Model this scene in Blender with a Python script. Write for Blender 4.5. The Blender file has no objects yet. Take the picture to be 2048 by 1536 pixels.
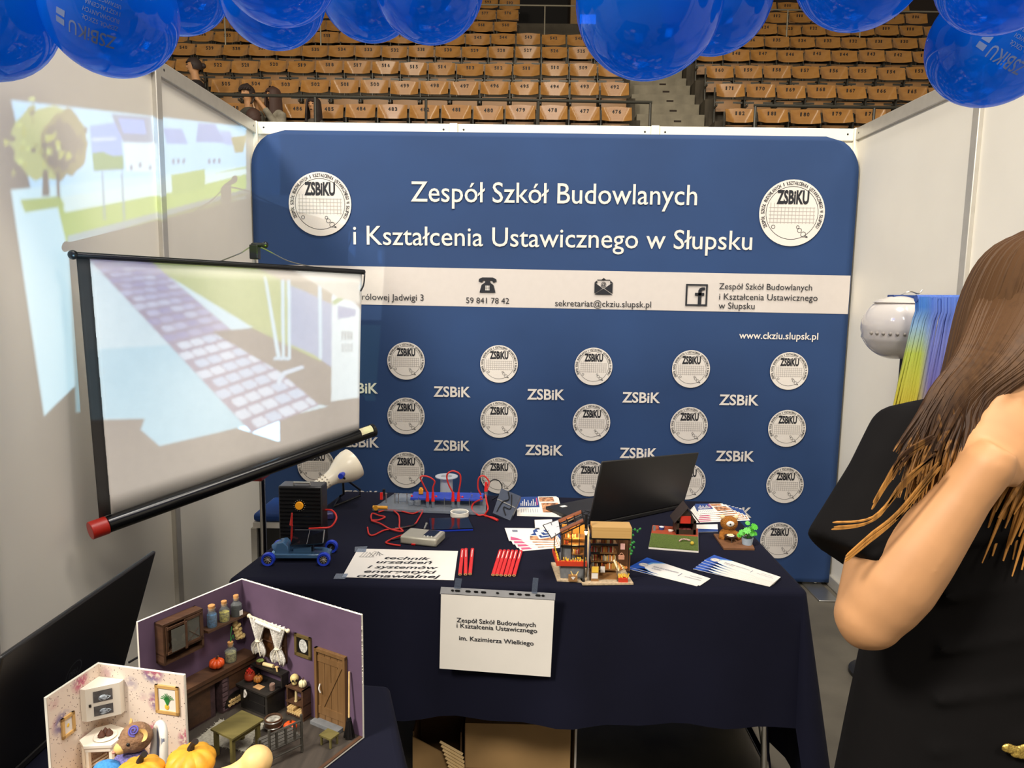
import bpy, math, random
import numpy as np
from mathutils import Vector, Matrix, noise
random.seed(7)
SC = bpy.context.scene
COL = SC.collection
PI = math.pi
V = Vector

# ------------------------------------------------------------------ camera, world, lamps, exposure
CAM = V((0, 0, 1.507))
FPX, PITCH, YAW, ROLL = 1447.7, 0.12618, -0.01355, -0.01486
def _dir(a, b, d):
    c, s = math.cos(ROLL), math.sin(ROLL); x, u = c*a+s*b, -s*a+c*b
    c, s = math.cos(PITCH), math.sin(PITCH); y, z = c*d+s*u, -s*d+c*u
    c, s = math.cos(YAW), math.sin(YAW)
    return V((c*x+s*y, -s*x+c*y, z))
def ray(px, py): return _dir((px-1024)/FPX, (768-py)/FPX, 1)
def at(px, py, Y): r = ray(px, py); return CAM + r*(Y/r.y)          # point of the place seen at a pixel, at depth Y
def onz(px, py, Z): r = ray(px, py); return CAM + r*((Z-CAM.z)/r.z)  # ... on a level surface
def onx(px, py, X): r = ray(px, py); return CAM + r*(X/r.x)
cd = bpy.data.cameras.new('camera'); cam = bpy.data.objects.new('camera', cd); COL.objects.link(cam)
R_, U_, D_ = _dir(1, 0, 0), _dir(0, 1, 0), _dir(0, 0, 1)
cam.matrix_world = Matrix(((R_.x, U_.x, -D_.x, 0), (R_.y, U_.y, -D_.y, 0), (R_.z, U_.z, -D_.z, CAM.z), (0, 0, 0, 1)))
cd.sensor_fit = 'HORIZONTAL'; cd.sensor_width = 36; cd.lens = 36*FPX/2048
cd.clip_start = .05; cd.clip_end = 120
SC.camera = cam
SC.view_settings.view_transform = 'Standard'; SC.view_settings.look = 'None'
SC.view_settings.exposure = 0.0; SC.view_settings.gamma = 1; SC.view_settings.use_curve_mapping = False
w = bpy.data.worlds.new('hall_air'); SC.world = w; w.use_nodes = True
w.node_tree.nodes['Background'].inputs[0].default_value = (1, .93, .84, 1)
w.node_tree.nodes['Background'].inputs[1].default_value = .26
def area(name, loc, aim, size, watts, col=(1, .93, .83), sy=None):
    l = bpy.data.lights.new(name, 'AREA'); l.energy = watts; l.color = col; l.size = size
    if sy: l.shape = 'RECTANGLE'; l.size_y = sy
    o = bpy.data.objects.new(name, l); COL.objects.link(o); o.location = loc
    o.rotation_euler = (V(aim)-V(loc)).to_track_quat('-Z', 'Y').to_euler(); return o
area('hall_lamp', (1.0, -4.2, 6.8), (0, 2.4, 1), 1.6, 260)
area('hall_lamp', (-4.3, -2.6, 6.2), (1.4, 2.6, 1), 1.4, 700)
area('hall_lamp', (3.4, 1.0, 7.5), (-.6, 2.8, 1), 1.6, 150)
area('hall_lamp', (.7, 1.0, 7.6), (.2, 2.0, .7), 1.4, 260)
for x_ in (-3.2, .4, 4.2):
    area('hall_lamp', (x_, 6.4, 7.4), (x_*.8, 11.8, 4.2), .7, 62, (1, .86, .66))

# ------------------------------------------------------------------ materials
def lin(c): return tuple(((v/255)/12.92 if v/255 <= .04045 else ((v/255+.055)/1.055)**2.4) for v in c)
MATS = {}
def mat(name, rgb, rough=.6, metal=0, var=.06, scale=30, bump=0, spec=.5, **kw):
    if name in MATS: return MATS[name]
    m = bpy.data.materials.new(name); m.use_nodes = True; MATS[name] = m
    nt = m.node_tree; b = nt.nodes['Principled BSDF']; c = lin(rgb)
    b.inputs['Roughness'].default_value = rough; b.inputs['Metallic'].default_value = metal
    b.inputs['Specular IOR Level'].default_value = spec
    b.inputs['Base Color'].default_value = (*c, 1)
    for k, v in kw.items():
        b.inputs[k.replace('_', ' ')].default_value = v
    if var or bump:
        tc = nt.nodes.new('ShaderNodeTexCoord'); n = nt.nodes.new('ShaderNodeTexNoise')
        n.inputs['Scale'].default_value = scale; n.inputs['Detail'].default_value = 4
        nt.links.new(tc.outputs['Object'], n.inputs['Vector'])
        if var:
            r = nt.nodes.new('ShaderNodeValToRGB'); r.color_ramp.elements[0].position = .3; r.color_ramp.elements[1].position = .7
            r.color_ramp.elements[0].color = (*[x*(1-var*1.6) for x in c], 1)
            r.color_ramp.elements[1].color = (*[min(1, x*(1+var*1.6)) for x in c], 1)
            nt.links.new(n.outputs['Fac'], r.inputs[0]); nt.links.new(r.outputs[0], b.inputs['Base Color'])
        if bump:
            bp = nt.nodes.new('ShaderNodeBump'); bp.inputs['Strength'].default_value = bump; bp.inputs['Distance'].default_value = .01
            nt.links.new(n.outputs['Fac'], bp.inputs['Height']); nt.links.new(bp.outputs[0], b.inputs['Normal'])
    return m
def wood(name, a, b_, scale=(6, 60, 60), rough=.45, **kw):
    m = mat(name, a, rough, var=0, **kw); nt = m.node_tree; b = nt.nodes['Principled BSDF']
    tc = nt.nodes.new('ShaderNodeTexCoord'); mp = nt.nodes.new('ShaderNodeMapping'); mp.inputs['Scale'].default_value = scale
    n = nt.nodes.new('ShaderNodeTexNoise'); n.inputs['Scale'].default_value = 1; n.inputs['Detail'].default_value = 6
    r = nt.nodes.new('ShaderNodeValToRGB'); r.color_ramp.elements[0].position = .3; r.color_ramp.elements[1].position = .72
    r.color_ramp.elements[0].color = (*lin(a), 1); r.color_ramp.elements[1].color = (*lin(b_), 1)
    nt.links.new(tc.outputs['Object'], mp.inputs[0]); nt.links.new(mp.outputs[0], n.inputs[0])
    nt.links.new(n.outputs['Fac'], r.inputs[0]); nt.links.new(r.outputs[0], b.inputs['Base Color'])
    return m
def glassy(name, rgb, rough=.05, mixf=.5, spec=.6):
    """thin clear material: part see-through, part principled"""
    m = mat(name, rgb, rough, var=0, spec=spec); nt = m.node_tree; b = nt.nodes['Principled BSDF']
    t = nt.nodes.new('ShaderNodeBsdfTransparent'); t.inputs[0].default_value = (*[min(1, .35+.65*x) for x in lin(rgb)], 1)
    mx = nt.nodes.new('ShaderNodeMixShader'); mx.inputs[0].default_value = mixf
    nt.links.new(b.outputs[0], mx.inputs[1]); nt.links.new(t.outputs[0], mx.inputs[2])
    nt.links.new(mx.outputs[0], nt.nodes['Material Output'].inputs[0]); return m
def glow(name, rgb, s):
    m = mat(name, rgb, .4, var=0); b = m.node_tree.nodes['Principled BSDF']
    b.inputs['Emission Color'].default_value = (*lin(rgb), 1); b.inputs['Emission Strength'].default_value = s; return m

# ------------------------------------------------------------------ mesh builder
TXT = {}
def texts(items):
    """lettering: turn strings into flat outlines once, while the scene is still small"""
    obs = []
    for key, s, off, shear in items:
        c = bpy.data.curves.new('t', 'FONT'); c.body = s; c.offset = off; c.shear = shear; c.resolution_u = 3
        o = bpy.data.objects.new('t', c); COL.objects.link(o); obs.append((key, o))
    bpy.context.view_layer.update(); dg = bpy.context.evaluated_depsgraph_get()
    for key, o in obs:
        me = o.evaluated_get(dg).to_mesh()
        vs = [(v.co.x, v.co.y) for v in me.vertices]; fs = [tuple(p.vertices) for p in me.polygons]
        TXT[key] = (vs, fs); o.evaluated_get(dg).to_mesh_clear()
        c = o.data; bpy.data.objects.remove(o); bpy.data.curves.remove(c)
class G:
    def __init__(s): s.v = []; s.f = []; s.m = []; s.M = Matrix.Identity(4)
    def add(s, vs, fs, m=0):
        k = len(s.v); s.v += [s.M @ V(p) for p in vs]; s.f += [tuple(i+k for i in f) for f in fs]; s.m += [m]*len(fs); return s
    def box(s, c, d, m=0, rz=0, R=None):
        R = R or Matrix.Rotation(rz, 3, 'Z'); c = V(c)
        vs = [c+R @ V((x*d[0]/2, y*d[1]/2, z*d[2]/2)) for x in (-1, 1) for y in (-1, 1) for z in (-1, 1)]
        return s.add(vs, [(0, 1, 3, 2), (4, 6, 7, 5), (0, 4, 5, 1), (2, 3, 7, 6), (0, 2, 6, 4), (1, 5, 7, 3)], m)
    def bx(s, a, b, m=0): return s.box([(a[i]+b[i])/2 for i in range(3)], [abs(b[i]-a[i]) for i in range(3)], m)
    def ring(s, rings, m=0, cap=True, closed=True):
        n = len(rings[0]); vs = [p for r in rings for p in r]; fs = []
        for i in range(len(rings)-1):
            for j in range(n if closed else n-1):
                k = (j+1) % n; fs.append((i*n+j, i*n+k, (i+1)*n+k, (i+1)*n+j))
        if cap and closed: fs += [tuple(range(n))[::-1], tuple((len(rings)-1)*n+i for i in range(n))]
        return s.add(vs, fs, m)
    def tube(s, pts, r, m=0, n=8, cap=True, flat=1):
        pts = [V(p) for p in pts]; rs = r if isinstance(r, (list, tuple)) else [r]*len(pts); out = []; up = None
        for i, p in enumerate(pts):
            t = (pts[min(i+1, len(pts)-1)]-pts[max(i-1, 0)]).normalized()
            if up is None: up = t.orthogonal().normalized() if abs(t.z) > .9 else (V((0, 0, 1))-t*t.z).normalized()
            else: up = (up-t*up.dot(t)).normalized()
            sd = t.cross(up)
            out.append([p+(sd*math.cos(a)+up*math.sin(a)*flat)*rs[i] for a in [2*PI*j/n for j in range(n)]])
        return s.ring(out, m, cap)
    def cyl(s, p0, p1, r0, r1=None, m=0, n=20): return s.tube([p0, p1], [r0, r0 if r1 is None else r1], m, n)
    def lathe(s, prof, o=(0, 0, 0), ax=(0, 0, 1), m=0, n=24, sq=None, cap=True):
        ax = V(ax).normalized(); q = V((0, 0, 1)).rotation_difference(ax).to_matrix(); o = V(o)
        return s.ring([[o+q @ V((r*math.cos(2*PI*j/n)*(sq[0] if sq else 1), r*math.sin(2*PI*j/n)*(sq[1] if sq else 1), z)) for j in range(n)] for r, z in prof], m, cap)
    def ell(s, c, r, m=0, n=16, R=None, fn=None):
        r = (r,)*3 if not isinstance(r, (tuple, list)) else r; c = V(c); rings = []
        for i in range(n//2+1):
            th = PI*i/(n//2)-PI/2; th = max(-PI/2+.02, min(PI/2-.02, th)); ring_ = []
            for j in range(n):
                a = 2*PI*j/n; d = V((math.cos(th)*math.cos(a), math.cos(th)*math.sin(a), math.sin(th)))
                k = fn(d, a, th) if fn else 1
                p = V((d.x*r[0], d.y*r[1], d.z*r[2]))*k
                ring_.append(c+(R @ p if R else p))
            rings.append(ring_)
        return s.ring(rings, m)
    def prism(s, poly, o, ux, uy, d, m=0):
        """2-D outline in the plane (o, ux, uy), thickened by vector d"""
        o, ux, uy, d = V(o), V(ux), V(uy), V(d); n = len(poly)
        a = [o+ux*x+uy*y for x, y in poly]; b = [p+d for p in a]
        return s.add(a+b, [tuple(range(n)), tuple(range(2*n-1, n-1, -1))]+[(i, i+n, (i+1) % n+n, (i+1) % n) for i in range(n)], m)
    def flat(s, poly, o, ux, uy, m=0):
        o, ux, uy = V(o), V(ux), V(uy)
        return s.add([o+ux*x+uy*y for x, y in poly], [tuple(range(len(poly)))], m)
    def disc(s, o, ux, uy, r, m=0, n=28, r0=0):
        o, ux, uy = V(o), V(ux), V(uy)
        c = [o+(ux*math.cos(2*PI*i/n)+uy*math.sin(2*PI*i/n))*r for i in range(n)]
        if not r0: return s.add(c, [tuple(range(n))], m)
        d = [o+(ux*math.cos(2*PI*i/n)+uy*math.sin(2*PI*i/n))*r0 for i in range(n)]
        return s.add(c+d, [(i, (i+1) % n, (i+1) % n+n, i+n) for i in range(n)], m)
    def line(s, a, b, wd, nrm, m=0):
        a, b = V(a), V(b); k = (b-a).cross(V(nrm)).normalized()*wd/2
        return s.add([a-k, b-k, b+k, a+k], [(0, 1, 2, 3)], m)
    def text(s, key, o, ux, uy, w=None, h=None, m=0, cx=False, fn=None):
        """w: width of the lettering; h: its height (left free it keeps the proportion)"""
        vs, fs = TXT[key]; xs = [p[0] for p in vs]; ys = [p[1] for p in vs]; x0, x1 = min(xs), max(xs)
        sx = w/(x1-x0) if w else None; sy = h/.73 if h else sx
        sx = sx or sy
        o, ux, uy = V(o), V(ux), V(uy); xo = (x0+x1)/2 if cx else x0
        f2 = fn or (lambda p: p)
        return s.add([f2(o+ux*((x-xo)*sx)+uy*(y*sy)) for x, y in vs], fs, m)
    def grid(s, fn, nu, nv, m=0, closed=False):
        vs = [fn(i/(nu-1), j/(nv-1)) for j in range(nv) for i in range(nu)]
        return s.add(vs, [(j*nu+i, j*nu+i+1, (j+1)*nu+i+1, (j+1)*nu+i) for j in range(nv-1) for i in range(nu-1)], m)
def tag(o, label=None, cat=None, group=None, kind=None):
    if label: o['label'] = label
    if cat: o['category'] = cat
    if group: o['group'] = group
    if kind: o['kind'] = kind
    return o
def thing(name, label, cat, loc=(0, 0, 0), group=None):
    o = bpy.data.objects.new(name, None); COL.objects.link(o); o.location = loc; o.empty_display_size = .02
    o['_w'] = list(loc); return tag(o, label, cat, group)
def obj(name, g, mats, parent=None, label=None, cat=None, group=None, kind=None, bevel=0, ang=40, solid=0, smooth=True, remesh=0, sub=0):
    mats = mats if isinstance(mats, (list, tuple)) else [mats]
    if parent is not None: org = V(parent['_w'])
    else:
        xs = [p.x for p in g.v]; ys = [p.y for p in g.v]; zs = [p.z for p in g.v]
        org = V(((min(xs)+max(xs))/2, (min(ys)+max(ys))/2, min(zs)))
    me = bpy.data.meshes.new(name); me.from_pydata([p-org for p in g.v], [], g.f)
    for m in mats: me.materials.append(m)
    me.polygons.foreach_set('material_index', g.m)
    if smooth:
        me.polygons.foreach_set('use_smooth', [True]*len(g.f)); me.update()
        me.set_sharp_from_angle(angle=math.radians(ang))
    me.update()
    o = bpy.data.objects.new(name, me); COL.objects.link(o)
    o['_w'] = list(org)
    if parent is not None: o.parent = parent; o.location = org-V(parent['_w'])
    else: o.location = org
    if remesh:
        md = o.modifiers.new('remesh', 'REMESH'); md.mode = 'VOXEL'; md.voxel_size = remesh; md.use_smooth_shade = True
        md = o.modifiers.new('smooth', 'SMOOTH'); md.iterations = 8; md.factor = .6
    if sub: md = o.modifiers.new('sub', 'SUBSURF'); md.levels = sub; md.render_levels = sub
    if solid: md = o.modifiers.new('solid', 'SOLIDIFY'); md.thickness = solid; md.offset = 0
    if bevel:
        md = o.modifiers.new('bevel', 'BEVEL'); md.width = bevel; md.segments = 2; md.limit_method = 'ANGLE'; md.angle_limit = math.radians(50)
    return tag(o, label, cat, group, kind)
def struct(name, g, mats, **kw): return obj(name, g, mats, kind='structure', **kw)
def curve(pts, n=8):
    """smooth path through points"""
    pts = [V(p) for p in pts]; out = []
    for i in range(len(pts)-1):
        p0, p1, p2, p3 = pts[max(i-1, 0)], pts[i], pts[i+1], pts[min(i+2, len(pts)-1)]
        for k in range(n):
            t = k/n
            out.append(.5*((2*p1)+(p2-p0)*t+(2*p0-5*p1+4*p2-p3)*t*t+(3*p1-p0-3*p2+p3)*t**3))
    return out+[pts[-1]]

L_ = 'abcdefghijklmnopqrstuvwxyz'
_logo = 'ZESPÓŁ SZKÓŁ BUDOWLANYCH I KSZTAŁCENIA USTAWICZNEGO W SŁUPSKU'
texts([('title1', 'Zespół Szkół Budowlanych', .004, 0), ('title2', 'i Kształcenia Ustawicznego w Słupsku', .004, 0),
       ('addr', 'ul. Królowej Jadwigi 3', 0, 0), ('tel', '59 841 78 42', 0, 0), ('mail', 'sekretariat@ckziu.slupsk.pl', 0, 0),
       ('fb1', 'Zespół Szkół Budowlanych', 0, 0), ('fb2', 'i Kształcenia Ustawicznego', 0, 0), ('fb3', 'w Słupsku', 0, 0),
       ('www', 'www.ckziu.slupsk.pl', .012, 0), ('zsbik', 'ZSBiK', .022, 0), ('zsbiku', 'ZSBiKU', .042, 0), ('zs', 'ZSBiKU', .01, 0),
       ('at', '@', .01, 0), ('bl1', 'ZESPÓŁ SZKÓŁ', 0, 0), ('bl2', 'BUDOWLANYCH', 0, 0), ('bl3', 'I KSZTAŁCENIA', 0, 0), ('bl4', 'USTAWICZNEGO', 0, 0),
       ('s1', 'technik', .02, .25), ('s2', 'urządzeń', .02, .25), ('s3', 'i systemów', .02, .25), ('s4', 'energetyki', .02, .25), ('s5', 'odnawialnej', .02, .25),
       ('d1', 'Zespół Szkół Budowlanych', .011, 0), ('d2', 'i Kształcenia Ustawicznego', .011, 0), ('d3', 'im. Kazimierza Wielkiego', .011, 0),
       ('dell', 'DELL', .01, 0), ('lf', 'ZESPÓŁ SZKÓŁ BUDOWLANYCH', .01, 0), ('lf2', 'W SŁUPSKU', .01, 0), ('ero', 'ERO', 0, 0)]
      + [('c'+c, c, .02, 0) for c in sorted(set(_logo)-{' '})] + [('n'+c, c, .03, 0) for c in '0123456789'])
# ------------------------------------------------------------------ the booth: floor, partition walls
WL, WR, WB, WH, WF = -1.36, 1.64, 3.74, 2.335, .55
M_panel = mat('white_panel', (242, 236, 222), .5, var=.015, scale=3)
M_alu = mat('aluminium_rail', (196, 191, 180), .42, .35, var=.03)
M_alu_in = mat('pale_enamel_rail', (246, 240, 222), .4, var=.01)
M_floor = mat('grey_hall_floor', (98, 92, 80), .55, var=.12, scale=6)
M_black = mat('black_screw', (20, 20, 20), .5, var=0)
struct('floor', G().bx((-9, -5, -.1), (9, 26, 0)), M_floor)
struct('wall_back', G().bx((WL, WB, .03), (WR, WB+.02, WH-.03)), M_panel)
struct('wall_left', G().bx((WL-.02, WF, .03), (WL, WB, WH-.03)), M_panel)
struct('wall_right', G().bx((WR, WF, .03), (WR+.02, WB, WH-.03)), M_panel)
tn = 0
def trim(g, m, **kw):
    global tn; tn += 1; return struct('trim_%d' % tn, g, m, bevel=.003, **kw)
for k in range(4):                                         # back wall: posts and two-part rails with screw holes
    x = WL+k
    trim(G().bx((x-.02, WB-.022, 0), (x+.02, WB+.03, WH)), M_alu_in)
    if k < 3:
        g = G().bx((x+.02, WB-.012, WH-.062), (x+.98, WB+.03, WH-.002))
        for xx in (.05, .95): g.disc((x+xx, WB-.0125, WH-.03), (1, 0, 0), (0, 0, 1), .005, 1, 10)
        trim(g, [M_alu_in, M_black]); trim(G().bx((x+.02, WB-.012, .002), (x+.98, WB+.03, .06)), M_alu_in)
for X, s in ((WL, 1), (WR, -1)):
    for k in range(1, 4):
        y = WB-k*1.0
        trim(G().bx((X-.03*s, y-.02, 0), (X+.018*s, y+.02, WH)), M_alu)
    for k in range(3):
        y = WB-k*1.0
        g = G().bx((X-.03*s, y-.98, WH-.06), (X+.014*s, y-.02, WH-.002))
        for yy in (.05, .95): g.disc((X+.0145*s, y-yy, WH-.03), (0, 1, 0), (0, 0, 1), .005, 1, 10)
        trim(g, [M_alu, M_black]); trim(G().bx((X-.03*s, y-.98, .002), (X+.014*s, y-.02, .06)), M_alu)

# ------------------------------------------------------------------ printed fabric backdrop
M_navy = mat('navy_print_fabric', (31, 62, 108), .75, var=.07, scale=1.6)
M_white = mat('white_print', (224, 217, 208), .7, var=.01)
M_ink = mat('black_print', (24, 26, 34), .7, var=0)
M_grey_ink = mat('grey_print', (176, 170, 164), .7, var=0)
M_steel = mat('brushed_steel', (190, 188, 182), .3, .9, var=.02)
BY = 3.66; BX0, BX1, BZ0, BZ1 = -1.352, 1.627, .022, 2.279
bd = thing('fabric_backdrop', 'wide navy blue fabric backdrop with white school name and round logos in front of the back wall', 'banner', (.12, BY, 0))
def bside(z):                                              # the frame is a little wider at mid height
    return .0
def rr(x0, x1, z0, z1, r, n=10):
    out = [(x0, z0), (x1, z0)]
    for cx, a0 in ((x1-r, 0), (x0+r, PI/2)):
        for i in range(n+1):
            a = a0+PI/2*i/n; out.append((cx+r*math.cos(a), z1-r+r*math.sin(a)))
    return out
def wave(x, z): return .0022*noise.noise(V((x*1.3+3, z*3.1, 0)))+.0007*noise.noise(V((x*2, z*11, 5)))+(.0014*math.sin((x-z*1.5)*9)*max(0, min(1, (x-1)*2)))
def fabric_pt(u, v):
    z = BZ0+(BZ1-BZ0)*v; dz = max(0, z-(BZ1-.17)); ins = .17-math.sqrt(max(0, .17**2-dz*dz))
    x0, x1 = BX0+ins, BX1-ins; x = x0+(x1-x0)*u
    e = min(u, 1-u); y = BY+wave(x, z)*min(1, e*14)*min(1, (1-v)*14)
    return V((x, y, z))
g = G(); g.grid(fabric_pt, 90, 96)
obj('fabric', g, M_navy, bd, solid=.003)
g = G(); pts = [(x, z) for x, z in rr(BX0+.02, BX1-.02, BZ0+.05, BZ1-.02, .16)]
g.tube([(x, BY+.03, z) for x, z in pts]+[(pts[0][0], BY+.03, pts[0][1])], .014)
obj('frame', g, M_steel, bd)
for x in (BX0+.2, BX1-.06):
    g = G(); g.bx((x-.07, BY-.2, .001), (x+.03, BY+.06, .008)); g.cyl((x, BY+.03, .008), (x, BY+.03, BZ0+.1), .013, m=0)
    obj('foot', g, M_steel, bd, bevel=.002)
yb = BY-.0058
g = G(); zs = lambda x: 1.526+(-.0046)*(x+.08)
g.grid(lambda u, v: V((BX0+.004+(BX1-BX0-.008)*u, yb+.0025+wave(BX0+(BX1-BX0)*u, 1.52)*.2, zs(BX0+(BX1-BX0)*u)+(v-.5)*.190)), 60, 3)
obj('contact_strip', g, mat('pale_print_strip', (208, 200, 193), .7, var=.01), bd)
X1, Z1, N1 = (1, 0, 0), (0, 0, 1), (0, -1, 0)
g = G()
g.text('title1', (-.563, yb, 1.945), X1, Z1, w=1.409, h=.1025)
g.text('title2', (-.851, yb, 1.732), X1, Z1, w=1.978, h=.0975)
a = at(1478, 677, yb); b = at(1636, 680, yb); g.text('www', a, X1, Z1, w=(b-a).x)
for n, (x0, y0, x1, y1) in enumerate([(867, 792, 941, 795), (1054, 798, 1129, 800), (1244, 804, 1320, 806), (1438, 809, 1517, 811), (680, 785, 756, 787),
        (867, 900, 940, 902), (1050, 909, 1126, 911), (1239, 915, 1314, 917), (1431, 921, 1508, 923), (684, 893, 758, 895),
        (866, 1008, 940, 1010), (1050, 1015, 1126, 1018), (1239, 1024, 1314, 1027), (1426, 1033, 1503, 1035), (686, 1000, 757, 1002)]):
    a, b = at(x0, y0, yb), at(x1, y1, yb); g.text('zsbik', (a.x, yb, (a.z+b.z)/2), X1, Z1, w=b.x-a.x, h=.0545)
obj('white_lettering', g, M_white, bd)
g = G(); yc = yb-.002
def bt(key, xa, ya, xb, h=None):
    a, b = at(xa, ya, yc), at(xb, ya, yc); g.text(key, a, X1, Z1, w=b.x-a.x, h=h)
bt('addr', 690, 599, 847); bt('tel', 932, 606, 1018); bt('mail', 1110, 612, 1302)
bt('fb1', 1438, 578, 1624); bt('fb2', 1438, 599, 1635); bt('fb3', 1437, 617, 1509)
obj('black_lettering', g, M_ink, bd)
# telephone, envelope and f signs on the strip
g = G(); o = at(975, 571, yc); k = .0025
g.prism([(-16, -14), (16, -14), (12, 1), (5, 6), (5, 9), (-5, 9), (-5, 6), (-12, 1)], o, V(X1)*k, V(Z1)*k, (0, -.001, 0))
g.prism([(-18, 8), (-11, 6), (-9, 10), (9, 10), (11, 6), (18, 8), (17, 13), (10, 16), (-10, 16), (-17, 13)], o, V(X1)*k, V(Z1)*k, (0, -.001, 0))
for i in range(3):
    for j in range(3): g.flat([(0, 0), (2.2, 0), (2.2, 2.4), (0, 2.4)], o+V(((-4.2+3*i)*k, -.0016, (-9.5+3.4*j)*k)), V(X1)*k, V(Z1)*k, 1)
obj('telephone_sign', g, [M_ink, M_white], bd)
g = G(); o = at(1207, 574, yc)
g.prism([(-18, -15), (0, -3), (18, -15)], o, V(X1)*k, V(Z1)*k, (0, -.001, 0))
g.prism([(-18, -13), (-2, -2.5), (-18, 9)], o, V(X1)*k, V(Z1)*k, (0, -.001, 0)); g.prism([(18, -13), (18, 9), (2, -2.5)], o, V(X1)*k, V(Z1)*k, (0, -.001, 0))
g.prism([(-18, 9), (-13, 13), (-13, 7)], o, V(X1)*k, V(Z1)*k, (0, -.001, 0)); g.prism([(18, 9), (13, 7), (13, 13)], o, V(X1)*k, V(Z1)*k, (0, -.001, 0))
g.prism([(-5, 14), (5, 14), (0, 18)], o, V(X1)*k, V(Z1)*k, (0, -.001, 0)); g.bx(o+V((-13*k, 0, 13*k)), o+V((13*k, -.001, 14.5*k)))
g.text('at', o+V((0, -.001, 1.5*k)), X1, Z1, w=11*k, cx=True)
obj('envelope_sign', g, M_ink, bd)
g = G(); o = at(1393, 590, yc); k = .0027
q = lambda a_, b_: g.bx(o+V((a_[0]*k, 0, a_[1]*k)), o+V((b_[0]*k, -.001, b_[1]*k)))
q((-20, -20), (20, -17)); q((-20, 17), (20, 20)); q((-20, -17), (-17, 17)); q((17, -17), (20, 17))
q((3, -17), (9, 8)); q((-3, -1), (14, 4)); g.prism([(3, 8), (9, 7), (11, 9), (15, 9), (15, 14), (9, 14), (5, 12)], o, V(X1)*k, V(Z1)*k, (0, -.001, 0))
obj('f_sign', g, M_ink, bd)
# the round logo, drawn once with radius 1 and copied
def logo_mesh():
    g = G(); g.disc((0, 0, 0), X1, Z1, 1, 0, 48)
    g.disc((0, -.006, 0), X1, Z1, .80, 1, 48, .785)
    g.text('zsbiku', (0, -.012, .285), X1, Z1, w=.98, h=.40, m=1, cx=True)
    for i in range(13): g.line((-.66+.11*i, -.01, .18 if i > 2 else .3), (-.66+.11*i, -.01, -.32), .016, (0, 1, 0), 2)
    for j in range(5): g.line((-.7, -.01, .16-.11*j), (.7, -.01, .16-.11*j), .014, (0, 1, 0), 2)
    for x, z, r in ((-.55, -.42, .06), (.2, -.42, .05), (.26, -.52, .07), (.38, -.64, .085)): g.disc((x, -.012, z), X1, Z1, r, 1, 18, r-.014)
    g.flat([(.42, -.72), (.52, -.74), (.5, -.68)], (0, -.012, 0), X1, Z1, 1)
    n = len(_logo)
    for i, c in enumerate(_logo):
        if c == ' ': continue
        a = math.radians(208-236*i/(n-1)); d = V((math.cos(a), 0, math.sin(a))); t = V((math.sin(a), 0, -math.cos(a)))
        g.text('c'+c, d*.845+V((0, -.012, 0)), t, d, w=.025 if c == 'I' else (.075 if c == 'W' else .056), h=.105, m=1, cx=True)
    return g
lg = None
def logo(px, py, rpx):
    global lg
    p = at(px, py, yb-.0015); r = rpx*3.69/FPX
    if lg is None:
        gg = logo_mesh(); me = bpy.data.meshes.new('printed_logo'); me.from_pydata(gg.v, [], gg.f)
        for m in (M_white, M_ink, M_grey_ink): me.materials.append(m)
        me.polygons.foreach_set('material_index', gg.m); lg = me
    o = bpy.data.objects.new('printed_logo', lg); COL.objects.link(o); o.parent = bd
    o.location = p-V(bd['_w']); o.scale = (r, .1, r)
logo(640, 408, 61); logo(1584, 426, 63)
cols = [(812, 3), (998, 0), (1187, 0), (1382, 0), (1578, 0)]
for k, ys in enumerate([(722, 728, 733, 738, 742), (832, 839, 845, 851, 857), (940, 951, 957, 963, 970)]):
    for (x, _), y in zip(cols, ys): logo(x-k*(4 if x > 1100 else 0), y, 37.5)
for x, y in ((632, 931), (1558, 1081), (1372, 1070), (1176, 1062)): logo(x, y, 38)

# ------------------------------------------------------------------ pull-up projection screen on its stand
M_screen = mat('white_screen_cloth', (236, 230, 222), .8, var=.01)
M_blk = mat('black_plastic', (22, 22, 24), .35, var=.05)
M_blkcloth = mat('black_screen_border', (52, 49, 46), .8, var=.03)
M_red = mat('red_end_cap', (170, 34, 22), .4, var=.03)
M_chrome = mat('chrome_tube', (200, 198, 194), .15, 1, var=0)
tl, tr = at(152, 510, 2.112), at(724, 544, 2.85); bl, br = at(180, 1062, 2.06), at(742, 862, 2.84)
ps = thing('projection_screen', 'white pull-up projection screen with black roller tube, lit by a projected street picture', 'screen', (-.985, 2.6, 0))
cbl, cbr = at(198, 1036, 2.09), at(718, 868, 2.84)
def scr(u, v):
    a = tl.lerp(tr, u); b = cbl.lerp(cbr, u); p = a.lerp(b, v); n = (tr-tl).cross(V((0, 0, 1))).normalized()
    return p+n*(.006*math.sin(u*17+v*2)*v*(.3+.7*u)*(1 if u > .5 else .4))
g = G(); g.grid(lambda u, v: scr(.035+.965*u, v), 70, 14); obj('screen_cloth', g, M_screen, ps, solid=.001)
g = G(); g.grid(lambda u, v: scr(.036*u, v), 4, 14); obj('border', g, M_blkcloth, ps, solid=.001)
ax = (tr-tl).normalized()
g = G(); g.tube([tl-ax*.012, tr+ax*.01], .0095, n=12); obj('top_bar', g, M_blk, ps)
g = G(); g.ell(tl-ax*.008, (.014, .014, .014)); obj('bar_cap', g, M_blk, ps)
g = G(); g.tube(curve([tr+ax*.008, tr+V((.012, -.01, -.012)), tr+V((.008, -.012, -.05)), tr+V((-.004, -.012, -.075))]), .003); obj('cord', g, M_blk, ps)
ax = (br-bl).normalized()
g = G(); g.tube([bl+ax*.05, br], .026, n=24); obj('roller_tube', g, mat('black_roller', (16, 16, 17), .22, var=.05), ps)
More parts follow.
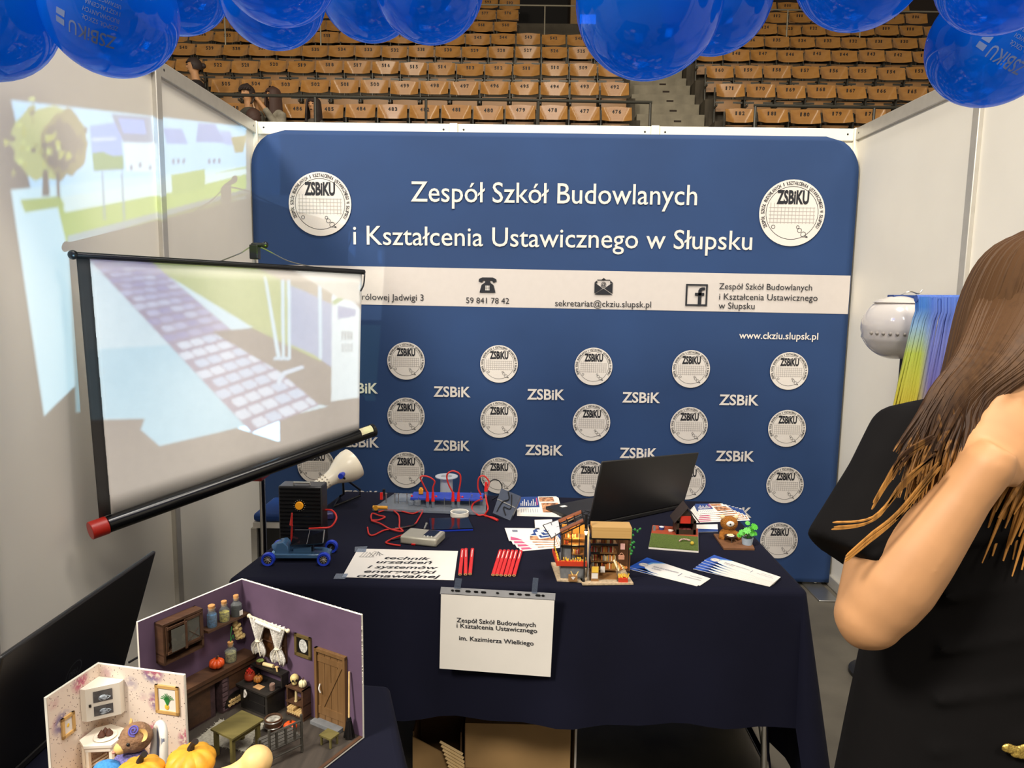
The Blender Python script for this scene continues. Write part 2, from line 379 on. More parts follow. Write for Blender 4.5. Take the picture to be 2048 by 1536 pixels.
g = G(); g.tube([bl, bl+ax*.048], .0275, n=24); obj('end_cap', g, M_red, ps, bevel=.002, label='red plastic end cap')
g = G(); g.tube([br, br+ax*.012], .027, n=24); obj('end_cap', g, M_blk, ps)
nn = (V((0, 0, 1)).cross(ax)).normalized()*-1
g = G(); up = ax.cross(nn)
R = Matrix((ax, nn, ax.cross(nn))).transposed(); tp = br-ax*.035
for k in range(6):
    a0 = math.radians(20+16*k)
g.ring([[tp+ax*(.028*s)+(nn*math.cos(t)+V((0, 0, 1))*math.sin(t))*.0265 for t in [math.radians(10+14*k) for k in range(6)]] for s in (-1, 1)], cap=False, closed=False)
obj('sticker', g, mat('paper_sticker', (222, 212, 170), .6), ps, label='cream paper sticker with faint print')
hk = at(512, 497, 2.55); foot = V((hk.x-.01, hk.y+.02, 0))
g = G(); g.tube([V((foot.x, foot.y, .03)), V((foot.x, foot.y, hk.z-.03))], .011, n=14); obj('pole', g, M_chrome, ps)
g = G(); g.box(hk+V((-.004, 0, -.012)), (.03, .03, .05)); g.tube([hk+V((-.015, 0, .012)), hk+V((.038, -.01, .012))], .008); g.ell(hk+V((.036, -.01, .012)), .012, n=10)
obj('hook', g, M_blk, ps, bevel=.003)
c0, c1 = tl.lerp(tr, .42), tl.lerp(tr, .80)
g = G(); g.tube(curve([c0+V((0, .01, .005)), c0.lerp(hk, .5)+V((0, .02, .008)), hk+V((0, .012, .008)), hk.lerp(c1, .5)+V((0, .01, -.006)), c1+V((0, .005, .006))]), .0022, n=6); obj('hanging_wire', g, mat('grey_wire', (96, 92, 84), .5), ps)
mid = bl.lerp(br, .62)
g = G(); g.box((foot.x, foot.y-.03, mid.z-.05), (.05, .09, .02)); obj('tube_rest', g, M_red, ps, bevel=.003, label='red plastic rest under the roller tube')
for a in (70, 190, 310):
    g = G(); e = V((math.cos(math.radians(a))*.28, math.sin(math.radians(a))*.28, 0))
    if a == 190: e = V((-.27, .05, 0))
    g.tube([(foot.x, foot.y, .28), (foot.x+e.x, foot.y+e.y, .012)], .009, n=10); obj('leg', g, M_chrome, ps)

# ------------------------------------------------------------------ the projector's picture, thrown by a lamp just in front of and below the photographer
PP = V((0, .75, .97))
def on_screen(px, py):
    n = (tr-tl).cross(cbl-tl); q = ray(px, py); return CAM+q*((tl-CAM).dot(n)/q.dot(n))
SURF = {'w': lambda x, y: onx(x, y, WL), 's': on_screen, 'b': lambda x, y: at(x, y, BY)}
fwd = ((onx(100, 420, WL)-PP).normalized()*.5+(at(740, 600, BY)-PP).normalized()*.5).normalized()
rgt = fwd.cross(V((0, 0, 1))).normalized(); upv = rgt.cross(fwd)
def uv(s, px, py):
    d = SURF[s](px, py)-PP; f = d.dot(fwd); return (d.dot(rgt)/f, d.dot(upv)/f)
_l = [uv('w', 22, 200), uv('w', 142, 735)]; _r = [uv('b', 760, 540), uv('b', 760, 790)]; _t = [uv('w', 22, 200), uv('w', 300, 232), uv('w', 500, 252)]; _b = [uv('s', 320, 893), uv('s', 720, 800)]
U0, U1 = min(p[0] for p in _l)-.02, sum(p[0] for p in _r)/2; V1 = max(p[1] for p in _t)+.02; V0 = min(p[1] for p in _b)-.03
NX, NY = 720, 480
img = np.zeros((NY, NX, 3)); YY, XX = np.mgrid[0:NY, 0:NX]; XX = (XX+.5)/NX; YY = (YY+.5)/NY
amb = {'w': np.array(lin((202, 191, 172))), 's': np.array(lin((200, 190, 176))), 'b': np.zeros(3)}
alb = {'w': np.array(lin((242, 236, 222))), 's': np.array(lin((236, 230, 222))), 'b': np.array((.6, .6, .6))}
PW = 100.0
_D = np.stack([fwd[i]+rgt[i]*(U0+(U1-U0)*XX)+upv[i]*(V0+(V1-V0)*YY) for i in range(3)], -1); _D /= np.linalg.norm(_D, axis=-1, keepdims=True)
def gain(p, n):
    n = np.array(n); d = _D @ n; t = (np.array(V(p)-PP) @ n)/np.where(abs(d) < 1e-4, 1e-4, d); return np.clip(t*t/np.maximum(abs(d), .05), 0, 60)[..., None]*4*PI*PI/PW
GAIN = {'w': gain((WL, 0, 0), (1, 0, 0))*1.3, 's': gain(tl, (tr-tl).cross(cbl-tl).normalized()), 'b': gain((0, BY, 0), (0, 1, 0))}
def mask(s, poly):
    p = [((u-U0)/(U1-U0), (v-V0)/(V1-V0)) for u, v in (uv(s, *q) for q in poly)]; m = np.zeros((NY, NX), bool)
    for (xa, ya), (xb, yb_) in zip(p, p[1:]+p[:1]):
        if ya == yb_: continue
        c = ((ya > YY) != (yb_ > YY)) & (XX < (xb-xa)*(YY-ya)/(yb_-ya)+xa); m ^= c
    return m
def paint(s, poly, rgb, k=1):
    c = np.maximum(0, np.array(lin(rgb))-amb[s]*.96)/alb[s]; m = mask(s, poly); img[m] = (c*GAIN[s])[m]
paint('w', [(22, 200), (300, 232), (498, 254), (498, 480), (500, 800), (142, 738)], (222, 240, 250))
# upper half: sky, tree, billboard, houses, lawn
paint('w', [(20, 380), (505, 330), (505, 420), (20, 900)], (232, 247, 246))
paint('w', [(115, 412), (505, 330), (505, 420), (300, 520), (150, 560)], (218, 224, 140))
paint('w', [(120, 395), (340, 360), (505, 335), (505, 345), (340, 385), (130, 425)], (238, 248, 240))
paint('w', [(40, 400), (120, 392), (130, 412), (50, 425)], (216, 220, 150))
rs = random.Random(3)
def blob(cx, cy, rx, ry, rgb, n=26, j=.12):
    paint('w', [(cx+rx*math.cos(2*PI*i/n)*(1+rs.uniform(-j, j)), cy+ry*math.sin(2*PI*i/n)*(1+rs.uniform(-j, j))) for i in range(n)], rgb)
blob(98, 285, 74, 76, (222, 220, 176)); blob(128, 288, 44, 68, (208, 198, 168)); blob(122, 290, 34, 52, (190, 180, 160), j=.2)
for k in range(46):
    blob(98+rs.gauss(0, 32), 285+rs.gauss(0, 34), rs.uniform(3, 8), rs.uniform(3, 9), rs.choice([(234, 236, 180), (224, 220, 160), (196, 186, 160), (214, 208, 164)]), 9, .3)
paint('w', [(86, 340), (96, 340), (100, 392), (84, 392)], (180, 166, 140)); paint('w', [(112, 345), (119, 345), (120, 395), (114, 395)], (180, 166, 140))
paint('w', [(178, 252), (240, 243), (248, 340), (188, 343)], (206, 214, 246)); paint('w', [(184, 306), (206, 303), (226, 312), (246, 310), (248, 338), (188, 342)], (198, 206, 150))
paint('w', [(184, 276), (232, 275), (233, 280), (185, 282)], (232, 238, 250))
for x in (203, 242): paint('w', [(x, 345), (x+3, 345), (x+8, 440), (x+5, 440)], (196, 200, 206))
paint('w', [(222, 228), (302, 234), (310, 286), (247, 284)], (204, 202, 206)); paint('w', [(236, 236), (288, 240), (293, 268), (247, 266)], (206, 212, 244))
paint('w', [(247, 285), (312, 287), (312, 345), (252, 342)], (240, 250, 250))
paint('w', [(326, 256), (364, 258), (376, 288), (334, 288)], (206, 210, 234)); paint('w', [(396, 246), (430, 248), (452, 286), (406, 284), (392, 285)], (206, 208, 230))
paint('w', [(440, 262), (460, 262), (470, 290), (450, 290)], (212, 216, 240)); paint('w', [(462, 275), (494, 270), (486, 305), (470, 305)], (214, 204, 160))
for x, y in ((260, 330), (278, 325), (298, 330), (344, 318), (354, 317), (365, 317), (416, 318), (426, 317), (436, 317)): paint('w', [(x, y), (x+5, y), (x+5, y+10), (x, y+10)], (196, 196, 200))
paint('w', [(342, 350), (410, 338), (410, 378), (345, 392)], (214, 220, 140))
# lower half, on the screen: road, cobbled path, lawn, shelter, sign
paint('s', [(150, 490), (740, 520), (740, 797), (560, 838), (430, 868), (320, 893), (282, 860), (290, 838), (170, 840)], (232, 246, 248))
paint('s', [(170, 700), (345, 690), (560, 838), (320, 893), (282, 860), (290, 838), (170, 838)], (216, 238, 244))
paint('s', [(268, 510), (740, 520), (740, 720), (520, 660), (500, 652)], (216, 220, 138))
A0, A1, B0, B1 = V((172, 512)), V((285, 508)), V((505, 868)), V((640, 812))
paint('s', [A0, A1, B1, B0], (206, 196, 200))
def pth(u, t):
    t2 = t**1.5; return A0.lerp(B0, t2).lerp(A1.lerp(B1, t2), u)
for i in range(24):
    t = i/24; t1 = (i+1)/24
    for j in range(5):
        u0 = (j+.5*(i % 2))/5; u1 = min(1, u0+.2)
        sh = rs.choice([(226, 226, 236), (216, 212, 226), (208, 202, 218), (220, 218, 232)]) if i < 15 else rs.choice([(236, 240, 246), (226, 232, 242)])
        q = [pth(u0+.02, t+.006), pth(u1-.02, t+.006), pth(u1-.004, (t+t1)/2), pth(u1-.02, t1-.006), pth(u0+.02, t1-.006), pth(u0+.004, (t+t1)/2)]
        paint('s', q, sh)
paint('s', [(424, 664), (512, 656), (640, 722), (740, 750), (740, 830), (640, 812), (560, 745)], (172, 158, 146))
paint('s', [(500, 655), (545, 655), (672, 716), (672, 726), (640, 724)], (214, 218, 140))
paint('s', [(480, 520), (740, 566), (740, 660), (665, 612), (600, 578)], (216, 206, 186)); paint('s', [(520, 520), (740, 535), (740, 586), (640, 560)], (232, 246, 240))
paint('s', [(574, 568), (608, 582), (668, 612), (668, 740), (630, 712), (582, 690)], (208, 212, 226))
for x in (527, 562, 574, 636): paint('s', [(x, 560 if x > 530 else 548), (x+7, 560), (x+ (36 if x == 527 else 9), 720), (x+(28 if x == 527 else 3), 720)], (232, 246, 250))
paint('s', [(548, 716), (580, 716), (580, 722), (548, 722)], (226, 238, 244)); paint('s', [(566, 745), (606, 732), (610, 738), (572, 752), (560, 770), (554, 766)], (232, 240, 246))
paint('s', [(664, 590), (700, 580), (740, 584), (740, 796), (664, 806)], (244, 252, 250)); paint('s', [(676, 612), (712, 620), (712, 634), (676, 640)], (204, 206, 222))
paint('s', [(664, 604), (690, 586), (718, 588), (718, 600), (690, 598), (668, 612)], (206, 216, 160))
for i, x in enumerate((684, 690, 696, 702)): paint('s', [(x, 665), (x+3, 664), (x+3, 682), (x, 683)], (190, 196, 190)); paint('s', [(x+1, 690), (x+3.5, 689), (x+3.5, 706), (x+1, 707)], (190, 196, 190))
paint('s', [(672, 541), (724, 546), (724, 560), (672, 553)], (196, 192, 204)); paint('s', [(680, 545), (700, 547), (700, 552), (680, 550)], (236, 240, 250))
# what falls beside the screen on the backdrop: dark picture edge with a few bright patches
def paintb(poly, k, rgb=(1, 1, 1)): m = mask('b', poly); img[m] = (np.array(rgb)*k*GAIN['b'])[m]
paintb([(490, 200), (800, 200), (800, 545), (490, 400)], .02); paintb([(490, 200), (560, 200), (560, 420), (490, 380)], .3, (.5, .8, 1))
paintb([(640, 470), (770, 470), (770, 540), (700, 545)], .05); paintb([(500, 390), (620, 390), (770, 500), (770, 560), (640, 500)], .22, (.9, 1, .95))
for q in ([(696, 470), (712, 490), (710, 515), (690, 492)], [(756, 500), (764, 500), (764, 528), (756, 524)]): paintb(q, .6, (.6, .85, 1))
paintb([(700, 650), (770, 650), (770, 820), (700, 820)], .2, (.5, .9, .45))
paintb([(716, 540), (770, 540), (770, 640), (716, 640)], .35, (1, 1, .85))
im = bpy.data.images.new('projected_picture', NX, NY, float_buffer=True); im.colorspace_settings.name = 'Linear Rec.709'
rgba = np.ones((NY, NX, 4), np.float32); rgba[:, :, :3] = img; im.pixels.foreach_set(rgba.ravel()); im.update(); im.pack()
pl = bpy.data.lights.new('projector_lamp', 'POINT'); pl.energy = PW; pl.shadow_soft_size = .006; pl.use_nodes = True
po = bpy.data.objects.new('projector_lamp', pl); COL.objects.link(po); po.location = PP
nt = pl.node_tree; em = nt.nodes['Emission']
tc = nt.nodes.new('ShaderNodeTexCoord')
def dotn(vec):
    n = nt.nodes.new('ShaderNodeVectorMath'); n.operation = 'DOT_PRODUCT'; nt.links.new(tc.outputs['Normal'], n.inputs[0]); n.inputs[1].default_value = vec; return n.outputs['Value']
def mth(op, a, b=None):
    n = nt.nodes.new('ShaderNodeMath'); n.operation = op
    for i, x in enumerate((a, b)):
        if x is None: continue
        if isinstance(x, (int, float)): n.inputs[i].default_value = x
        else: nt.links.new(x, n.inputs[i])
    return n.outputs[0]
SGN = 1
fz = dotn(fwd*SGN); uu = mth('DIVIDE', dotn(rgt*SGN), fz); vv = mth('DIVIDE', dotn(upv*SGN), fz)
uu = mth('DIVIDE', mth('SUBTRACT', uu, U0), U1-U0); vv = mth('DIVIDE', mth('SUBTRACT', vv, V0), V1-V0)
cb = nt.nodes.new('ShaderNodeCombineXYZ'); nt.links.new(uu, cb.inputs[0]); nt.links.new(vv, cb.inputs[1])
ti = nt.nodes.new('ShaderNodeTexImage'); ti.image = im; ti.extension = 'CLIP'; nt.links.new(cb.outputs[0], ti.inputs[0])
ml = nt.nodes.new('ShaderNodeVectorMath'); ml.operation = 'SCALE'; nt.links.new(ti.outputs[0], ml.inputs[0]); nt.links.new(mth('GREATER_THAN', fz, 0.05), ml.inputs['Scale'])
nt.links.new(ml.outputs[0], em.inputs[0]); em.inputs[1].default_value = 1
# ------------------------------------------------------------------ the hall behind the booth: stands, seats, stairs
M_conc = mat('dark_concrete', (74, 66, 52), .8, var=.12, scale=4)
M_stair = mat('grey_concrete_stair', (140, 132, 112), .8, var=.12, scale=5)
M_rail = mat('dark_grey_rail', (70, 68, 60), .4, .3, var=.02)
M_rail2 = mat('pale_steel_rail', (150, 142, 122), .4, .4, var=.02)
M_seat = wood('varnished_seat_plywood', (166, 114, 56), (188, 138, 76), (3, 9, 9), .26)
M_seat2 = wood('plain_seat_plywood', (150, 108, 62), (166, 124, 76), (3, 9, 9), .45)
M_num = mat('black_stencil', (28, 20, 14), .6, var=0)
M_hall = mat('dark_hall_wall', (44, 32, 22), .8, var=.1, scale=1)
ROWY = [11.35+.8*n for n in range(8)]; ROWZ = [4.18, 4.745, 5.272, 5.79, 6.285, 6.785, 7.3, 7.815]
XL = [1.356, 1.408, 1.437, 1.453, 1.46, 1.48, 1.5, 1.52]; XR = [3.203, 3.246, 3.27, 3.277, 3.285, 3.3, 3.3, 3.3]
SP = .481
for n in range(8):
    zt = ROWZ[n]-.60; y0 = ROWY[n]-.62
    a, b = XL[n]+.34, XR[n]-.36
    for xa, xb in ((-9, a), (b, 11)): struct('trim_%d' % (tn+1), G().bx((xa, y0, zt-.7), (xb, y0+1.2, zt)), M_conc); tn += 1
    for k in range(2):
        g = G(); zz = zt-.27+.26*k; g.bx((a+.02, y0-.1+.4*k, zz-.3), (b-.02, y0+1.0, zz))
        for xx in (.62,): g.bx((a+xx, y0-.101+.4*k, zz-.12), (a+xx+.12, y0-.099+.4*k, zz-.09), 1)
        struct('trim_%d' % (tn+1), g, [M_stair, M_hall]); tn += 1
struct('wall_hall', G().bx((-14, 19.6, 0), (16, 19.8, 14)), M_hall)
struct('ceiling', G().bx((-14, -8, 14), (16, 20, 14.2)), M_hall)
# entrance with a lit glass door at the head of the stairs and beside it an opening, its shade painted on a near-black slab
dy = 17.9
def dpt(px, py): return at(px, py, dy)
p0, p1 = dpt(1137, 150), dpt(1160, -40)
struct('trim_%d' % (tn+1), G().bx((p0.x, dy-.3, p0.z), (p1.x, dy, p1.z)), mat('ochre_pillar', (150, 116, 66), .6)); tn += 1
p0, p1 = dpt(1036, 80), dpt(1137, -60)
struct('trim_%d' % (tn+1), G().bx((p0.x, dy-.05, p0.z), (p1.x, dy, p1.z)), mat('opening_shade', (26, 23, 20), .9, var=0)); tn += 1
g = G(); a, b = dpt(1158, 135), dpt(1345, 18)
g.bx((a.x, dy, a.z), (b.x, dy+.06, b.z)); o_ = struct('door_1', g, mat('door_frame_wood', (70, 52, 34), .5))
o_['_w'] = list(o_.location)
M_day = glow('daylight_glass', (226, 240, 255), 5)
for x0, y0_, x1, y1_ in ((1157, 78, 1192, 30), (1157, 94, 1186, 87), (1198, 96, 1236, 66), (1240, 124, 1300, 66), (1311, 104, 1338, 68)):
    a, b = dpt(x0, y0_), dpt(x1, y1_); obj('pane', G().bx((a.x, dy-.03, a.z), (b.x, dy+.01, b.z)), M_day, o_)

def back_mesh():
    g = G(); H = .205
    def f(u, v, off):
        x = (u-.5)*.445; xf = .10+.105*v; fw = max(0, abs(x)-xf)*.62
        z = v*H-.012*math.cos(u*2*PI)*v*.5; return V((x, -fw-.02*(1-v)+off, z))
    g.grid(lambda u, v: f(u, v, 0), 17, 7); g.grid(lambda u, v: f(1-u, v, .012), 17, 7)
    n = 17*7
    def edge(ids): 
        for i, j in zip(ids, ids[1:]): pass
    g.grid(lambda u, v: f(u, 1, .012*v), 17, 2); g.grid(lambda u, v: f(u, 0, .012*v), 17, 2)
    g.grid(lambda u, v: f(0, u, .012*v), 7, 2); g.grid(lambda u, v: f(1, u, .012*v), 7, 2)
    return g
def shared(name, g, mats):
    me = bpy.data.meshes.new(name); me.from_pydata(g.v, [], g.f)
    for m in mats: me.materials.append(m)
    me.polygons.foreach_set('material_index', g.m); me.polygons.foreach_set('use_smooth', [True]*len(g.f)); me.update(); me.set_sharp_from_angle(angle=math.radians(25)); return me
ME_back = shared('backrest', back_mesh(), [M_seat])
g = G(); g.grid(lambda u, v: V(((u-.5)*.40, .02-.012*math.cos((u-.5)*PI), v*.17)), 9, 3); g.grid(lambda u, v: V(((.5-u)*.40, .045-.012*math.cos((u-.5)*PI), v*.17)), 9, 3)
g.bx((-.2, .0, .17), (.2, .045, .18)); ME_pan = shared('seat_pan', g, [M_seat2])
g = G()
g.bx((-.2395, -.03, 0), (-.2235, .02, .66)); g.bx((-.2395, -.2, .33), (-.2235, 0, .36))
g.bx((-.2235, .01, .42), (.2235, .03, .45)); ME_frame = shared('seat_frame', g, [M_rail])
def digits(num):
    g = G(); x = -.068
    for c in str(num):
        g.text('n'+c, (x, 0, 0), (1, 0, 0), (0, 0, 1), w=.022 if c == '1' else .036, h=.054); x += .050
    return g
def part(name, me, root, off):
    o = bpy.data.objects.new(name, me); COL.objects.link(o); o.parent = root; o.location = off; return o
ROWN = ['front row', 'second row up', 'third row up', 'fourth row up', 'fifth row up', 'sixth row up', 'seventh row up', 'eighth row up']
def seat(x, n, num, side):
    y, z = ROWY[n], ROWZ[n]-.60
    r = thing('stadium_seat', 'plywood tip-up seat numbered %d, %s, %s of the stairs' % (num, ROWN[n], side), 'seat', (x, y, z), 'numbered seats in the stand')
    rr_ = random.Random(num); t = rr_.uniform(-.012, .012)
    part('seat_frame', ME_frame, r, (0, 0, 0)); part('seat_pan', ME_pan, r, (0, 0, .29+t))
    b = part('backrest', ME_back, r, (0, -.02, .50+t)); b.rotation_euler = (math.radians(rr_.uniform(-3, 7)), 0, 0)
    o = part('seat_number', shared('seat_number', digits(num), [M_num]), b, (0, -.0125, .112)); o['label'] = 'black stencilled seat number'
NL = [14, 14, 17, 17, 18, 1, 1, 12]
for n in range(8):
    for k in range([13, 14, 17, 18, 18, 17, 17, 17][n]):
        x = XL[n]-SP*k
        if n >= 5 and x > -.05: continue                     # the dark opening cuts these rows short
        seat(x, n, 476+16*n+k, 'left')
    for k in range([5, 8, 10, 11, 11, 11, 11, 11][n]):
        seat(XR[n]+SP*k, n, 182-11*n-k, 'right')
# rails of the stand
def rail(name, label, pts, r, m, posts, zb):
    t = thing(name, label, 'railing', tuple(pts[0][:2])+(zb,))
    obj('handrail', G().tube(pts, r, n=8), m, t)
    for p in posts: obj('post', G().tube([p, (p[0], p[1], zb if len(p) < 4 else p[3])], r*.9, n=8), m, t)
    return t
zs1 = ROWZ[0]-.60-.53; RY = 10.12; ra = at(1024, 200, RY).z
rail('railing', 'dark grey handrail in front of the lowest seats left of the stairs', [(-4.9, RY, ra+.03), (at(1304, 207, RY).x, RY, ra-.012)], .021, M_rail,
     [(at(x, 205, RY).x, RY, ra-(x-1024)*.00004) for x in (420, 630, 852, 1077, 1301)], zs1)
p = at(1508, 211, RY)
rail('railing', 'dark grey handrail in front of the lowest seats right of the stairs', [(p.x, RY, p.z), (p.x+2.5, RY, p.z-.01)], .021, M_rail, [(p.x+.02, RY, p.z), (p.x+1.6, RY, p.z)], zs1)
s5, s4 = ROWZ[5]-.60, ROWZ[4]-.60
a, b, c = at(940, 9, 14.8), at(1090, 11, 14.8), at(1150, 12, 14.8)
rail('railing', 'thin pale railing in front of the dark opening high in the stand', [a, c], .016, M_rail2, [(a.x-.3, a.y, a.z), b], s5)
a, b, c, d = at(1520, 19, 14.8), at(1576, 20, 14.8), at(1723, 22, 14.8), at(1890, 24, 14.8)
rail('railing', 'thin pale railing high in the stand right of the stairs', [a, d], .016, M_rail2, [b, c], s5)
a, b, c = at(380, -6, 14.0), at(448, -5, 14.0), at(640, 0, 14.0)
rail('railing', 'thin pale railing high in the left stand behind the balloons', [a, c], .016, M_rail2, [b, c], s4)

# ------------------------------------------------------------------ balloon garland over the booth front
def balloon_mat():
    m = mat('blue_balloon_rubber', (14, 108, 214), .08, var=0, spec=.6, Coat_Weight=.6, Coat_Roughness=.03); nt = m.node_tree; b = nt.nodes['Principled BSDF']
    t = nt.nodes.new('ShaderNodeBsdfTransparent'); t.inputs[0].default_value = (.02, .32, .85, 1)
    tl_ = nt.nodes.new('ShaderNodeBsdfTranslucent'); tl_.inputs[0].default_value = (.02, .34, .82, 1)
    a = nt.nodes.new('ShaderNodeMixShader'); a.inputs[0].default_value = .5; nt.links.new(b.outputs[0], a.inputs[1]); nt.links.new(tl_.outputs[0], a.inputs[2])
    c = nt.nodes.new('ShaderNodeMixShader'); c.inputs[0].default_value = .36; nt.links.new(a.outputs[0], c.inputs[1]); nt.links.new(t.outputs[0], c.inputs[2])
    nt.links.new(c.outputs[0], nt.nodes['Material Output'].inputs[0]); return m
M_ball = balloon_mat(); M_knot = mat('balloon_knot', (4, 16, 96), .4, var=0); M_bprint = mat('pale_balloon_print', (92, 112, 156), .6, var=0)
def balloon(px, py, r, Y, label, ax=(0, 0, 1), el=1.12, text=None, knot=True):
    c = at(px, py, Y); R = r*(c-CAM).dot(D_)/FPX; ax = V(ax).normalized(); q = V((0, 0, 1)).rotation_difference(ax).to_matrix()
    def shape(d):                                              # pear: fuller at the free end, drawn in towards the knot at +z
        k = 1-.10*max(0, d.z)**1.5; return V((d.x*R*k, d.y*R*k, d.z*R*(el if d.z > 0 else 1)))
    t = thing('balloon', label, 'balloon', tuple(c), 'blue balloons of the garland')
    g = G(); n = 48
    g.ring([[c+q @ shape(V((math.cos(th)*math.cos(2*PI*j/n), math.cos(th)*math.sin(2*PI*j/n), math.sin(th)))) for j in range(n)] for th in [(-.5+i/24)*PI*.9999 for i in range(25)]])
    obj('skin', g, M_ball, t)
    g = G(); e = c+q @ V((0, 0, R*el)); g.lathe([(.004, -.004), (.007, .004), (.005, .010), (.011, .020)], e, ax, n=12); obj('knot', g, M_knot, t)
    if text:
        tx, ty, ang, sz = text                               # where the print sits (pixels) and how it is turned
        best = 9e9
        for i in range(60):
            for j in range(60):
                dd = (R_*(-1+2*i/59)+U_*(-1+2*j/59)-D_*.7).normalized(); pw = c+q @ shape(q.inverted() @ dd)-CAM; dz_ = pw.dot(D_)
                e = (1024+FPX*pw.dot(R_)/dz_-tx)**2+(768-FPX*pw.dot(U_)/dz_-ty)**2
                if e < best: best = e; nrm = dd
        ux = R_*math.cos(ang)+U_*math.sin(ang); ux = (ux-nrm*ux.dot(nrm)).normalized(); uy = nrm.cross(ux)
        def wrap(p):
            p = p-c; dd = (nrm*R+ux*p.dot(ux)+uy*p.dot(uy)).normalized(); return c+q @ (shape((q.inverted() @ dd))*1.004)
        g = G(); s = R*sz; o = lambda x, y: c+ux*x*s+uy*y*s
        g.text('zs', o(-.42, .12), ux, uy, w=.84*s, h=.28*s, fn=wrap)
        for i, kx in enumerate(('bl1', 'bl2', 'bl3', 'bl4')): g.text(kx, o(-.42, -.08-.14*i), ux, uy, w=.62*s, h=.085*s, fn=wrap)
        for x, y in ((.52, .2), (.52, .02), (-.42, -.74), (-.16, -.74), (-.16, -.92)):
            g.add([wrap(o(x+a_, y+b_)) for a_, b_ in ((0, 0), (.22, 0), (.22, .13), (0, .13))], [(0, 1, 2, 3)])
        obj('print', g, M_bprint, t, label='pale printed school name and bars, upside down')
    return t
balloon(-40, 12, 141, 1.62, 'blue balloon cut off by the left edge of the photo')
balloon(222, 20, 127, 1.6, 'blue balloon with upside-down school print, left end of the garland', text=(186, 44, math.radians(151), .8))
balloon(350, -46, 108, 1.98, 'dark blue balloon third from the left, tucked behind the printed one')
balloon(545, -12, 104, 1.7, 'blue balloon fourth from the left hanging behind a higher one')
balloon(555, -78, 121, 1.4, 'blue balloon in front of and above the fourth from the left')
balloon(738, -22, 99, 2.02, 'dark blue balloon behind the middle of the garland, left of the brighter one')
balloon(858, -30, 110, 1.6, 'bright blue balloon with a dark knot showing through, left of the dark opening', (.02, .9, .3))
balloon(1298, 5, 146, 1.5, 'largest bright blue balloon hanging in the middle with the lit door behind it', (.05, .6, .8))
balloon(1432, -8, 111, 1.8, 'dark blue balloon half hidden behind the largest one')
balloon(1722, -78, 130, 1.6, 'blue balloon at the top edge above the right stand')
balloon(1985, 88, 120, 1.72, 'lowest blue balloon at the right with upside-down school print', (.55, -.1, .8), 1.25, text=(2034, 96, math.radians(150), .8))
balloon(2010, -68, 128, 1.3, 'blue balloon in the top right corner above the printed one')
# ------------------------------------------------------------------ the main table
TZ = .7525
M_cloth = mat('navy_tablecloth', (17, 18, 34), .85, var=.08, scale=4, bump=.05, spec=.15)
M_tabletop = wood('grey_tabletop', (120, 116, 110), (140, 136, 130))
def drape(name, poly, zt, drops, rad, parent_label, seed=1, folds=1):
    """cloth over a table: top, rounded edge, hanging sides with folds; drops = hanging length at each corner-to-corner side"""
    g = G(); rn = random.Random(seed); P = [V((x, y, 0)) for x, y in poly]; n = len(P); cen = sum(P, V())/n
    path = []                                              # (point on edge, outward, drop)
    for i in range(n):
        a, b = P[i], P[(i+1) % n]; d = (b-a); L = d.length; d.normalize(); out = V((d.y, -d.x, 0))
        pv = P[i-1]; dp = (a-pv).normalized(); op = V((dp.y, -dp.x, 0)); cc = a-(op+out)*(rad/(1+op.dot(out)))
        for k in range(9):                                 # corner
            t = k/8; o = op.lerp(out, t).normalized(); path.append((cc+o*rad, o, drops[i-1]*(1-t)+drops[i]*t, math.sin(t*PI)))
        m = max(6, int(L/.045))
        for k in range(1, m): path.append((a+d*(rad*1.6+(L-rad*3.2)*k/m), out, drops[i], 0))
    rows = []
    s = 0; prev = path[0][0]
    cols = []
    for p, o, dr, cr in path:
        s += (p-prev).length+.02; prev = p
        c = []
        for k in range(5): a = PI/2*k/4; c.append(p-o*rad+o*rad*math.sin(a)+V((0, 0, zt-rad+rad*math.cos(a))))
        L = min(dr*(1+.42*cr), .725)
        for k in range(1, 15):
            t = k/14; f = folds*t*(.012*math.sin(s*9+seed)+.008*math.sin(s*21+seed*2))+cr*t*.10+max(0, o.x)**3*t*.07
            c.append(p+o*(f+.012*t)+V((0, 0, zt-rad-(L-rad)*t-.006*math.sin(s*5)*t)))
        cols.append(c)
    N = len(cols); g.ring([[cols[j][i] for j in range(N)] for i in range(len(cols[0]))], cap=False)
    tp_c = [c[0] for c in cols]; g.add(tp_c+[sum(tp_c, V())/N], [(i, (i+1) % N, N) for i in range(N)])
    return g
tp_ = [(-.765, 1.80), (.752, 1.80), (.752, 2.615), (-.668, 2.665)]
tb = thing('folding_table', 'long folding table hidden under the dark navy tablecloth by the backdrop', 'table', (0, 2.2, 0))
obj('table_top', G().prism([(x*.985, 2.2+(y-2.2)*.97) for x, y in tp_], (0, 0, .72), (1, 0, 0), (0, 1, 0), (0, 0, .025)), M_tabletop, tb)
for x in (-.56, .70):
    g = G()
    for y in (1.98, 2.42): g.tube([(x, y, .72), (x+.04, y, .012)], .0125, n=12)
    g.tube([(x+.03, 1.98, .16), (x+.03, 2.42, .16)], .01, n=10); g.tube([(x+.005, 2.2, .6), (x+.03, 2.2, .16)], .009, n=10)
    g.tube([(x-.02, 2.0, .5), (x+.06, 1.97, .012)], .011, n=10)
    obj('leg', g, M_chrome, tb)
tag(obj('tablecloth', drape('c', tp_, TZ, [.375, .68, .62, .5], .018, '', 1), M_cloth), 'dark navy cloth draped over the long table in front of the backdrop', 'tablecloth')  # unseen back drop made long to block light from behind, darkening under the table

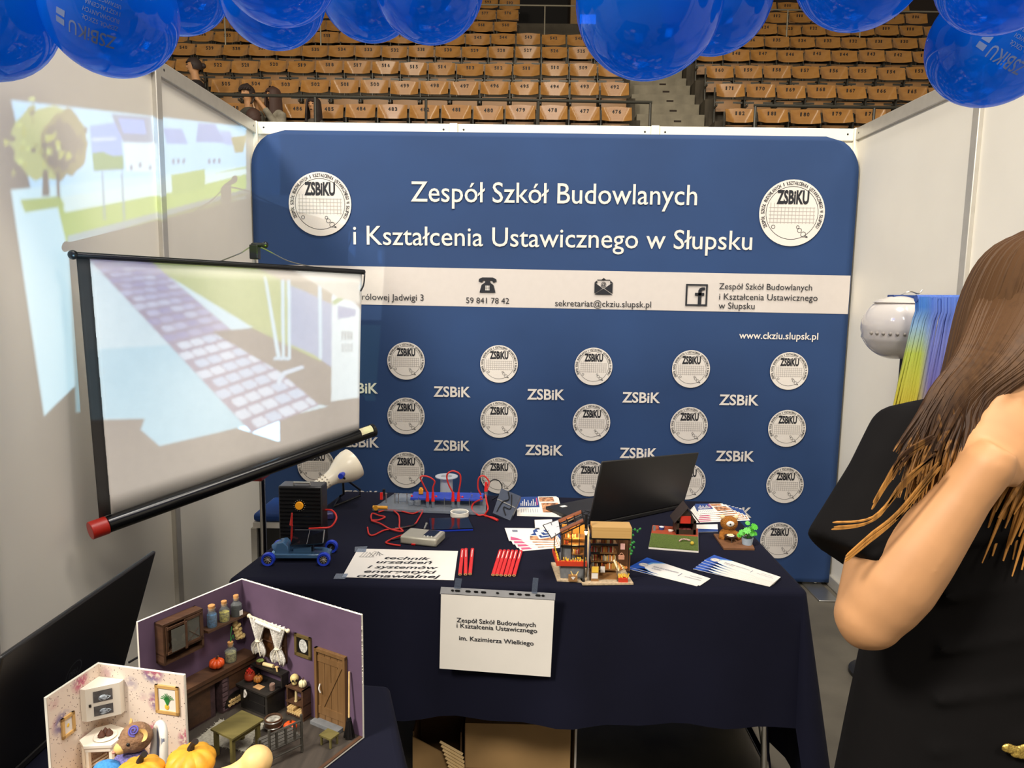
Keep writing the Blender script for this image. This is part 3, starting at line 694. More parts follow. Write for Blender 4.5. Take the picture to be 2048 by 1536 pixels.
def rect(x, y, w, d, a=0):
    c, s = math.cos(a), math.sin(a); return [(x+c*i*w/2-s*j*d/2, y+s*i*w/2+c*j*d/2) for i, j in ((-1, -1), (1, -1), (1, 1), (-1, 1))]
M_paper = mat('white_paper', (236, 230, 220), .7, var=.012, scale=12)
M_clear = glassy('clear_tape', (190, 200, 215), .2, .8)
M_lead = mat('red_lead_wire', (188, 40, 34), .4, var=.04)
M_blklead = mat('black_lead_wire', (18, 18, 20), .4, var=0)
M_blueplas = mat('blue_plastic', (30, 56, 176), .35, var=.04)
M_bluekit = mat('kit_blue_plastic', (40, 66, 170), .4, var=.06, scale=60)
M_solar = mat('dark_solar_cell', (14, 15, 20), .12, var=.2, scale=80, Coat_Weight=.5)
M_silver = mat('silver_plastic', (168, 164, 150), .35, .3, var=.03)
M_clearp = glassy('clear_acrylic', (206, 214, 224), .06, .8)
M_orange = mat('orange_knob', (238, 158, 30), .35, var=.03)
M_gold = mat('yellow_plastic', (210, 150, 50), .35, var=.05)
M_redp = mat('red_lacquer', (212, 36, 34), .28, var=.03)
UP = V((0, 0, 1))
def P3(px, py, h=0): return onz(px, py, TZ+h)

# solar toy car
a = P3(537, 1131); b = P3(648, 1131); ln = (b-a).normalized(); sd = V((-ln.y, ln.x, 0)); W = (b-a).length
car = thing('toy_car', 'blue see-through toy car with a tilted solar panel on its deck', 'toy car', tuple((a+b)/2+sd*.05))
M_cb = glassy('blue_clear_plastic', (84, 122, 160), .12, .45)
g = G(); c0 = a+sd*.055+UP*.019
def cp(x, y, z): return a+ln*(x*W)+sd*y+UP*z
g.prism([(-.02, -.018), (.10, -.03), (.9, -.03), (1.06, -.016), (1.06, .016), (.9, .03), (.10, .03), (-.02, .018)], cp(0, .05, .012), ln*W, sd, UP*.012)
g.prism([(.05, 0), (.32, 0), (.30, .022), (.22, .034), (.1, .03)], cp(0, .028, .022), ln*W, UP, sd*.045)
g.tube([cp(.02, .05, .03), cp(.18, .05, .048)], [.014, .011], n=14); g.box(cp(.55, .05, .03), (.05, .028, .02))
obj('chassis', g, M_cb, car, bevel=.002)
R = .0185
for x, y in ((0, 0), (1, 0), (.02, .1), (1, .1)):
    c = cp(x, y, R); s = -1 if y == 0 else 1
    g = G(); pr = [(R*.62, -.008), (R*.92, -.009), (R, -.005), (R, .005), (R*.92, .009), (R*.62, .008), (R*.62, -.008)]
    g.lathe(pr, c, sd, n=28, cap=False); wh = obj('wheel', g, M_blueplas, car)
    g = G(); g.disc(c+sd*s*.004, ln, UP, R*.64, 0, 20); g.lathe([(R*.66, -.003), (R*.66, .007), (R*.56, .008), (R*.56, -.003)], c, sd*s, n=24, cap=False)
    for k in range(9): t = V(ln)*math.cos(k*2*PI/9)+UP*math.sin(k*2*PI/9); g.tube([c+sd*s*.006, c+t*R*.58+sd*s*.006], .0012, 1, 5)
    g.ell(c+sd*s*.007, .003, 1, 8)
    obj('rim', g, [mat('dark_hub', (60, 54, 48), .4, .4), mat('pewter_hub', (176, 168, 154), .3, .5)], wh)
for x in (.0, 1): obj('axle', G().cyl(cp(x, 0, R), cp(x, .1, R), .002, n=8), M_steel, car)
pa, pb = cp(.42, .0, .036), cp(.94, .0, .036); q0 = at(596, 1088, pa.y+.01)
bt0, bt1 = at(580, 1091, 1.925), at(647, 1086, 1.925); tp0, tp1 = at(590, 1060, 1.965), at(650, 1060, 1.965)
n_ = (bt1-bt0).cross(tp0-bt0).normalized()
g = G(); g.add([bt0, bt1, tp1, tp0]+[p-n_*.006 for p in (bt0, bt1, tp1, tp0)], [(0, 1, 2, 3), (7, 6, 5, 4), (0, 4, 5, 1), (1, 5, 6, 2), (2, 6, 7, 3), (3, 7, 4, 0)])
pn = obj('solar_panel', g, M_solar, car)
g = G()
for u in (.5,): g.line(bt0.lerp(bt1, u)+n_*.0008, tp0.lerp(tp1, u)+n_*.0008, .0012, n_)
g.line(bt1.lerp(bt0, .015)+n_*.0008, tp1.lerp(tp0, .015)+n_*.0008, .003, n_); g.line(tp0+n_*.0008, tp1+n_*.0008, .001, n_)
obj('silver_lines', g, M_steel, pn)
obj('panel_post', G().box((bt0+bt1)/2+V((.0, .03, -.012)), (.02, .012, .05)), M_blk, car)
g = G(); g.tube(curve([cp(.36, .05, .04), at(583, 1078, 1.95), at(584, 1050, 1.94)]), [.0028]*17, n=8); g.tube([at(582, 1050, 1.93), at(584, 1026, 1.925)], [.0045, .002], n=8)
obj('red_lead', g, M_lead, car)
# the black ribbed box behind it
f0, f1, f2 = at(558, 1050, 2.06), at(645, 1052, 2.06), at(558, 972, 2.06)
wx = (f1-f0).length; hz = f2.z-f0.z; bz0 = TZ+.001; ctr = (f0+f1)/2
rb = thing('portable_radio', 'black ribbed box with an orange round knob and a metal handle behind the toy car', 'radio', (ctr.x, 2.09, TZ))
g = G(); g.bx((f0.x, 2.06, bz0), (f1.x, 2.12, f2.z)); obj('case', g, M_blk, rb, bevel=.004)
g = G()
for i in range(15): z = bz0+.008+(f2.z-bz0-.016)*i/14; g.bx((f0.x+.005, 2.0565, z-.0018), (f1.x-.005, 2.06, z+.0018))
obj('grille', g, mat('glossy_black_rib', (12, 12, 13), .2, var=0), rb)
kc = at(599, 1011, 2.056); g = G(); g.cyl(kc, kc+V((0, -.006, 0)), .0125, .0118, n=28); obj('knob', g, M_orange, rb, bevel=.001)
g = G()
for k in range(16): t = 2*PI*k/16; g.ell(kc+V((math.cos(t)*.0165, -.0005, math.sin(t)*.0165)), .0011, n=6)
obj('dial_dots', g, M_silver, rb)
g = G(); z = f2.z; x0, x1 = ctr.x-.024, ctr.x+.024
g.tube([(x0, 2.08, z), (x0, 2.08, z+.006), (x1, 2.08, z+.006), (x1, 2.08, z)], .003, n=8); obj('handle', g, M_steel, rb)
g = G(); g.tube(curve([at(618, 1057, 2.05), at(640, 1056, 2.045), at(662, 1053, 2.05), at(673, 1035, 2.06), at(664, 1021, 2.08), at(646, 1020, 2.1)]), .0028, n=8); obj('red_lead', g, M_lead, rb)
# small dark gadget between radio and lamp
p = P3(656, 1036); g = G(); g.box(p+UP*.012, (.035, .05, .024), rz=.3)
tag(obj('charger_block', g, mat('dark_violet_plastic', (52, 48, 92), .35, var=.2, scale=200), bevel=.005), 'small dark violet block beside the black ribbed box', 'charger')

# white bell lamp on a wire stand
hc = at(684, 952, 2.42); tip = at(634, 975, 2.36); mouth = at(704, 928, 2.45)
ax = (mouth-tip).normalized(); L0 = (mouth-tip).length
lamp = thing('heat_lamp', 'white bell-shaped lamp with a blue knob on a bent black wire stand', 'lamp', (hc.x, hc.y, TZ))
g = G(); pr = [(.001, -.012), (.021, -.010), (.0235, 0), (.0245, .05*1), (.029, .072), (.042, .098), (.053, .122), (.0575, .145), (.0565, .165), (.053, .163), (.053, .145), (.03, .09), (.002, .08)]
sc_ = (L0*1.05)/.165
g.lathe([(r*.98, z*sc_) for r, z in pr], tip, ax, n=40); obj('shade', g, mat('cream_plastic_shade', (238, 228, 204), .3, var=.01), lamp)
g = G(); e1 = ax.cross(V((0, -1, 0))).normalized(); e2 = ax.cross(e1)
for i in range(3):
    for k in range(14): t = 2*PI*k/14; g.box(tip+ax*(.012+.012*i)+(e1*math.cos(t)+e2*math.sin(t))*.0232, (.004, .004, .005), R=Matrix((ax, e1*math.cos(t)+e2*math.sin(t), ax.cross(e1*math.cos(t)+e2*math.sin(t)))).transposed())
obj('vent_slots', g, mat('vent_grey', (150, 140, 120), .6), lamp)
k0 = at(683, 951, 2.365); k1 = at(684, 951, 2.49)
for c, s in ((k0, -1), (k1, 1)):
    g = G(); g.cyl(c+V((0, .02*-s, 0)), c, .008, .008, n=16); g.cyl(c, c+V((0, s*.012, 0)), .0105, .009, n=16); obj('knob', g, M_blueplas, lamp, label='blue plastic knob')
g = G(); r0, r1, r2 = P3(720, 998), P3(668, 1015), P3(660, 985)
q = [k0+V((0, -.004, 0)), V((r0.x, r0.y-.0, TZ+.035)), V((r0.x, r0.y, TZ+.012)), V((r1.x, r1.y, TZ+.0045)), V((r1.x-.01, r1.y+.12, TZ+.0045)), V((k1.x, k1.y+.02, TZ+.03)), k1+V((0, .01, 0))]
g.tube(q, .0042, n=10); obj('wire_stand', g, M_blk, lamp)

# electronics kit on a clear base plate
ka, kb, kc_, kd = P3(745, 1023), P3(972, 1032), P3(972, 1003), P3(790, 992)
kit = thing('electronics_kit', 'clear acrylic circuit kit with blue blocks and metal pins on the table', 'electronics kit', tuple((ka+kc_)/2))
g = G(); g.add([p+UP*z for z in (.003, .011) for p in (ka, kb, kc_, kd)], [(3, 2, 1, 0), (4, 5, 6, 7), (0, 1, 5, 4), (1, 2, 6, 5), (2, 3, 7, 6), (3, 0, 4, 7)]); obj('base_plate', g, M_clearp, kit)
g = G(); kx = (kb-ka).normalized(); ky = V((-kx.y, kx.x, 0))
def kp(u, v, z=0): return (ka.lerp(kb, u)).lerp(kd.lerp(kc_, u), v)+UP*z
for u, v in ((.02, .05), (.98, .05), (.98, .95)): g.cyl(kp(u, v, 0), kp(u, v, .003), .006, n=12)
obj('rubber_foot', g, M_blk, kit)
z0 = .012
g = G(); a_, b_ = at(822, 1000, 2.47), at(966, 1000, 2.47)
g.bx((a_.x, 2.455, TZ+.028), (b_.x, 2.535, TZ+.036)); obj('blue_board', g, M_bluekit, kit, bevel=.001, label='raised blue plastic board')
for px in (838, 889, 939): p = at(px, 1005, 2.46); obj('metal_pin', G().cyl((p.x, 2.452, TZ+.011), (p.x, 2.452, TZ+.04), .0012, n=6), M_steel, kit); obj('metal_pin', G().cyl((p.x, 2.53, TZ+.011), (p.x, 2.53, TZ+.04), .0012, n=6), M_steel, kit)
for px, py in ((772, 1000), (790, 1004), (797, 990), (814, 1000), (944, 978), (773, 988)): p = at(px, py, 2.47); obj('metal_pin', G().lathe([(.0014, .011), (.0014, .043), (.0028, .044), (.0028, .047), (.001, .048)], (p.x, 2.47, TZ), n=8), M_steel, kit)
p = P3(765, 990); obj('terminal_post', G().box(at(763, 992, 2.46), (.009, .009, .024)), M_redp, kit, label='red terminal post'); obj('terminal_post', G().box(at(768, 985, 2.5), (.009, .009, .024)), M_blk, kit, label='black terminal post')
g = G(); g.tube([kp(.0, .02, .014), kp(.13, .02, .014)], .006, n=10); g.lathe([(.004, -.003), (.0085, -.003), (.0085, .003), (.004, .003)], kp(.03, .0, .013), ky, n=16); obj('brass_end', g, M_gold, kit)
p = at(842, 983, 2.5); g = G(); g.box(p, (.016, .012, .018)); g.cyl(p+UP*.008, p+UP*.014, .006, n=12); obj('orange_plug', g, M_orange, kit, bevel=.002)
for px, py in ((822, 987), (871, 990), (924, 989), (961, 991), (918, 993)): p = at(px, py, 2.45); obj('red_socket', G().ell(V((p.x, 2.47, TZ+.038)), .0042, n=10), M_redp, kit)
g = G(); p = kp(.16, .55, .012); g.bx(p-V((.02, .02, 0)), p+V((.05, .03, .018))); p = kp(.3, .3, .012); g.cyl(p, p+UP*.014, .01, n=16); g.cyl(kp(.36, .3, .012), kp(.36, .3, .03), .012, n=16)
obj('clear_module', g, M_clearp, kit, bevel=.003)
# jumper leads with red boots and clear sleeves
def lead(label, pts, clips, col=M_lead, cat='cable', r=.0028):
    t = thing('jumper_lead', label, cat, (pts[0][0], pts[0][1], TZ), None)
    obj('wire', G().tube(curve(pts), r, n=8), col, t)
    for p in clips:
        p = V(p); obj('boot', G().tube([p+UP*.028, p+UP*.0, p-UP*.004], [.0042, .0062, .0066], n=10), M_redp, t); obj('sleeve', G().tube([p-UP*.004, p-UP*.022, p-UP*.027], [.006, .0055, .003], n=10), M_clearp, t)
    return t
Yk = 2.425
q1, q2 = at(855, 1000, Yk), at(866, 1000, Yk)
lead('red jumper lead arching over the left half of the circuit kit', [q1+UP*.026, at(846, 968, Yk), at(841, 954, Yk), at(855, 953, Yk), at(869, 962, Yk), at(866, 975, Yk), q2+UP*.026], [q1, q2])
q1, q2 = at(906, 1000, Yk), at(917, 1000, Yk)
lead('red jumper lead arching over the clear spool', [q1+UP*.026, at(897, 968, Yk), at(894, 950, Yk), at(905, 942, Yk), at(919, 948, Yk), at(921, 962, Yk), q2+UP*.026], [q1, q2])
lead('red jumper lead looping at the right end of the circuit kit', [at(962, 990, 2.44), at(956, 975, 2.44), at(958, 956, 2.44), at(968, 952, 2.44), at(978, 963, 2.44), at(976, 974, 2.43), at(971, 985, 2.42)], [at(972, 980, 2.42)])
t = thing('test_lead', 'tangle of red leads running from the kit to the leaning solar panel', 'cable', tuple(P3(965, 1030)))
Z4 = .004
g = G(); g.tube(curve([at(971, 988, 2.42), at(973, 1003, 2.4), at(976, 1018, 2.37), P3(970, 1031, Z4), P3(985, 1035, Z4), P3(996, 1040, Z4)]), .003, n=8)
g.tube(curve([at(964, 998, 2.42), P3(948, 1006, .02), P3(944, 1018, .01), P3(956, 1030, Z4), P3(966, 1030, Z4), P3(976, 1033, Z4), P3(995, 1041, Z4)]), .003, n=8); obj('red_wire', g, M_lead, t)
g = G(); g.tube(curve([at(974, 972, 2.45), at(985, 960, 2.46), at(998, 962, 2.47), at(1004, 975, 2.47), at(998, 990, 2.47), P3(984, 1000, Z4)]), .002, n=6); obj('black_wire', g, M_blklead, t)
# coils lying on the cloth
t = thing('test_lead', 'red and black test leads lying in loose loops left of the silver meter', 'cable', tuple(P3(780, 1050)))
pp = [P3(x, y, Z4) for x, y in ((757, 1024), (775, 1020), (800, 1022), (826, 1027), (845, 1020), (838, 1036), (828, 1050), (812, 1054), (795, 1058), (770, 1060), (748, 1070), (738, 1068), (735, 1055))]
g = G(); g.tube(curve(pp), .0026, n=8)
g.tube(curve([P3(x, y, Z4+.003) for x, y in ((788, 1022), (797, 1030), (799, 1042), (799, 1055), (806, 1062), (795, 1062), (778, 1057), (760, 1047), (743, 1041), (757, 1040), (770, 1034), (758, 1031), (745, 1027), (742, 1034), (744, 1042))]), .0026, n=8)
g.tube(curve([P3(x, y, Z4) for x, y in ((805, 1070), (788, 1076), (774, 1083), (773, 1086), (785, 1089), (801, 1091))]), .0026, n=8)
obj('red_wire', g, M_lead, t)
g = G(); g.tube(curve([P3(x, y, Z4+.002) for x, y in ((832, 1048), (820, 1053), (803, 1055), (790, 1056))]), .0024, n=6); g.tube(curve([P3(x, y, Z4) for x, y in ((830, 1058), (827, 1064), (818, 1072), (800, 1076), (782, 1080))]), .0024, n=6); obj('black_wire', g, M_blklead, t)
# spool
c = at(893, 985, 2.59); sp = thing('spool', 'empty translucent white wire spool standing behind the circuit kit', 'spool', (c.x, 2.59, TZ))
M_spool = glassy('translucent_spool', (206, 210, 216), .25, .25)
zb, zt_ = TZ+.001, at(893, 952, 2.59).z
g = G(); r_ = .0415
g.lathe([(.02, 0), (r_, 0), (r_, .003), (.024, .004), (.023, .03), (.023, zt_-zb-.004), (r_, zt_-zb-.003), (r_, zt_-zb), (.02, zt_-zb), (.02, 0)], (c.x, 2.59, zb), n=40, cap=False); obj('drum', g, M_spool, sp)
# leaning small solar panel
q = [at(985, 1040, 2.37), at(1020, 1055, 2.33), at(1041, 1006, 2.43), at(1002, 990, 2.46)]; n_ = (q[1]-q[0]).cross(q[3]-q[0]).normalized()
dz = TZ+.002-min(p.z for p in q[:2]); q = [p+UP*max(0, dz) for p in q]
sp2 = thing('solar_panel', 'small grey solar panel leaning with its wires taped on the back', 'solar panel', tuple((q[0]+q[1])/2))
g = G(); g.add(q+[p-n_*.012 for p in q], [(0, 1, 2, 3), (7, 6, 5, 4), (0, 4, 5, 1), (1, 5, 6, 2), (2, 6, 7, 3), (3, 7, 4, 0)]); obj('panel', g, mat('grey_panel_back', (62, 68, 82), .35, var=.08), sp2, bevel=.001)
g = G(); g.line(q[0].lerp(q[3], .55)+n_*.001, q[1].lerp(q[2], .5)+n_*.001, .004, n_); obj('silver_line', g, M_steel, sp2)
g = G(); bb = lambda u, v: q[0].lerp(q[1], u).lerp(q[3].lerp(q[2], u), v)+n_*.0025
g.tube(curve([bb(.2, .1), bb(.3, .5), bb(.55, .7), bb(.4, .95)]), .0018, n=6); g.tube(curve([bb(.7, .1), bb(.45, .35), bb(.8, .4), bb(.6, .9)]), .0018, n=6); obj('black_wire', g, M_blklead, sp2)
# white roll, phone-like panel, meter
c = P3(919, 1032); g = G(); g.lathe([(.027, 0), (.031, 0), (.031, .015), (.027, .015), (.027, 0)], V((c.x, c.y, TZ+.001)), n=40, cap=False)
tag(obj('tape_ring', g, mat('white_ring', (236, 230, 216), .5, var=0)), 'white plastic ring lying behind the small dark panel', 'ring')
q = [P3(862, 1064, .001), P3(946, 1061, .001), P3(936, 1039, .001), P3(858, 1041, .001)]
sp3 = thing('solar_panel', 'small flat dark panel with a blue edge lying between the meter and the white ring', 'solar panel', tuple(sum(q, V())/4))
g = G(); g.add([p+UP*z for z in (0, .005) for p in q], [(3, 2, 1, 0), (4, 5, 6, 7), (0, 1, 5, 4), (1, 2, 6, 5), (2, 3, 7, 6), (3, 0, 4, 7)]); obj('blue_base', g, M_blueplas, sp3)
g = G(); g.add([p+UP*z for z in (.0052, .008) for p in q], [(3, 2, 1, 0), (4, 5, 6, 7), (0, 1, 5, 4), (1, 2, 6, 5), (2, 3, 7, 6), (3, 0, 4, 7)]); obj('dark_cell', g, M_solar, sp3)
q = [P3(803, 1092), P3(877, 1100), P3(886, 1074), P3(818, 1067)]; mx_ = (q[1]-q[0]).normalized(); my_ = V((-mx_.y, mx_.x, 0)); mc = sum(q, V())/4; mw, md_ = (q[1]-q[0]).length, .082
mt_ = thing('meter', 'silver pocket meter with a small dark display, red lead plugged in', 'meter', tuple(mc))
def mp_(x, y, z): return V((mc.x, mc.y, TZ))+mx_*x+my_*y+UP*z
RM = Matrix((mx_, my_, UP)).transposed(); mh = .026
obj('case', G().box(mp_(0, 0, mh/2), (mw, md_, mh), R=RM), M_silver, mt_, bevel=.006)
obj('display', G().box(mp_(mw*.22, .006, mh+.0005), (mw*.3, md_*.62, .001), R=RM), M_solar, mt_)
g = G(); 
for i in range(3): g.ell(mp_(mw*(.12+.1*i), -.026, mh), .004, n=10)
obj('button', g, M_steel, mt_)
g = G(); g.box(mp_(mw*.42, .0, mh+.0005), (.008, md_*.7, .001), R=RM)
for k in range(6): g.box(mp_(mw*.42, -.02+.008*k, mh+.0012), (.007, .003, .001), R=RM)
obj('slider', g, M_grey_ink, mt_)
obj('red_tab', G().box(mp_(-mw*.12, -md_/2-.001, .004), (.012, .004, .004), R=RM), M_redp, mt_)
p = mp_(-mw*.1, md_/2, mh); g = G(); g.tube([p, p+V((.004, .02, .008))], .0025, n=8); g.ell(p+V((.004, .022, .009)), .004, n=8); obj('metal_plug', g, M_steel, mt_)

# paper sign, tape, pencils
q = [P3(684, 1155), P3(908, 1161), P3(916, 1103), P3(716, 1098)]; sx = (q[1]-q[0]).normalized(); 
sg = thing('paper_sign', 'white sheet with bold slanted lettering taped flat on the table', 'sign', tuple(sum(q, V())/4))
g = G(); g.add([p+UP*z for z in (.0006, .0014) for p in q], [(3, 2, 1, 0), (4, 5, 6, 7), (0, 1, 5, 4), (1, 2, 6, 5), (2, 3, 7, 6), (3, 0, 4, 7)]); obj('sheet', g, M_paper, sg)
g = G()
def spt(px, py): return P3(px, py, .002)
for key, x0, y0, x1, y1 in (('s1', 768, 1118, 860, 1120), ('s2', 752, 1126, 864, 1128), ('s3', 734, 1136, 876, 1138), ('s4', 727, 1145, 872, 1147), ('s5', 713, 1154, 880, 1156)):
    a, b = spt(x0, y0), spt(x1, y1); ux = (b-a).normalized(); g.text(key, a, ux, V((-ux.y, ux.x, 0)), w=(b-a).length, h=.022)
obj('lettering', g, M_ink, sg)
g = G(); dl = lambda *pts: [g.line(spt(*a), spt(*b), .0012, UP) for a, b in zip(pts, pts[1:])]
for i in range(5): dl((719+i*6, 1114), (729+i*6, 1104))
dl((719, 1114), (748, 1114)); dl((740, 1106), (748, 1113)); dl((752, 1112), (757, 1103), (760, 1112)); dl((748, 1107), (766, 1109)); dl((756, 1104), (748, 1103)); dl((757, 1104), (766, 1110))
obj('wind_turbine_sketch', g, M_ink, sg)
def tape(label, q): 
    g = G(); g.add(q+[p+V((0, 0, .0012)) for p in q], [(0, 1, 2, 3), (7, 6, 5, 4), (0, 4, 5, 1), (1, 5, 6, 2), (2, 6, 7, 3), (3, 7, 4, 0)]); tag(obj('tape_strip', g, M_clear), label, 'tape')
tape('clear tape over the upper left corner of the white lettered sheet', [P3(x, y, .0016) for x, y in ((709, 1104), (731, 1104), (735, 1093), (710, 1094))])
tape('clear tape over the lower left corner of the white lettered sheet', [P3(x, y, .0016) for x, y in ((667, 1158), (690, 1158), (696, 1148), (672, 1148))])
M_pw = wood('pencil_wood', (200, 150, 96), (214, 168, 116)); M_lead2 = mat('graphite', (40, 38, 38), .4)
pencils = [(920, 1152, 925, 1102), (931, 1152, 932, 1101), (940, 1151, 945, 1101), (986, 1153, 1001, 1104), (994, 1153, 1009, 1104), (1002, 1153.5, 1017, 1104), (1011, 1154, 1025, 1104.5), (1019, 1154, 1033, 1104.5), (1028, 1154, 1042, 1105)]
tx_ = ['leftmost red pencil of the three beside the lettered sheet', 'middle red pencil of the three beside the lettered sheet', 'rightmost red pencil of the three beside the lettered sheet',
       'leftmost red pencil of the row of six', 'second red pencil from the left in the row of six', 'third red pencil from the left in the row of six', 'third red pencil from the right in the row of six', 'second red pencil from the right in the row of six', 'rightmost red pencil of the row of six']
for (x0, y0, x1, y1), lb in zip(pencils, tx_):
    a, b = P3(x0, y0), P3(x1, y1); d = (b-a).normalized(); s = V((-d.y, d.x, 0)); L = (b-a).length
    t = thing('pencil', lb, 'pencil', tuple((a+b)/2), 'red pencils on the table')
    o = V((a.x, a.y, TZ+.0045))
    oc = [(.0052*math.cos(k), .0036*math.sin(k)) for k in [PI/8+PI/4*i for i in range(8)]]
    g = G(); g.prism(oc, o, s, UP, d*L); obj('body', g, M_redp, t)
    g = G(); g.prism([(x*.93, y*.9) for x, y in oc], o-d*.0004, s, UP, d*.0006); cr = obj('wood_end', g, M_pw, t)
    g = G(); g.cyl(o-d*.0008, o+d*.0005, .0014, n=10); obj('graphite_core', g, M_lead2, t)
    g = G(); g.bx((0, 0, 0), (0, 0, 0)); g = G(); u0 = o+UP*.0034+d*(L*.62)
    g.flat([(0, -.0011), (L*.3, -.0011), (L*.3, .0011), (0, .0011)], u0+UP*.0003, d, s); obj('white_print', g, M_white, t)
# leaflets, cards
M_lblue = mat('leaflet_blue_print', (36, 84, 176), .35, var=.1, scale=20); M_lsky = mat('leaflet_sky_print', (96, 160, 216), .35, var=.05); M_ltxt = mat('leaflet_grey_text', (120, 124, 140), .5, var=0)
M_photo = mat('leaflet_colour_photo', (196, 120, 84), .45, var=.9, scale=90); M_pink = mat('leaflet_pink_print', (206, 90, 130), .45, var=.1); M_dblue = mat('leaflet_navy_print', (34, 66, 130), .45, var=.05)
def sheet_q(q, z, th=.0009):
    g = G(); g.add([V((p.x, p.y, TZ+z+h)) for h in (0, th) for p in q], [(3, 2, 1, 0), (4, 5, 6, 7), (0, 1, 5, 4), (1, 2, 6, 5), (2, 3, 7, 6), (3, 0, 4, 7)]); return g
def qp(q, u, v, z): p = q[0].lerp(q[1], u).lerp(q[3].lerp(q[2], u), v); return V((p.x, p.y, TZ+z))
def area_q(g, q, z, poly, m=0): g.add([qp(q, u, v, z) for u, v in poly], [tuple(range(len(poly)))], m)
def strip_leaflet(q, z, label, full=True):
    """long leaflet: blue wave with round logo at one end, white with grey text along the rest"""
    t = thing('leaflet', label, 'leaflet', tuple(sum(q, V())/4), 'long leaflets fanned at the table front')
    obj('sheet', sheet_q(q, z), M_paper, t); g = G(); z2 = z+.0012
    area_q(g, q, z2, [(0, 0), (.42, 0), (.3, .05), (.2, .16), (.12, .4), (.14, .75), (.27, 1), (0, 1)], 0)
    area_q(g, q, z2, [(.12, .4), (.14, .75), (.27, 1), (.31, 1), (.18, .72), (.15, .42)], 1); area_q(g, q, z2, [(.1, .06), (.42, 0), (.46, 0), (.3, .07), (.2, .2)], 1)
    obj('blue_wave', g, [M_lblue, M_lsky], t)
    if full:
        c = qp(q, .11, .42, z2+.0006); ux = (q[1]-q[0]).normalized(); uy = V((-ux.y, ux.x, 0))
        g = G(); g.disc(c, ux, uy, .0135, 0, 24); g.disc(c+UP*.0003, ux, uy, .0115, 1, 24, .0108); g.text('zs', c+UP*.0003-uy*.001, ux, uy, w=.013, m=1, cx=True); obj('round_logo', g, [M_white, M_ink], t)
        g = G(); L = (q[1]-q[0]).length; hh = (q[3]-q[0]).length
        g.text('lf', qp(q, .24, .45, z2+.0004), ux, uy, w=L*.36, h=hh*.09); g.text('lf2', qp(q, .25, .3, z2+.0004), ux, uy, w=L*.14, h=hh*.08)
        g.text('lf', qp(q, .72, .4, z2+.0004), ux, uy, w=L*.22, h=hh*.05); g.text('www', qp(q, .76, .62, z2+.0004), ux, uy, w=L*.16, h=hh*.05)
        g.line(qp(q, .645, .3, z2+.0004), qp(q, .645, .62, z2+.0004), .002, UP); obj('print', g, M_ltxt, t)
    return t
def quad(pts): return [P3(x, y) for x, y in pts]
for k in range(2):
    q = quad(((1258-k*2, 1136+k*2.5), (1400-k*6, 1173), (1421-k*6, 1159), (1294-k*2, 1117+k*1.5)))
    strip_leaflet(q, .0016-.0014*k+.0004, ['topmost long white and blue leaflet right of the miniature shop', 'lower long leaflet showing its edge under the one beside the shop'][k], k == 0)
for k in range(5):
    q = quad(((1408-k*5.5, 1126+k*3.4), (1548-k*2.2, 1171+k*1), (1561-k*3, 1160+k*2.2), (1428-k*4, 1115.5+k*3.0)))
    strip_leaflet(q, .0076-.0014*k, ['topmost', 'second from the top', 'middle', 'second from the bottom', 'bottom'][k]+' leaflet of the fan of long leaflets at the right table end', k == 0)
def flyer(q, z, label, kind=0, group='colourful flyers'):
    t = thing('flyer', label, 'flyer', tuple(sum(q, V())/4), group); obj('sheet', sheet_q(q, z), M_paper, t); g = G(); z2 = z+.0012
    if kind == 0:                                          # blue block with white bars, photo strip
        area_q(g, q, z2, [(0, .38), (.5, .38), (.5, 1), (0, 1)], 0); area_q(g, q, z2, [(.56, .1), (.98, .1), (.98, .62), (.56, .62)], 1); area_q(g, q, z2, [(.52, .7), (.9, .7), (.9, .96), (.52, .96)], 1)
        for i in range(9): area_q(g, q, z2+.0003, [(.04+.045*i, .45), (.06+.045*i, .45), (.06+.045*i, .62+.28*((i*7) % 5)/5), (.04+.045*i, .62+.28*((i*7) % 5)/5)], 2)
        area_q(g, q, z2+.0003, [(.44, .5), (.47, .5), (.47, .92), (.44, .92)], 3)
        for i in range(8): area_q(g, q, z2, [(.05+.055*i, .1), (.06+.055*i, .1), (.06+.055*i, .3), (.05+.055*i, .3)], 4)
    else:
        area_q(g, q, z2, [(.45, .45), (1, .45), (1, .95), (.55, .95), (.5, .8), (.52, .6)], 0); area_q(g, q, z2, [(.45, .08), (.98, .08), (.98, .38), (.45, .38)], 1)
        area_q(g, q, z2, [(.04, .05), (.3, .05), (.2, .2), (.06, .32)], 3); area_q(g, q, z2, [(.12, .68), (.22, .68), (.22, .84), (.12, .84)], 4)
    obj('print', g, [M_dblue, M_photo, M_white, M_pink, M_ltxt], t)
for k in range(3):
    flyer(quad(((1034+k*2, 1032-k*.5), (1127-k*1, 1035-k*2), (1117-k*2, 996-k*.6), (1034+k*2, 997-k*.5))), .0004+.0014*k, ['bottom flyer of the stack left of the open laptop', 'middle flyer of the stack left of the open laptop', 'topmost blue and white flyer of the stack left of the open laptop'][k], 0)
for k in range(4):
    flyer(quad(((1042-k*8, 1103-k*6), (1120-k*3, 1096-k*3), (1122, 1062-k*.5), (1013-k*1.2, 1060-k*.3))), .0004+.0014*k, ['bottom', 'second lowest', 'second highest', 'topmost'][k]+' white flyer of the fan left of the miniature shop', 1)
cards = thing('business_card', 'topmost white card in the little pile on the fanned flyers', 'card', tuple(P3(1085, 1060)), 'cards on the fanned flyers')
obj('card', sheet_q(quad(((1070, 1062), (1106, 1062), (1104, 1045), (1069, 1046))), .0100), M_paper, cards)
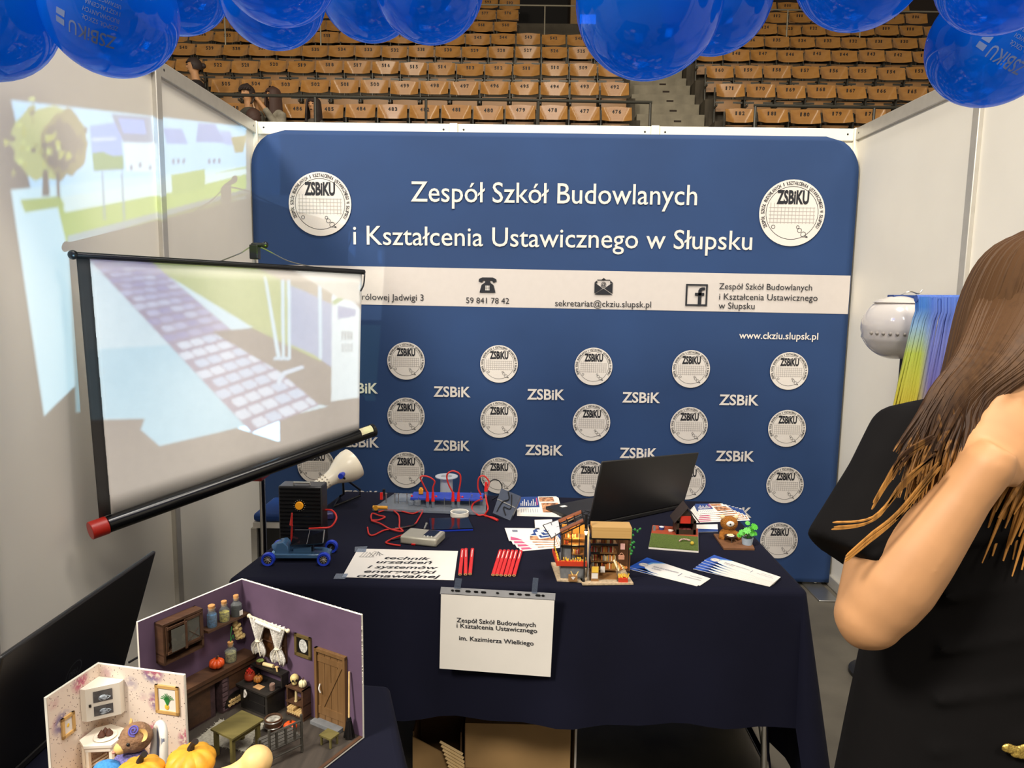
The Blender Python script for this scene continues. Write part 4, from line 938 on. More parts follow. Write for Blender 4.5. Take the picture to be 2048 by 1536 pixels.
for k in range(3):
    q = quad(((1078+k*6, 1082-k*5), (1104+k*3, 1078-k*4), (1100+k*2, 1066-k*4), (1070+k*3, 1068-k*4)))
    c_ = thing('business_card', ['lowest', 'second', 'third'][k]+' blue-printed card of the fan under the white card', 'card', tuple(sum(q, V())/4), 'cards on the fanned flyers')
    obj('card', sheet_q(q, .0058+.0013*k, .0007), M_paper, c_); g = G(); area_q(g, q, .0068+.0013*k, [(.15, .1), (.85, .1), (.9, .5), (.1, .5)]); obj('print', g, M_dblue, c_)
for k in range(6):
    q = quad(((1392+k*1.5, 1046-k*2.2), (1500-k*7, 1041-k*2.4), (1484-k*8, 1018-k*.8), (1380+k*2, 1020-k*1)))
    flyer(q, .0004+.0024*k, ['bottom flyer', 'second flyer from the bottom', 'third flyer from the bottom', 'third flyer from the top', 'second flyer from the top', 'topmost flyer'][k]+' of the heap behind the dog kennel and bear', 0 if k > 3 else 1)
q = quad(((1393, 1065), (1436, 1064), (1435, 1049), (1393, 1050)))
t = thing('business_card', 'white and blue card standing out between the kennel and the bear', 'card', tuple(sum(q, V())/4)); obj('card', sheet_q(q, .0004), M_paper, t); g = G(); area_q(g, q, .0016, [(0, 0), (1, 0), (1, .3), (0, .45)]); obj('blue_print', g, M_dblue, t)

# black laptop on the table
M_lid = mat('matt_black_lid', (26, 25, 25), .42, var=.03)
lt = thing('laptop', 'open black laptop seen from behind on the long table', 'laptop', tuple(P3(1280, 1030)))
h0, h1 = P3(1178, 1049, .016), P3(1368, 1008, .016); l0, l1 = at(1205, 923, h0.y-.02), at(1399, 905, h1.y-.02)
hx = (h1-h0).normalized(); hn = V((hx.y, -hx.x, 0)); back = -hn
def slab(q, n, th):
    g = G(); g.add(list(q)+[p+n*th for p in q], [(0, 1, 2, 3), (7, 6, 5, 4), (0, 4, 5, 1), (1, 5, 6, 2), (2, 6, 7, 3), (3, 7, 4, 0)]); return g
obj('lid', slab([h0, h1, l1, l0], back, .008), M_lid, lt, bevel=.004)
obj('screen', slab([p+back*.009 for p in (h0.lerp(h1, .03)+UP*.01, h0.lerp(h1, .97)+UP*.01, l1.lerp(l0, .03)-UP*.006, l0.lerp(l1, .03)-UP*.006)], back, .001), M_solar, lt)
dp = .235; b2, b3 = h0+back*dp, h1+back*dp
obj('base', slab([V((p.x, p.y, TZ+.001)) for p in (h0, h1, b3, b2)], UP, .015), M_lid, lt, bevel=.003)
g = G()
for r in range(5):
    for c in range(13): p = h0.lerp(h1, .08+.065*c)+back*(.03+.021*r); g.box(V((p.x, p.y, TZ+.0172)), (.017, .016, .002), R=Matrix((hx, back, UP)).transposed())
obj('keyboard', g, mat('black_key', (36, 36, 38), .4, var=0), lt)
p = h0.lerp(h1, .12)+back*.2; obj('sticker', G().box(V((p.x, p.y, TZ+.0165)), (.022, .016, .0006), R=Matrix((hx, back, UP)).transposed()), M_paper, lt, label='white sticker')

# sheet protector hanging on the cloth
def sp_(px, py, dy=0): return at(px, py, 1.768+dy)
hs = thing('sheet_protector', 'school name sheet in a clear punched sleeve taped to the tablecloth front', 'sign', tuple(sp_(990, 1345)))
q = [sp_(879, 1337), sp_(1101, 1354), sp_(1109, 1200), sp_(882, 1187)]
obj('sheet', slab(q, V((0, 1, 0)), .0012), M_paper, hs)
q = [sp_(880, 1188), sp_(1110, 1201), sp_(1111, 1187), sp_(882, 1174)]
obj('sleeve_edge', slab(q, V((0, 1, 0)), .001), mat('grey_plastic_edge', (168, 168, 170), .4, var=.03), hs)
g = G(); ex = (q[1]-q[0]).normalized(); ez = V((0, 0, 1))
for px, wd in ((905, .004), (915, .010), (936, .010), (952, .008), (967, .010), (995, .004), (1023, .010), (1039, .008), (1055, .010), (1076, .010), (1086, .005)):
    c = sp_(px, 1181+(px-905)*.0575, -.0012); k = .0028
    g.flat([(-wd/2, -k), (wd/2, -k), (wd/2+k*.8, 0), (wd/2, k), (-wd/2, k), (-wd/2-k*.8, 0)], c, ex, ez)
obj('punched_holes', g, M_black, hs)
g = G()
for key, x0, y0, x1, y1, hh in (('d1', 913, 1244, 1071, 1254, .0125), ('d2', 913, 1255, 1074, 1266, .0125), ('d3', 918, 1280, 1067, 1291, .0125)):
    a, b = sp_(x0, y0, -.0015), sp_(x1, y1, -.0015); ux = (b-a).normalized(); g.text(key, a, ux, ez, w=(b-a).length, h=hh)
obj('lettering', g, M_ink, hs)
tape('left clear tape strip holding the punched sleeve to the cloth', [sp_(x, y, -.003) for x, y in ((908, 1176), (921, 1177), (924, 1158), (911, 1157))])
tape('right clear tape strip holding the punched sleeve to the cloth', [sp_(x, y, -.003) for x, y in ((1063, 1186), (1074, 1187), (1077, 1157), (1066, 1156))])

# under the table
M_card = mat('brown_cardboard', (160, 126, 80), .8, var=.04, scale=12); M_card_in = mat('cardboard_inside', (120, 88, 56), .8, var=.04)
a, b = at(930, 1446, 1.95), at(1142, 1456, 1.95)
bxx = thing('cardboard_box', 'large brown cardboard box standing under the table', 'box', ((a.x+b.x)/2, 2.05, 0))
g = G(); g.bx((a.x, 1.95, .001), (b.x, 2.22, a.z)); obj('carton', g, M_card, bxx)
g = G(); g.bx((a.x, 1.9485, .128), (b.x, 1.95, .131)); g.bx((a.x, 1.9485, .001), (a.x+.002, 1.95, a.z)); obj('fold_line', g, M_card_in, bxx)
pl_ = at(830, 1455, 1.99); pr_ = at(918, 1470, 1.99)
bx2 = thing('cardboard_box', 'small open cardboard box holding wooden strips under the table', 'box', (-.22, 2.0, 0))
g = G(); x0, x1, zt2 = -.305, -.16, .215
g.bx((x0, 2.13, .001), (x1, 2.135, zt2+.04)); g.bx((x0, 1.99, .001), (x0+.004, 2.13, zt2)); g.bx((x1-.004, 1.99, .001), (x1, 2.13, zt2)); g.bx((x0, 1.99, .001), (x1, 2.13, .006))
obj('carton', g, M_card_in, bx2); g = G(); g.prism([(0, .001), (x1-x0, .001), (x1-x0, .12), (0, .2)], (x0, 1.985, 0), (1, 0, 0), UP, (0, .004, 0)); obj('front_flap', g, M_card, bx2)
M_strip = wood('pale_wood_strip', (206, 172, 112), (222, 190, 134), (4, 60, 60))
for i in range(9):
    a = V((-.228+.010*i, 2.0+.004*i, .118-.0115*i+.03)); d = V((.10, .03, -.045)) 
    g = G(); g.tube([V((-.222+.004*i, 1.965, .200-.0125*i)), V((-.155+.0025*i, 1.96, .165-.0125*i))], .0048, n=4)
    tag(obj('wood_strip', g, M_strip), ['topmost', 'second', 'third', 'fourth', 'middle', 'sixth', 'seventh', 'second lowest', 'lowest'][i]+' pale wooden strip of the bundle in the small cardboard box', 'wooden strip', 'wooden strips under the table')
g = G(); g.bx((.175, 2.0, .001), (.181, 2.3, .33)); tag(obj('foam_board', g, M_paper), 'white board standing on edge right of the large cardboard box', 'board')

# blue-seated stool behind the left end of the table
p = at(530, 1020, 2.95)
st = thing('stool', 'stool with a blue padded seat half hidden behind the left table end', 'stool', (-.98, 2.95, 0))
g = G(); g.bx((-1.09, 2.85, p.z-.02), (-.86, 3.1, p.z+.015)); obj('seat', g, mat('blue_seat_pad', (16, 66, 140), .6), st, bevel=.012)
g = G(); g.bx((-1.085, 2.86, .02), (-.865, 3.09, p.z-.05)); obj('body', g, M_blk, st)
g = G(); g.bx((-1.09, 2.85, p.z-.045), (-.86, 3.1, p.z-.022)); obj('trim', g, M_paper, st)
for x, y in ((-1.085, 2.855), (-.87, 2.855), (-1.085, 3.09), (-.87, 3.09)): obj('leg', G().bx((x-.012, y-.012, .001), (x+.012, y+.012, p.z-.045)), M_alu, st)
# ------------------------------------------------------------------ miniature models on the main table
def fb(g, x0, y0, x1, y1, Y, d, m=0):
    """box whose front face spans two seen corners at depth Y"""
    a, b = at(x0, y0, Y), at(x1, y1, Y); g.bx((min(a.x, b.x), Y, min(a.z, b.z)), (max(a.x, b.x), Y+d, max(a.z, b.z)), m); return g
M_dkwood = wood('dark_stained_wood', (44, 30, 22), (62, 44, 32), (20, 90, 90), .5)
M_mblack = mat('black_model_frame', (20, 18, 18), .4, var=0)
M_copper = mat('copper_beam', (150, 92, 66), .4, .3, var=.05)
M_tan = wood('tan_roof_board', (190, 148, 86), (206, 166, 104), (3, 3, 260), .5)
M_mgrey = mat('grey_plaster', (112, 114, 116), .8, var=.1, scale=80)
M_morange = mat('orange_red_planter', (196, 58, 30), .5, var=.04)
M_yflow = mat('yellow_flower', (240, 194, 60), .6, var=.1, scale=200)
M_pave = mat('pale_paving', (188, 166, 134), .8, var=.15, scale=150)
M_green = mat('plastic_leaf_green', (44, 130, 56), .5, var=.15, scale=120)
M_shelfb = mat('model_floor_tan', (150, 108, 62), .6, var=.1, scale=60)
books_c = [mat('book_cover_'+n, c, .6, var=0) for n, c in (('orange', (206, 120, 50)), ('brown', (122, 70, 44)), ('cream', (226, 208, 166)), ('red', (170, 50, 40)), ('ochre', (202, 156, 72)), ('grey', (150, 146, 136)))]
shop = thing('miniature_shop', 'miniature corner shop with lit windows, lamp post and shelves of tiny books', 'miniature shop', tuple(P3(1185, 1165)))
YF, YL = 1.825, 1.84
g = G(); q = [P3(*p) for p in ((1165, 1171), (1267, 1170), (1247, 1138), (1150, 1140))]
g.add([p+UP*z for z in (.0005, .005) for p in q], [(3, 2, 1, 0), (4, 5, 6, 7), (0, 1, 5, 4), (1, 2, 6, 5), (2, 3, 7, 6), (3, 0, 4, 7)])
q = [P3(*p) for p in ((1114, 1163), (1166, 1166), (1156, 1128), (1102, 1128))]
g.add([p+UP*z for z in (.0005, .005) for p in q], [(3, 2, 1, 0), (4, 5, 6, 7), (0, 1, 5, 4), (1, 2, 6, 5), (2, 3, 7, 6), (3, 0, 4, 7)])
obj('paved_base', g, M_pave, shop)
g = G(); fb(g, 1121, 1162, 1168, 1128, YL, .085); obj('plaster_wall', g, M_mgrey, shop)
g = G(); fb(g, 1113, 1132, 1174, 1124, YL-.008, .012); a = at(1104, 1104, YL+.1); b = at(1113, 1128, YL-.004)
g.add([b+UP*-.004, b+UP*.006, V((a.x, YL+.095, b.z+.006)), V((a.x, YL+.095, b.z-.004)), b+V((.006, 0, -.004)), b+V((.006, 0, .006)), V((a.x+.006, YL+.095, b.z+.006)), V((a.x+.006, YL+.095, b.z-.004))], [(0, 1, 2, 3), (7, 6, 5, 4), (1, 5, 6, 2), (0, 3, 7, 4), (0, 4, 5, 1), (3, 2, 6, 7)])
obj('flower_box', g, M_morange, shop)
rs = random.Random(5); g = G()
for k in range(34): p = at(1116+rs.random()*56, 1123-rs.random()*7, YL-.004); g.ell(p, (.0016, .0016, .004), n=6)
for k in range(16): t = rs.random(); p = b.lerp(V((a.x, YL+.095, b.z)), t)+V((.004, 0, .01+rs.random()*.01)); g.ell(p, (.0016, .0016, .004), n=6)
obj('flowers', g, M_yflow, shop, kind='stuff')
zt_ = at(1140, 1126, YL).z; zc = at(1140, 1058, YL).z
pL, pR = at(1124, 1100, YL), at(1172, 1100, YL)
g = G(); w_ = .0022                                        # window front with mullions, sloping head
def post(px, ptop): p = at(px, 1100, YL); h = at(px, ptop, YL).z; g.bx((p.x-w_/2, YL-.002, zt_), (p.x+w_/2, YL+.002, h))
for px, pt in ((1124, 1067), (1143, 1058), (1158, 1050), (1171, 1045)): post(px, pt)
fb(g, 1121, 1094, 1172, 1091.5, YL-.002, .004)
aa, bb_ = at(1121, 1070, YL), at(1172, 1045, YL); g.tube([aa, bb_], .0018, n=6); g.tube([V((aa.x-.012, YL+.075, aa.z+.0)), V((aa.x-.012, YL+.075, zt_))], .0014, n=6); g.tube([aa, V((aa.x-.012, YL+.075, aa.z))], .0014, n=6)
obj('window_frame', g, M_mblack, shop)
g = G(); fb(g, 1121, 1124, 1142, 1093, YL+.004, .002); obj('grey_board', g, M_mgrey, shop)
g = G(); fb(g, 1122, 1126, 1172, 1050, YL+.07, .004); obj('back_wall', g, mat('warm_lit_wall', (222, 156, 66), .7, var=.1, scale=60), shop)
g = G()
for i, (x0, y0, x1, y1) in enumerate(((1128, 1092, 1170, 1089), (1128, 1078, 1170, 1076), (1144, 1110, 1170, 1108))): fb(g, x0, y0, x1, y1, YL+.03, .03)
obj('shelf', g, M_shelfb, shop)
def book_row(x0, x1, yb_, h, Y, n, seed):
    r = random.Random(seed); x = x0; i = 0
    while x < x1 and i < n:
        w0 = r.uniform(1.6, 3.2); g = G(); fb(g, x, yb_, x+w0, yb_-h*r.uniform(.72, 1), Y, .008); obj('book', g, r.choice(books_c), shop); x += w0+.2; i += 1
book_row(1128, 1142, 1089, 8, YL+.03, 4, 1); book_row(1130, 1168, 1076, 8, YL+.03, 8, 2); book_row(1146, 1170, 1108, 9, YL+.03, 6, 3)
bl = bpy.data.lights.new('shop_lamp', 'POINT'); bl.energy = .16; bl.color = (1, .62, .2); bl.shadow_soft_size = .01; bo = bpy.data.objects.new('shop_lamp', bl); COL.objects.link(bo); bo.location = at(1150, 1072, YL+.02)
# tilted glazed roof with copper beams
r0, r1, r2, r3 = at(1122, 1066, YL-.006), at(1168, 1044, YL-.006), at(1163, 1022, YL+.05), at(1118, 1041, YL+.05)
for t0, t1 in ((0, .2), (.8, 1)):
    g = G(); nrm = (r1-r0).cross(r3-r0).normalized(); g.add([r0.lerp(r3, t0), r1.lerp(r2, t0), r1.lerp(r2, t1), r0.lerp(r3, t1)]+[p+nrm*.004 for p in (r0.lerp(r3, t0), r1.lerp(r2, t0), r1.lerp(r2, t1), r0.lerp(r3, t1))], [(3, 2, 1, 0), (4, 5, 6, 7), (0, 1, 5, 4), (1, 2, 6, 5), (2, 3, 7, 6), (3, 0, 4, 7)]); obj('roof_beam', g, M_copper, shop)
g = G()
for t in (0, .33, .66, 1): g.tube([r0.lerp(r1, t), r3.lerp(r2, t)], .0022, n=6)
for t in (.33, .66): g.tube([r0.lerp(r3, t), r1.lerp(r2, t)], .0016, n=6)
obj('roof_frame', g, M_mblack, shop)
q = [r0+V((-.001, 0, 0)), r3+V((-.001, 0, 0)), at(1086, 1052, YL+.05), at(1103, 1078, YL-.004)]
g = G(); g.add(q+[p+V((0, 0, .002)) for p in q], [(3, 2, 1, 0), (4, 5, 6, 7), (0, 1, 5, 4), (1, 2, 6, 5), (2, 3, 7, 6), (3, 0, 4, 7)])
obj('roof_pane', g, mat('pale_roof_pane', (206, 204, 206), .3, var=.02), shop)
g = G()
for i, j in ((0, 1), (1, 2), (2, 3), (3, 0)): g.tube([q[i]+UP*.002, q[j]+UP*.002], .0014, n=6)
g.tube([q[0].lerp(q[1], .5)+UP*.002, q[2].lerp(q[3], .5)+UP*.002], .0012, n=6); g.tube([q[0].lerp(q[3], .5)+UP*.002, q[1].lerp(q[2], .5)+UP*.002], .0012, n=6)
obj('pane_frame', g, M_mblack, shop)
# lamp post
p = at(1167, 1165, 1.815); t_ = at(1172, 1066, 1.822)
g = G(); g.tube([(p.x, 1.82, TZ+.004), (p.x, 1.82, TZ+.012), (p.x+.001, 1.82, TZ+.014), (t_.x-.001, 1.822, t_.z-.004)], [.0042, .0036, .0022, .0020], n=10); obj('lamp_post', g, M_mblack, shop)
g = G(); g.lathe([(.002, -.005), (.0045, .004), (.004, .006)], t_, n=12); obj('lantern', g, glow('lantern_glass', (255, 226, 190), 4), shop, label='lit lantern'); g = G(); g.lathe([(.0055, .006), (.001, .013)], t_, n=12); g.bx(t_+V((-.0035, -.001, .012)), t_+V((.003, .006, .05))); obj('lantern_cap', g, M_mblack, shop)
# right-hand building
g = G(); fb(g, 1184, 1076, 1264, 1056, YF-.006, .05); obj('ribbed_roof', g, M_tan, shop)
g = G(); fb(g, 1183, 1057, 1227, 1051, YF+.05, .004, 0); o = at(1186, 1056, YF+.0495)
obj('sign_board', g, M_mblack, shop); g = G(); fb(g, 1186, 1056, 1194, 1051.5, YF+.049, .0005); fb(g, 1197, 1056, 1210, 1051.5, YF+.049, .0005); fb(g, 1213, 1056, 1224, 1051.5, YF+.049, .0005); obj('pale_letter_tops', g, M_white, shop)
g = G()
for px in (1181, 1199, 1236, 1257): fb(g, px-1.3, 1165, px+1.3, 1074, YF+(.0 if px != 1199 else .03), .004)
fb(g, 1178, 1079, 1262, 1075, YF, .004); fb(g, 1182, 1091, 1236, 1088.5, YF+.03, .004); fb(g, 1182, 1108, 1200, 1105, YF+.03, .004); fb(g, 1256, 1165, 1258, 1075, YF+.06, .004)
obj('black_frame', g, M_mblack, shop)
g = G(); fb(g, 1176, 1167, 1179.5, 1062, YF-.002, .05); obj('grey_end_wall', g, mat('pale_grey_card', (170, 168, 166), .6, var=.03), shop)
g = G(); fb(g, 1181, 1150, 1262, 1076, YF+.085, .003); obj('back_wall', g, mat('brown_model_wall', (120, 80, 48), .7, var=.1), shop)
g = G(); fl0 = P3(1183, 1166, .006); g.bx((at(1182, 1160, YF).x, YF+.012, TZ+.005), (at(1238, 1160, YF).x, YF+.085, TZ+.0065)); obj('shop_floor', g, M_shelfb, shop)
for i, yb_ in enumerate((1088, 1105, 1122, 1138)):
    g = G(); fb(g, 1182, yb_+2, 1234, yb_, YF+.05, .03); obj('shelf', g, M_shelfb, shop); book_row(1183, 1198, yb_, 13, YF+.05, 5, 10+i); book_row(1202, 1234, yb_, 12, YF+.05, 11, 20+i)
g = G(); fb(g, 1182, 1167, 1198, 1136, YF-.002, .012); obj('book_cart', g, M_shelfb, shop); g = G(); fb(g, 1184, 1145, 1197, 1134, YF-.004, .002); obj('poster', g, mat('yellow_poster', (240, 196, 70), .5, var=.1), shop); g = G(); fb(g, 1183, 1157, 1196, 1147, YF-.004, .002); obj('poster', g, M_white, shop)
g = G(); fb(g, 1201, 1145, 1210, 1134, YF+.02, .004); obj('white_card', g, M_white, shop)
for i in range(6):
    p0_, p1_ = at(1228+i*4, 1120+i*3, YF+.03), at(1238+i*3, 1142-i*1.4, YF+.01); g = G(); g.tube([p0_, p1_], .0035, n=4); obj('book', g, books_c[(i*2+2) % 6], shop)
g = G(); fb(g, 1241, 1099, 1250, 1088, YF-.004, .003); obj('pink_sign', g, mat('dusty_pink_card', (206, 160, 150), .6, var=.05), shop)
g = G(); fb(g, 1237, 1119, 1249, 1112, YF-.006, .006); c_ = at(1243, 1112, YF-.003); g.tube([c_+V((math.cos(t)*.005, 0, math.sin(t)*.008)) for t in [PI*i/10 for i in range(11)]], .0008, n=6); obj('hanging_basket', g, mat('pink_basket', (196, 140, 110), .6, var=.05), shop)
g = G(); fb(g, 1237, 1166, 1256, 1157, YF-.006, .014); obj('planter', g, M_morange, shop)
g = G()
for k in range(26): p = at(1237+rs.random()*20, 1156-rs.random()*6, YF-.002); d = V((rs.uniform(-.5, .5), rs.uniform(-.3, .3), 1)).normalized(); g.tube([p-d*.003, p+d*.006], [.0012, .0006], n=5)
obj('flowers', g, M_yflow, shop, kind='stuff')
g = G(); g.tube(curve([at(1262, 1056, YF), at(1264, 1075, YF), at(1262, 1092, YF), at(1261, 1110, YF)]), .0007, n=5); g.tube(curve([at(1262, 1058, YF), at(1272, 1060, YF), at(1281, 1059, YF)]), .0007, n=5)
for px, py in ((1263, 1062), (1266, 1070), (1261, 1078), (1265, 1086), (1268, 1095), (1260, 1098), (1262, 1108), (1270, 1059), (1275, 1063), (1280, 1058), (1262, 1090), (1268, 1084), (1264, 1102)): g.ell(at(px, py, YF+rs.uniform(-.004, .004)), (.003, .0012, .004), n=8, R=Matrix.Rotation(rs.uniform(-1, 1), 3, 'Y'))
obj('trailing_vine', g, M_green, shop)
g = G(); fb(g, 1137, 1163, 1155, 1152, YL-.02, .012); obj('little_table', g, M_shelfb, shop); g = G(); c_ = at(1146, 1152, YL-.014); g.flat([(-.008, 0), (0, -.008), (.008, 0), (0, .008)], c_+UP*.0006, (1, 0, 0), (0, 1, 0)); g.prism([(-.006, 0), (.006, 0), (0, -.008)], c_+V((0, -.007, .0)), (1, 0, 0), UP, (0, .0005, 0)); obj('white_cloth', g, M_white, shop)
g = G()
for s in (-1, 1): g.tube([c_+V((.004*s+.004, 0, .001)), c_+V((.010*s+.004, 0, .013))], [.002, .0012], n=6)
obj('rolled_papers', g, mat('cream_roll', (232, 200, 120), .6, var=.03), shop)

# dog kennel on a lawn board
q = [P3(1297, 1098), P3(1397, 1106), P3(1396, 1062), P3(1305, 1055)]
kn = thing('miniature_kennel', 'miniature dark dog kennel with red sign on a board of green turf', 'miniature kennel', tuple(sum(q, V())/4))
def board(q, z0, z1): g = G(); g.add([p+UP*z for z in (z0, z1) for p in q], [(3, 2, 1, 0), (4, 5, 6, 7), (0, 1, 5, 4), (1, 2, 6, 5), (2, 3, 7, 6), (3, 0, 4, 7)]); return g
def bq(u, v, z=0): p = q[0].lerp(q[1], u).lerp(q[3].lerp(q[2], u), v); return p+UP*z
obj('white_board', board(q, .0005, .0055), M_white, kn)
obj('turf', board([bq(.004, .004), bq(.996, .004), bq(.996, .6), bq(.004, .6)], .0055, .0085), mat('model_turf', (86, 104, 36), .9, var=.35, scale=500, bump=.6), kn)
obj('red_terrace', board([bq(.004, .6), bq(.996, .6), bq(.996, .99), bq(.004, .99)], .0055, .009), mat('terracotta_board', (156, 66, 38), .6, var=.08), kn)
ky_ = bq(.55, .62).y; x0, x1 = at(1352, 1080, ky_).x, at(1391, 1080, ky_).x; zb = TZ+.009; ze = at(1370, 1042, ky_).z; zp = at(1371, 1015, ky_).z; xm = (x0+x1)/2
g = G(); d = .055
g.bx((x0, ky_, zb), (x0+.008, ky_+d, ze)); g.bx((x1-.008, ky_, zb), (x1, ky_+d, ze)); g.bx((x0, ky_+d-.004, zb), (x1, ky_+d, ze)); g.prism([(x0, ze), (x1, ze), (xm, zp-.004)], (0, ky_, 0), (1, 0, 0), UP, (0, d, 0)); g.bx((x0, ky_, ze-.008), (x1, ky_+.004, ze)); g.bx((x0, ky_, zb), (x1, ky_+.003, zb+.016))
obj('house', g, M_dkwood, kn)
for s in (-1, 1):
    xe = x0-.009 if s < 0 else x1+.009; g = G(); g.prism([(xm, zp), (xm, zp+.005), (xe, ze-.001), (xe, ze-.006)], (0, ky_-.008, 0), (1, 0, 0), UP, (0, d+.014, 0)); obj('roof_slope', g, mat('charcoal_roof', (58, 48, 46), .6, var=.1, scale=100), kn)
g = G(); a_, b_ = at(1361, 1047, ky_-.004), at(1382, 1033, ky_-.004); g.bx((a_.x, ky_-.003, a_.z), (b_.x, ky_, b_.z)); obj('red_sign', g, mat('red_sign_board', (196, 48, 32), .5, var=.03), kn)
g = G(); g.bx((x0+.009, ky_+.003, zb), (x1-.009, ky_+d-.004, zb+.012)); obj('cushion', g, mat('red_white_cloth', (190, 90, 90), .8, var=.5, scale=160), kn, bevel=.003)
def bowl(name, label, c, r, h, m, fill):
    t = thing(name, label, 'bowl', tuple(c)); g = G(); g.lathe([(r*.8, 0), (r, h), (r*.9, h), (r*.7, h*.5)], c, n=20); obj('bowl', g, m, t); g = G(); g.ell(c+UP*h*.85, (r*.85, r*.85, h*.35), n=10); obj('food', g, fill, t)
bowl('bowl', 'tiny blue bowl with white food on the kennel terrace', bq(.21, .8, .0095), .0095, .009, M_dblue, M_white); bowl('bowl', 'tiny white bowl on the kennel terrace beside the blue bowl', bq(.41, .74, .0095), .0085, .004, M_white, mat('pale_food', (224, 206, 190), .7))
g = G(); c_ = bq(.72, .33, .011); g.tube(curve([c_+V((-.018, -.006, 0)), c_+V((-.01, 0, .004)), c_+V((.004, .001, .004)), c_+V((.016, .001, .001))]), [.002]+[.0025]*24, n=8)
tag(obj('rope_toy', g, mat('speckled_rope', (170, 140, 130), .7, var=.6, scale=400)), 'tiny speckled rope toy on the model turf', 'toy')
tag(obj('ball', G().ell(bq(.87, .2, .0145), .0058, n=14), mat('yellow_felt_ball', (188, 160, 50), .9, var=.1)), 'tiny yellow ball on the model turf', 'ball')
g = G(); c_ = bq(.06, .72, .009); g.prism([(-.004, 0), (.004, 0), (.004, .014), (0, .017), (-.004, .014)], c_, (1, 0, 0), UP, (0, .003, 0)); obj('stone_slab', g, M_mgrey, kn)

# brown bear at a desk with a potted plant
q = [P3(1447, 1100), P3(1509, 1101), P3(1496, 1073), P3(1427, 1071)]
obj_b = thing('miniature_desk', 'miniature brown board with a small desk in front of the toy bear', 'miniature desk', tuple(sum(q, V())/4))
obj('base_board', board(q, .0005, .006), mat('brown_base', (112, 74, 46), .6, var=.1, scale=60), obj_b)
dc = bq(.36, .5, .006); dz = at(1453, 1071, dc.y).z
g = G(); g.cyl(V((dc.x, dc.y, dz-.003)), V((dc.x, dc.y, dz)), .018, n=24); obj('desk_top', g, M_dkwood, obj_b)
for k in range(3): t = 2*PI*k/3+.5; obj('leg', G().tube([(dc.x+math.cos(t)*.013, dc.y+math.sin(t)*.013, dz-.003), (dc.x+math.cos(t)*.016, dc.y+math.sin(t)*.016, TZ+.006)], .0018, n=8), M_dkwood, obj_b)
g = G(); c_ = V((dc.x-.002, dc.y-.006, dz+.0003)); g.lathe([(.008, 0), (.0115, .0022), (.0105, .003), (.002, .0015)], c_, n=20)
pt_ = thing('plate', 'tiny white plate of dumplings on the desk before the bear', 'plate', tuple(c_)); obj('dish', g, M_white, pt_); g = G()
for k in range(3): g.ell(c_+V((-.005+.005*k, .001*(k % 2), .0042)), (.0035, .003, .003), n=10)
obj('dumplings', g, mat('pale_dumpling', (224, 206, 160), .6), pt_)
M_fur = mat('brown_fur', (150, 92, 24), .95, var=.25, scale=300, bump=.6)
bc = at(1458, 1050, dc.y+.036); br_ = thing('toy_bear', 'brown furry toy bear with a white eye patch sitting at the desk', 'toy bear', (bc.x, bc.y, TZ+.006))
g = G(); hz_ = bc.z-TZ; g.ell(V((bc.x, bc.y, TZ+.006+(hz_-.02)/2)), (.028, .022, (hz_-.012)/2), n=20); g.ell(bc+V((.0, 0, .006)), (.0275, .022, .024), n=20)
for s in (-1, 1): g.tube([bc+V((.022*s, -.006, -.022)), bc+V((.028*s, -.018, -.034)), bc+V((.018*s, -.026, -.036))], [.009, .0085, .007], n=10)
obj('body', g, M_fur, br_, remesh=.002)
for s in (-1, 1): obj('ear', G().ell(bc+V((.021*s, 0, .026)), (.0075, .004, .0075), n=12), mat('cream_felt', (232, 206, 160), .9), br_, label='cream ear')
g = G(); e_ = bc+V((-.002, -.0205, .010)); g.ell(e_, (.0125, .004, .009), n=14); obj('eye_patch', g, M_white, br_, label='white eye patch'); obj('eye', G().ell(e_+V((-.001, -.004, 0)), .0028, n=10), M_black, br_)
pc = bq(.83, .3, .006); pp_ = thing('potted_plant', 'tiny potted plant with bright green split leaves in a pale blue pot', 'plant', tuple(pc))
g = G(); g.lathe([(.0145, 0), (.0165, .014), (.0178, .021), (.0185, .021), (.0155, .021), (.012, .017)], pc, n=24); obj('pot', g, mat('pale_blue_pot', (160, 176, 190), .5, var=.06, scale=90), pp_)
g = G(); g.cyl(pc+UP*.016, pc+UP*.019, .0155, n=16); obj('soil', g, M_mblack, pp_)
g = G(); g.cyl(pc+UP*.013, pc+V((.0, .004, .052)), .0018, n=8); obj('moss_pole', g, M_dkwood, pp_)
M_leaf = mat('monstera_green', (70, 168, 40), .45, var=.25, scale=250)
for k, (x, y, z, s) in enumerate(((-.014, -.004, .03, .010), (-.004, -.008, .036, .011), (.008, -.006, .028, .009), (.016, .0, .043, .011), (.018, .002, .026, .008), (-.018, .002, .022, .008), (.0, .004, .05, .007), (.010, .006, .036, .009))):
    s *= 1.35; c_ = pc+V((x*1.25, y*1.25, z*1.3)); n_ = V((x*20, -.6, .75)).normalized(); ux = n_.orthogonal().normalized(); uy = n_.cross(ux)
    g = G(); pl_ = []
    for i in range(22): t = 2*PI*i/22; r_ = s*(.95 if i % 2 else .68)*(1-.18*math.cos(t)); pl_.append((r_*math.cos(t), r_*math.sin(t)*.9))
    g.prism(pl_, c_, ux, uy, n_*.0006); g.tube([pc+UP*.014, c_], .0006, n=5); obj('leaf', g, M_leaf, pp_)

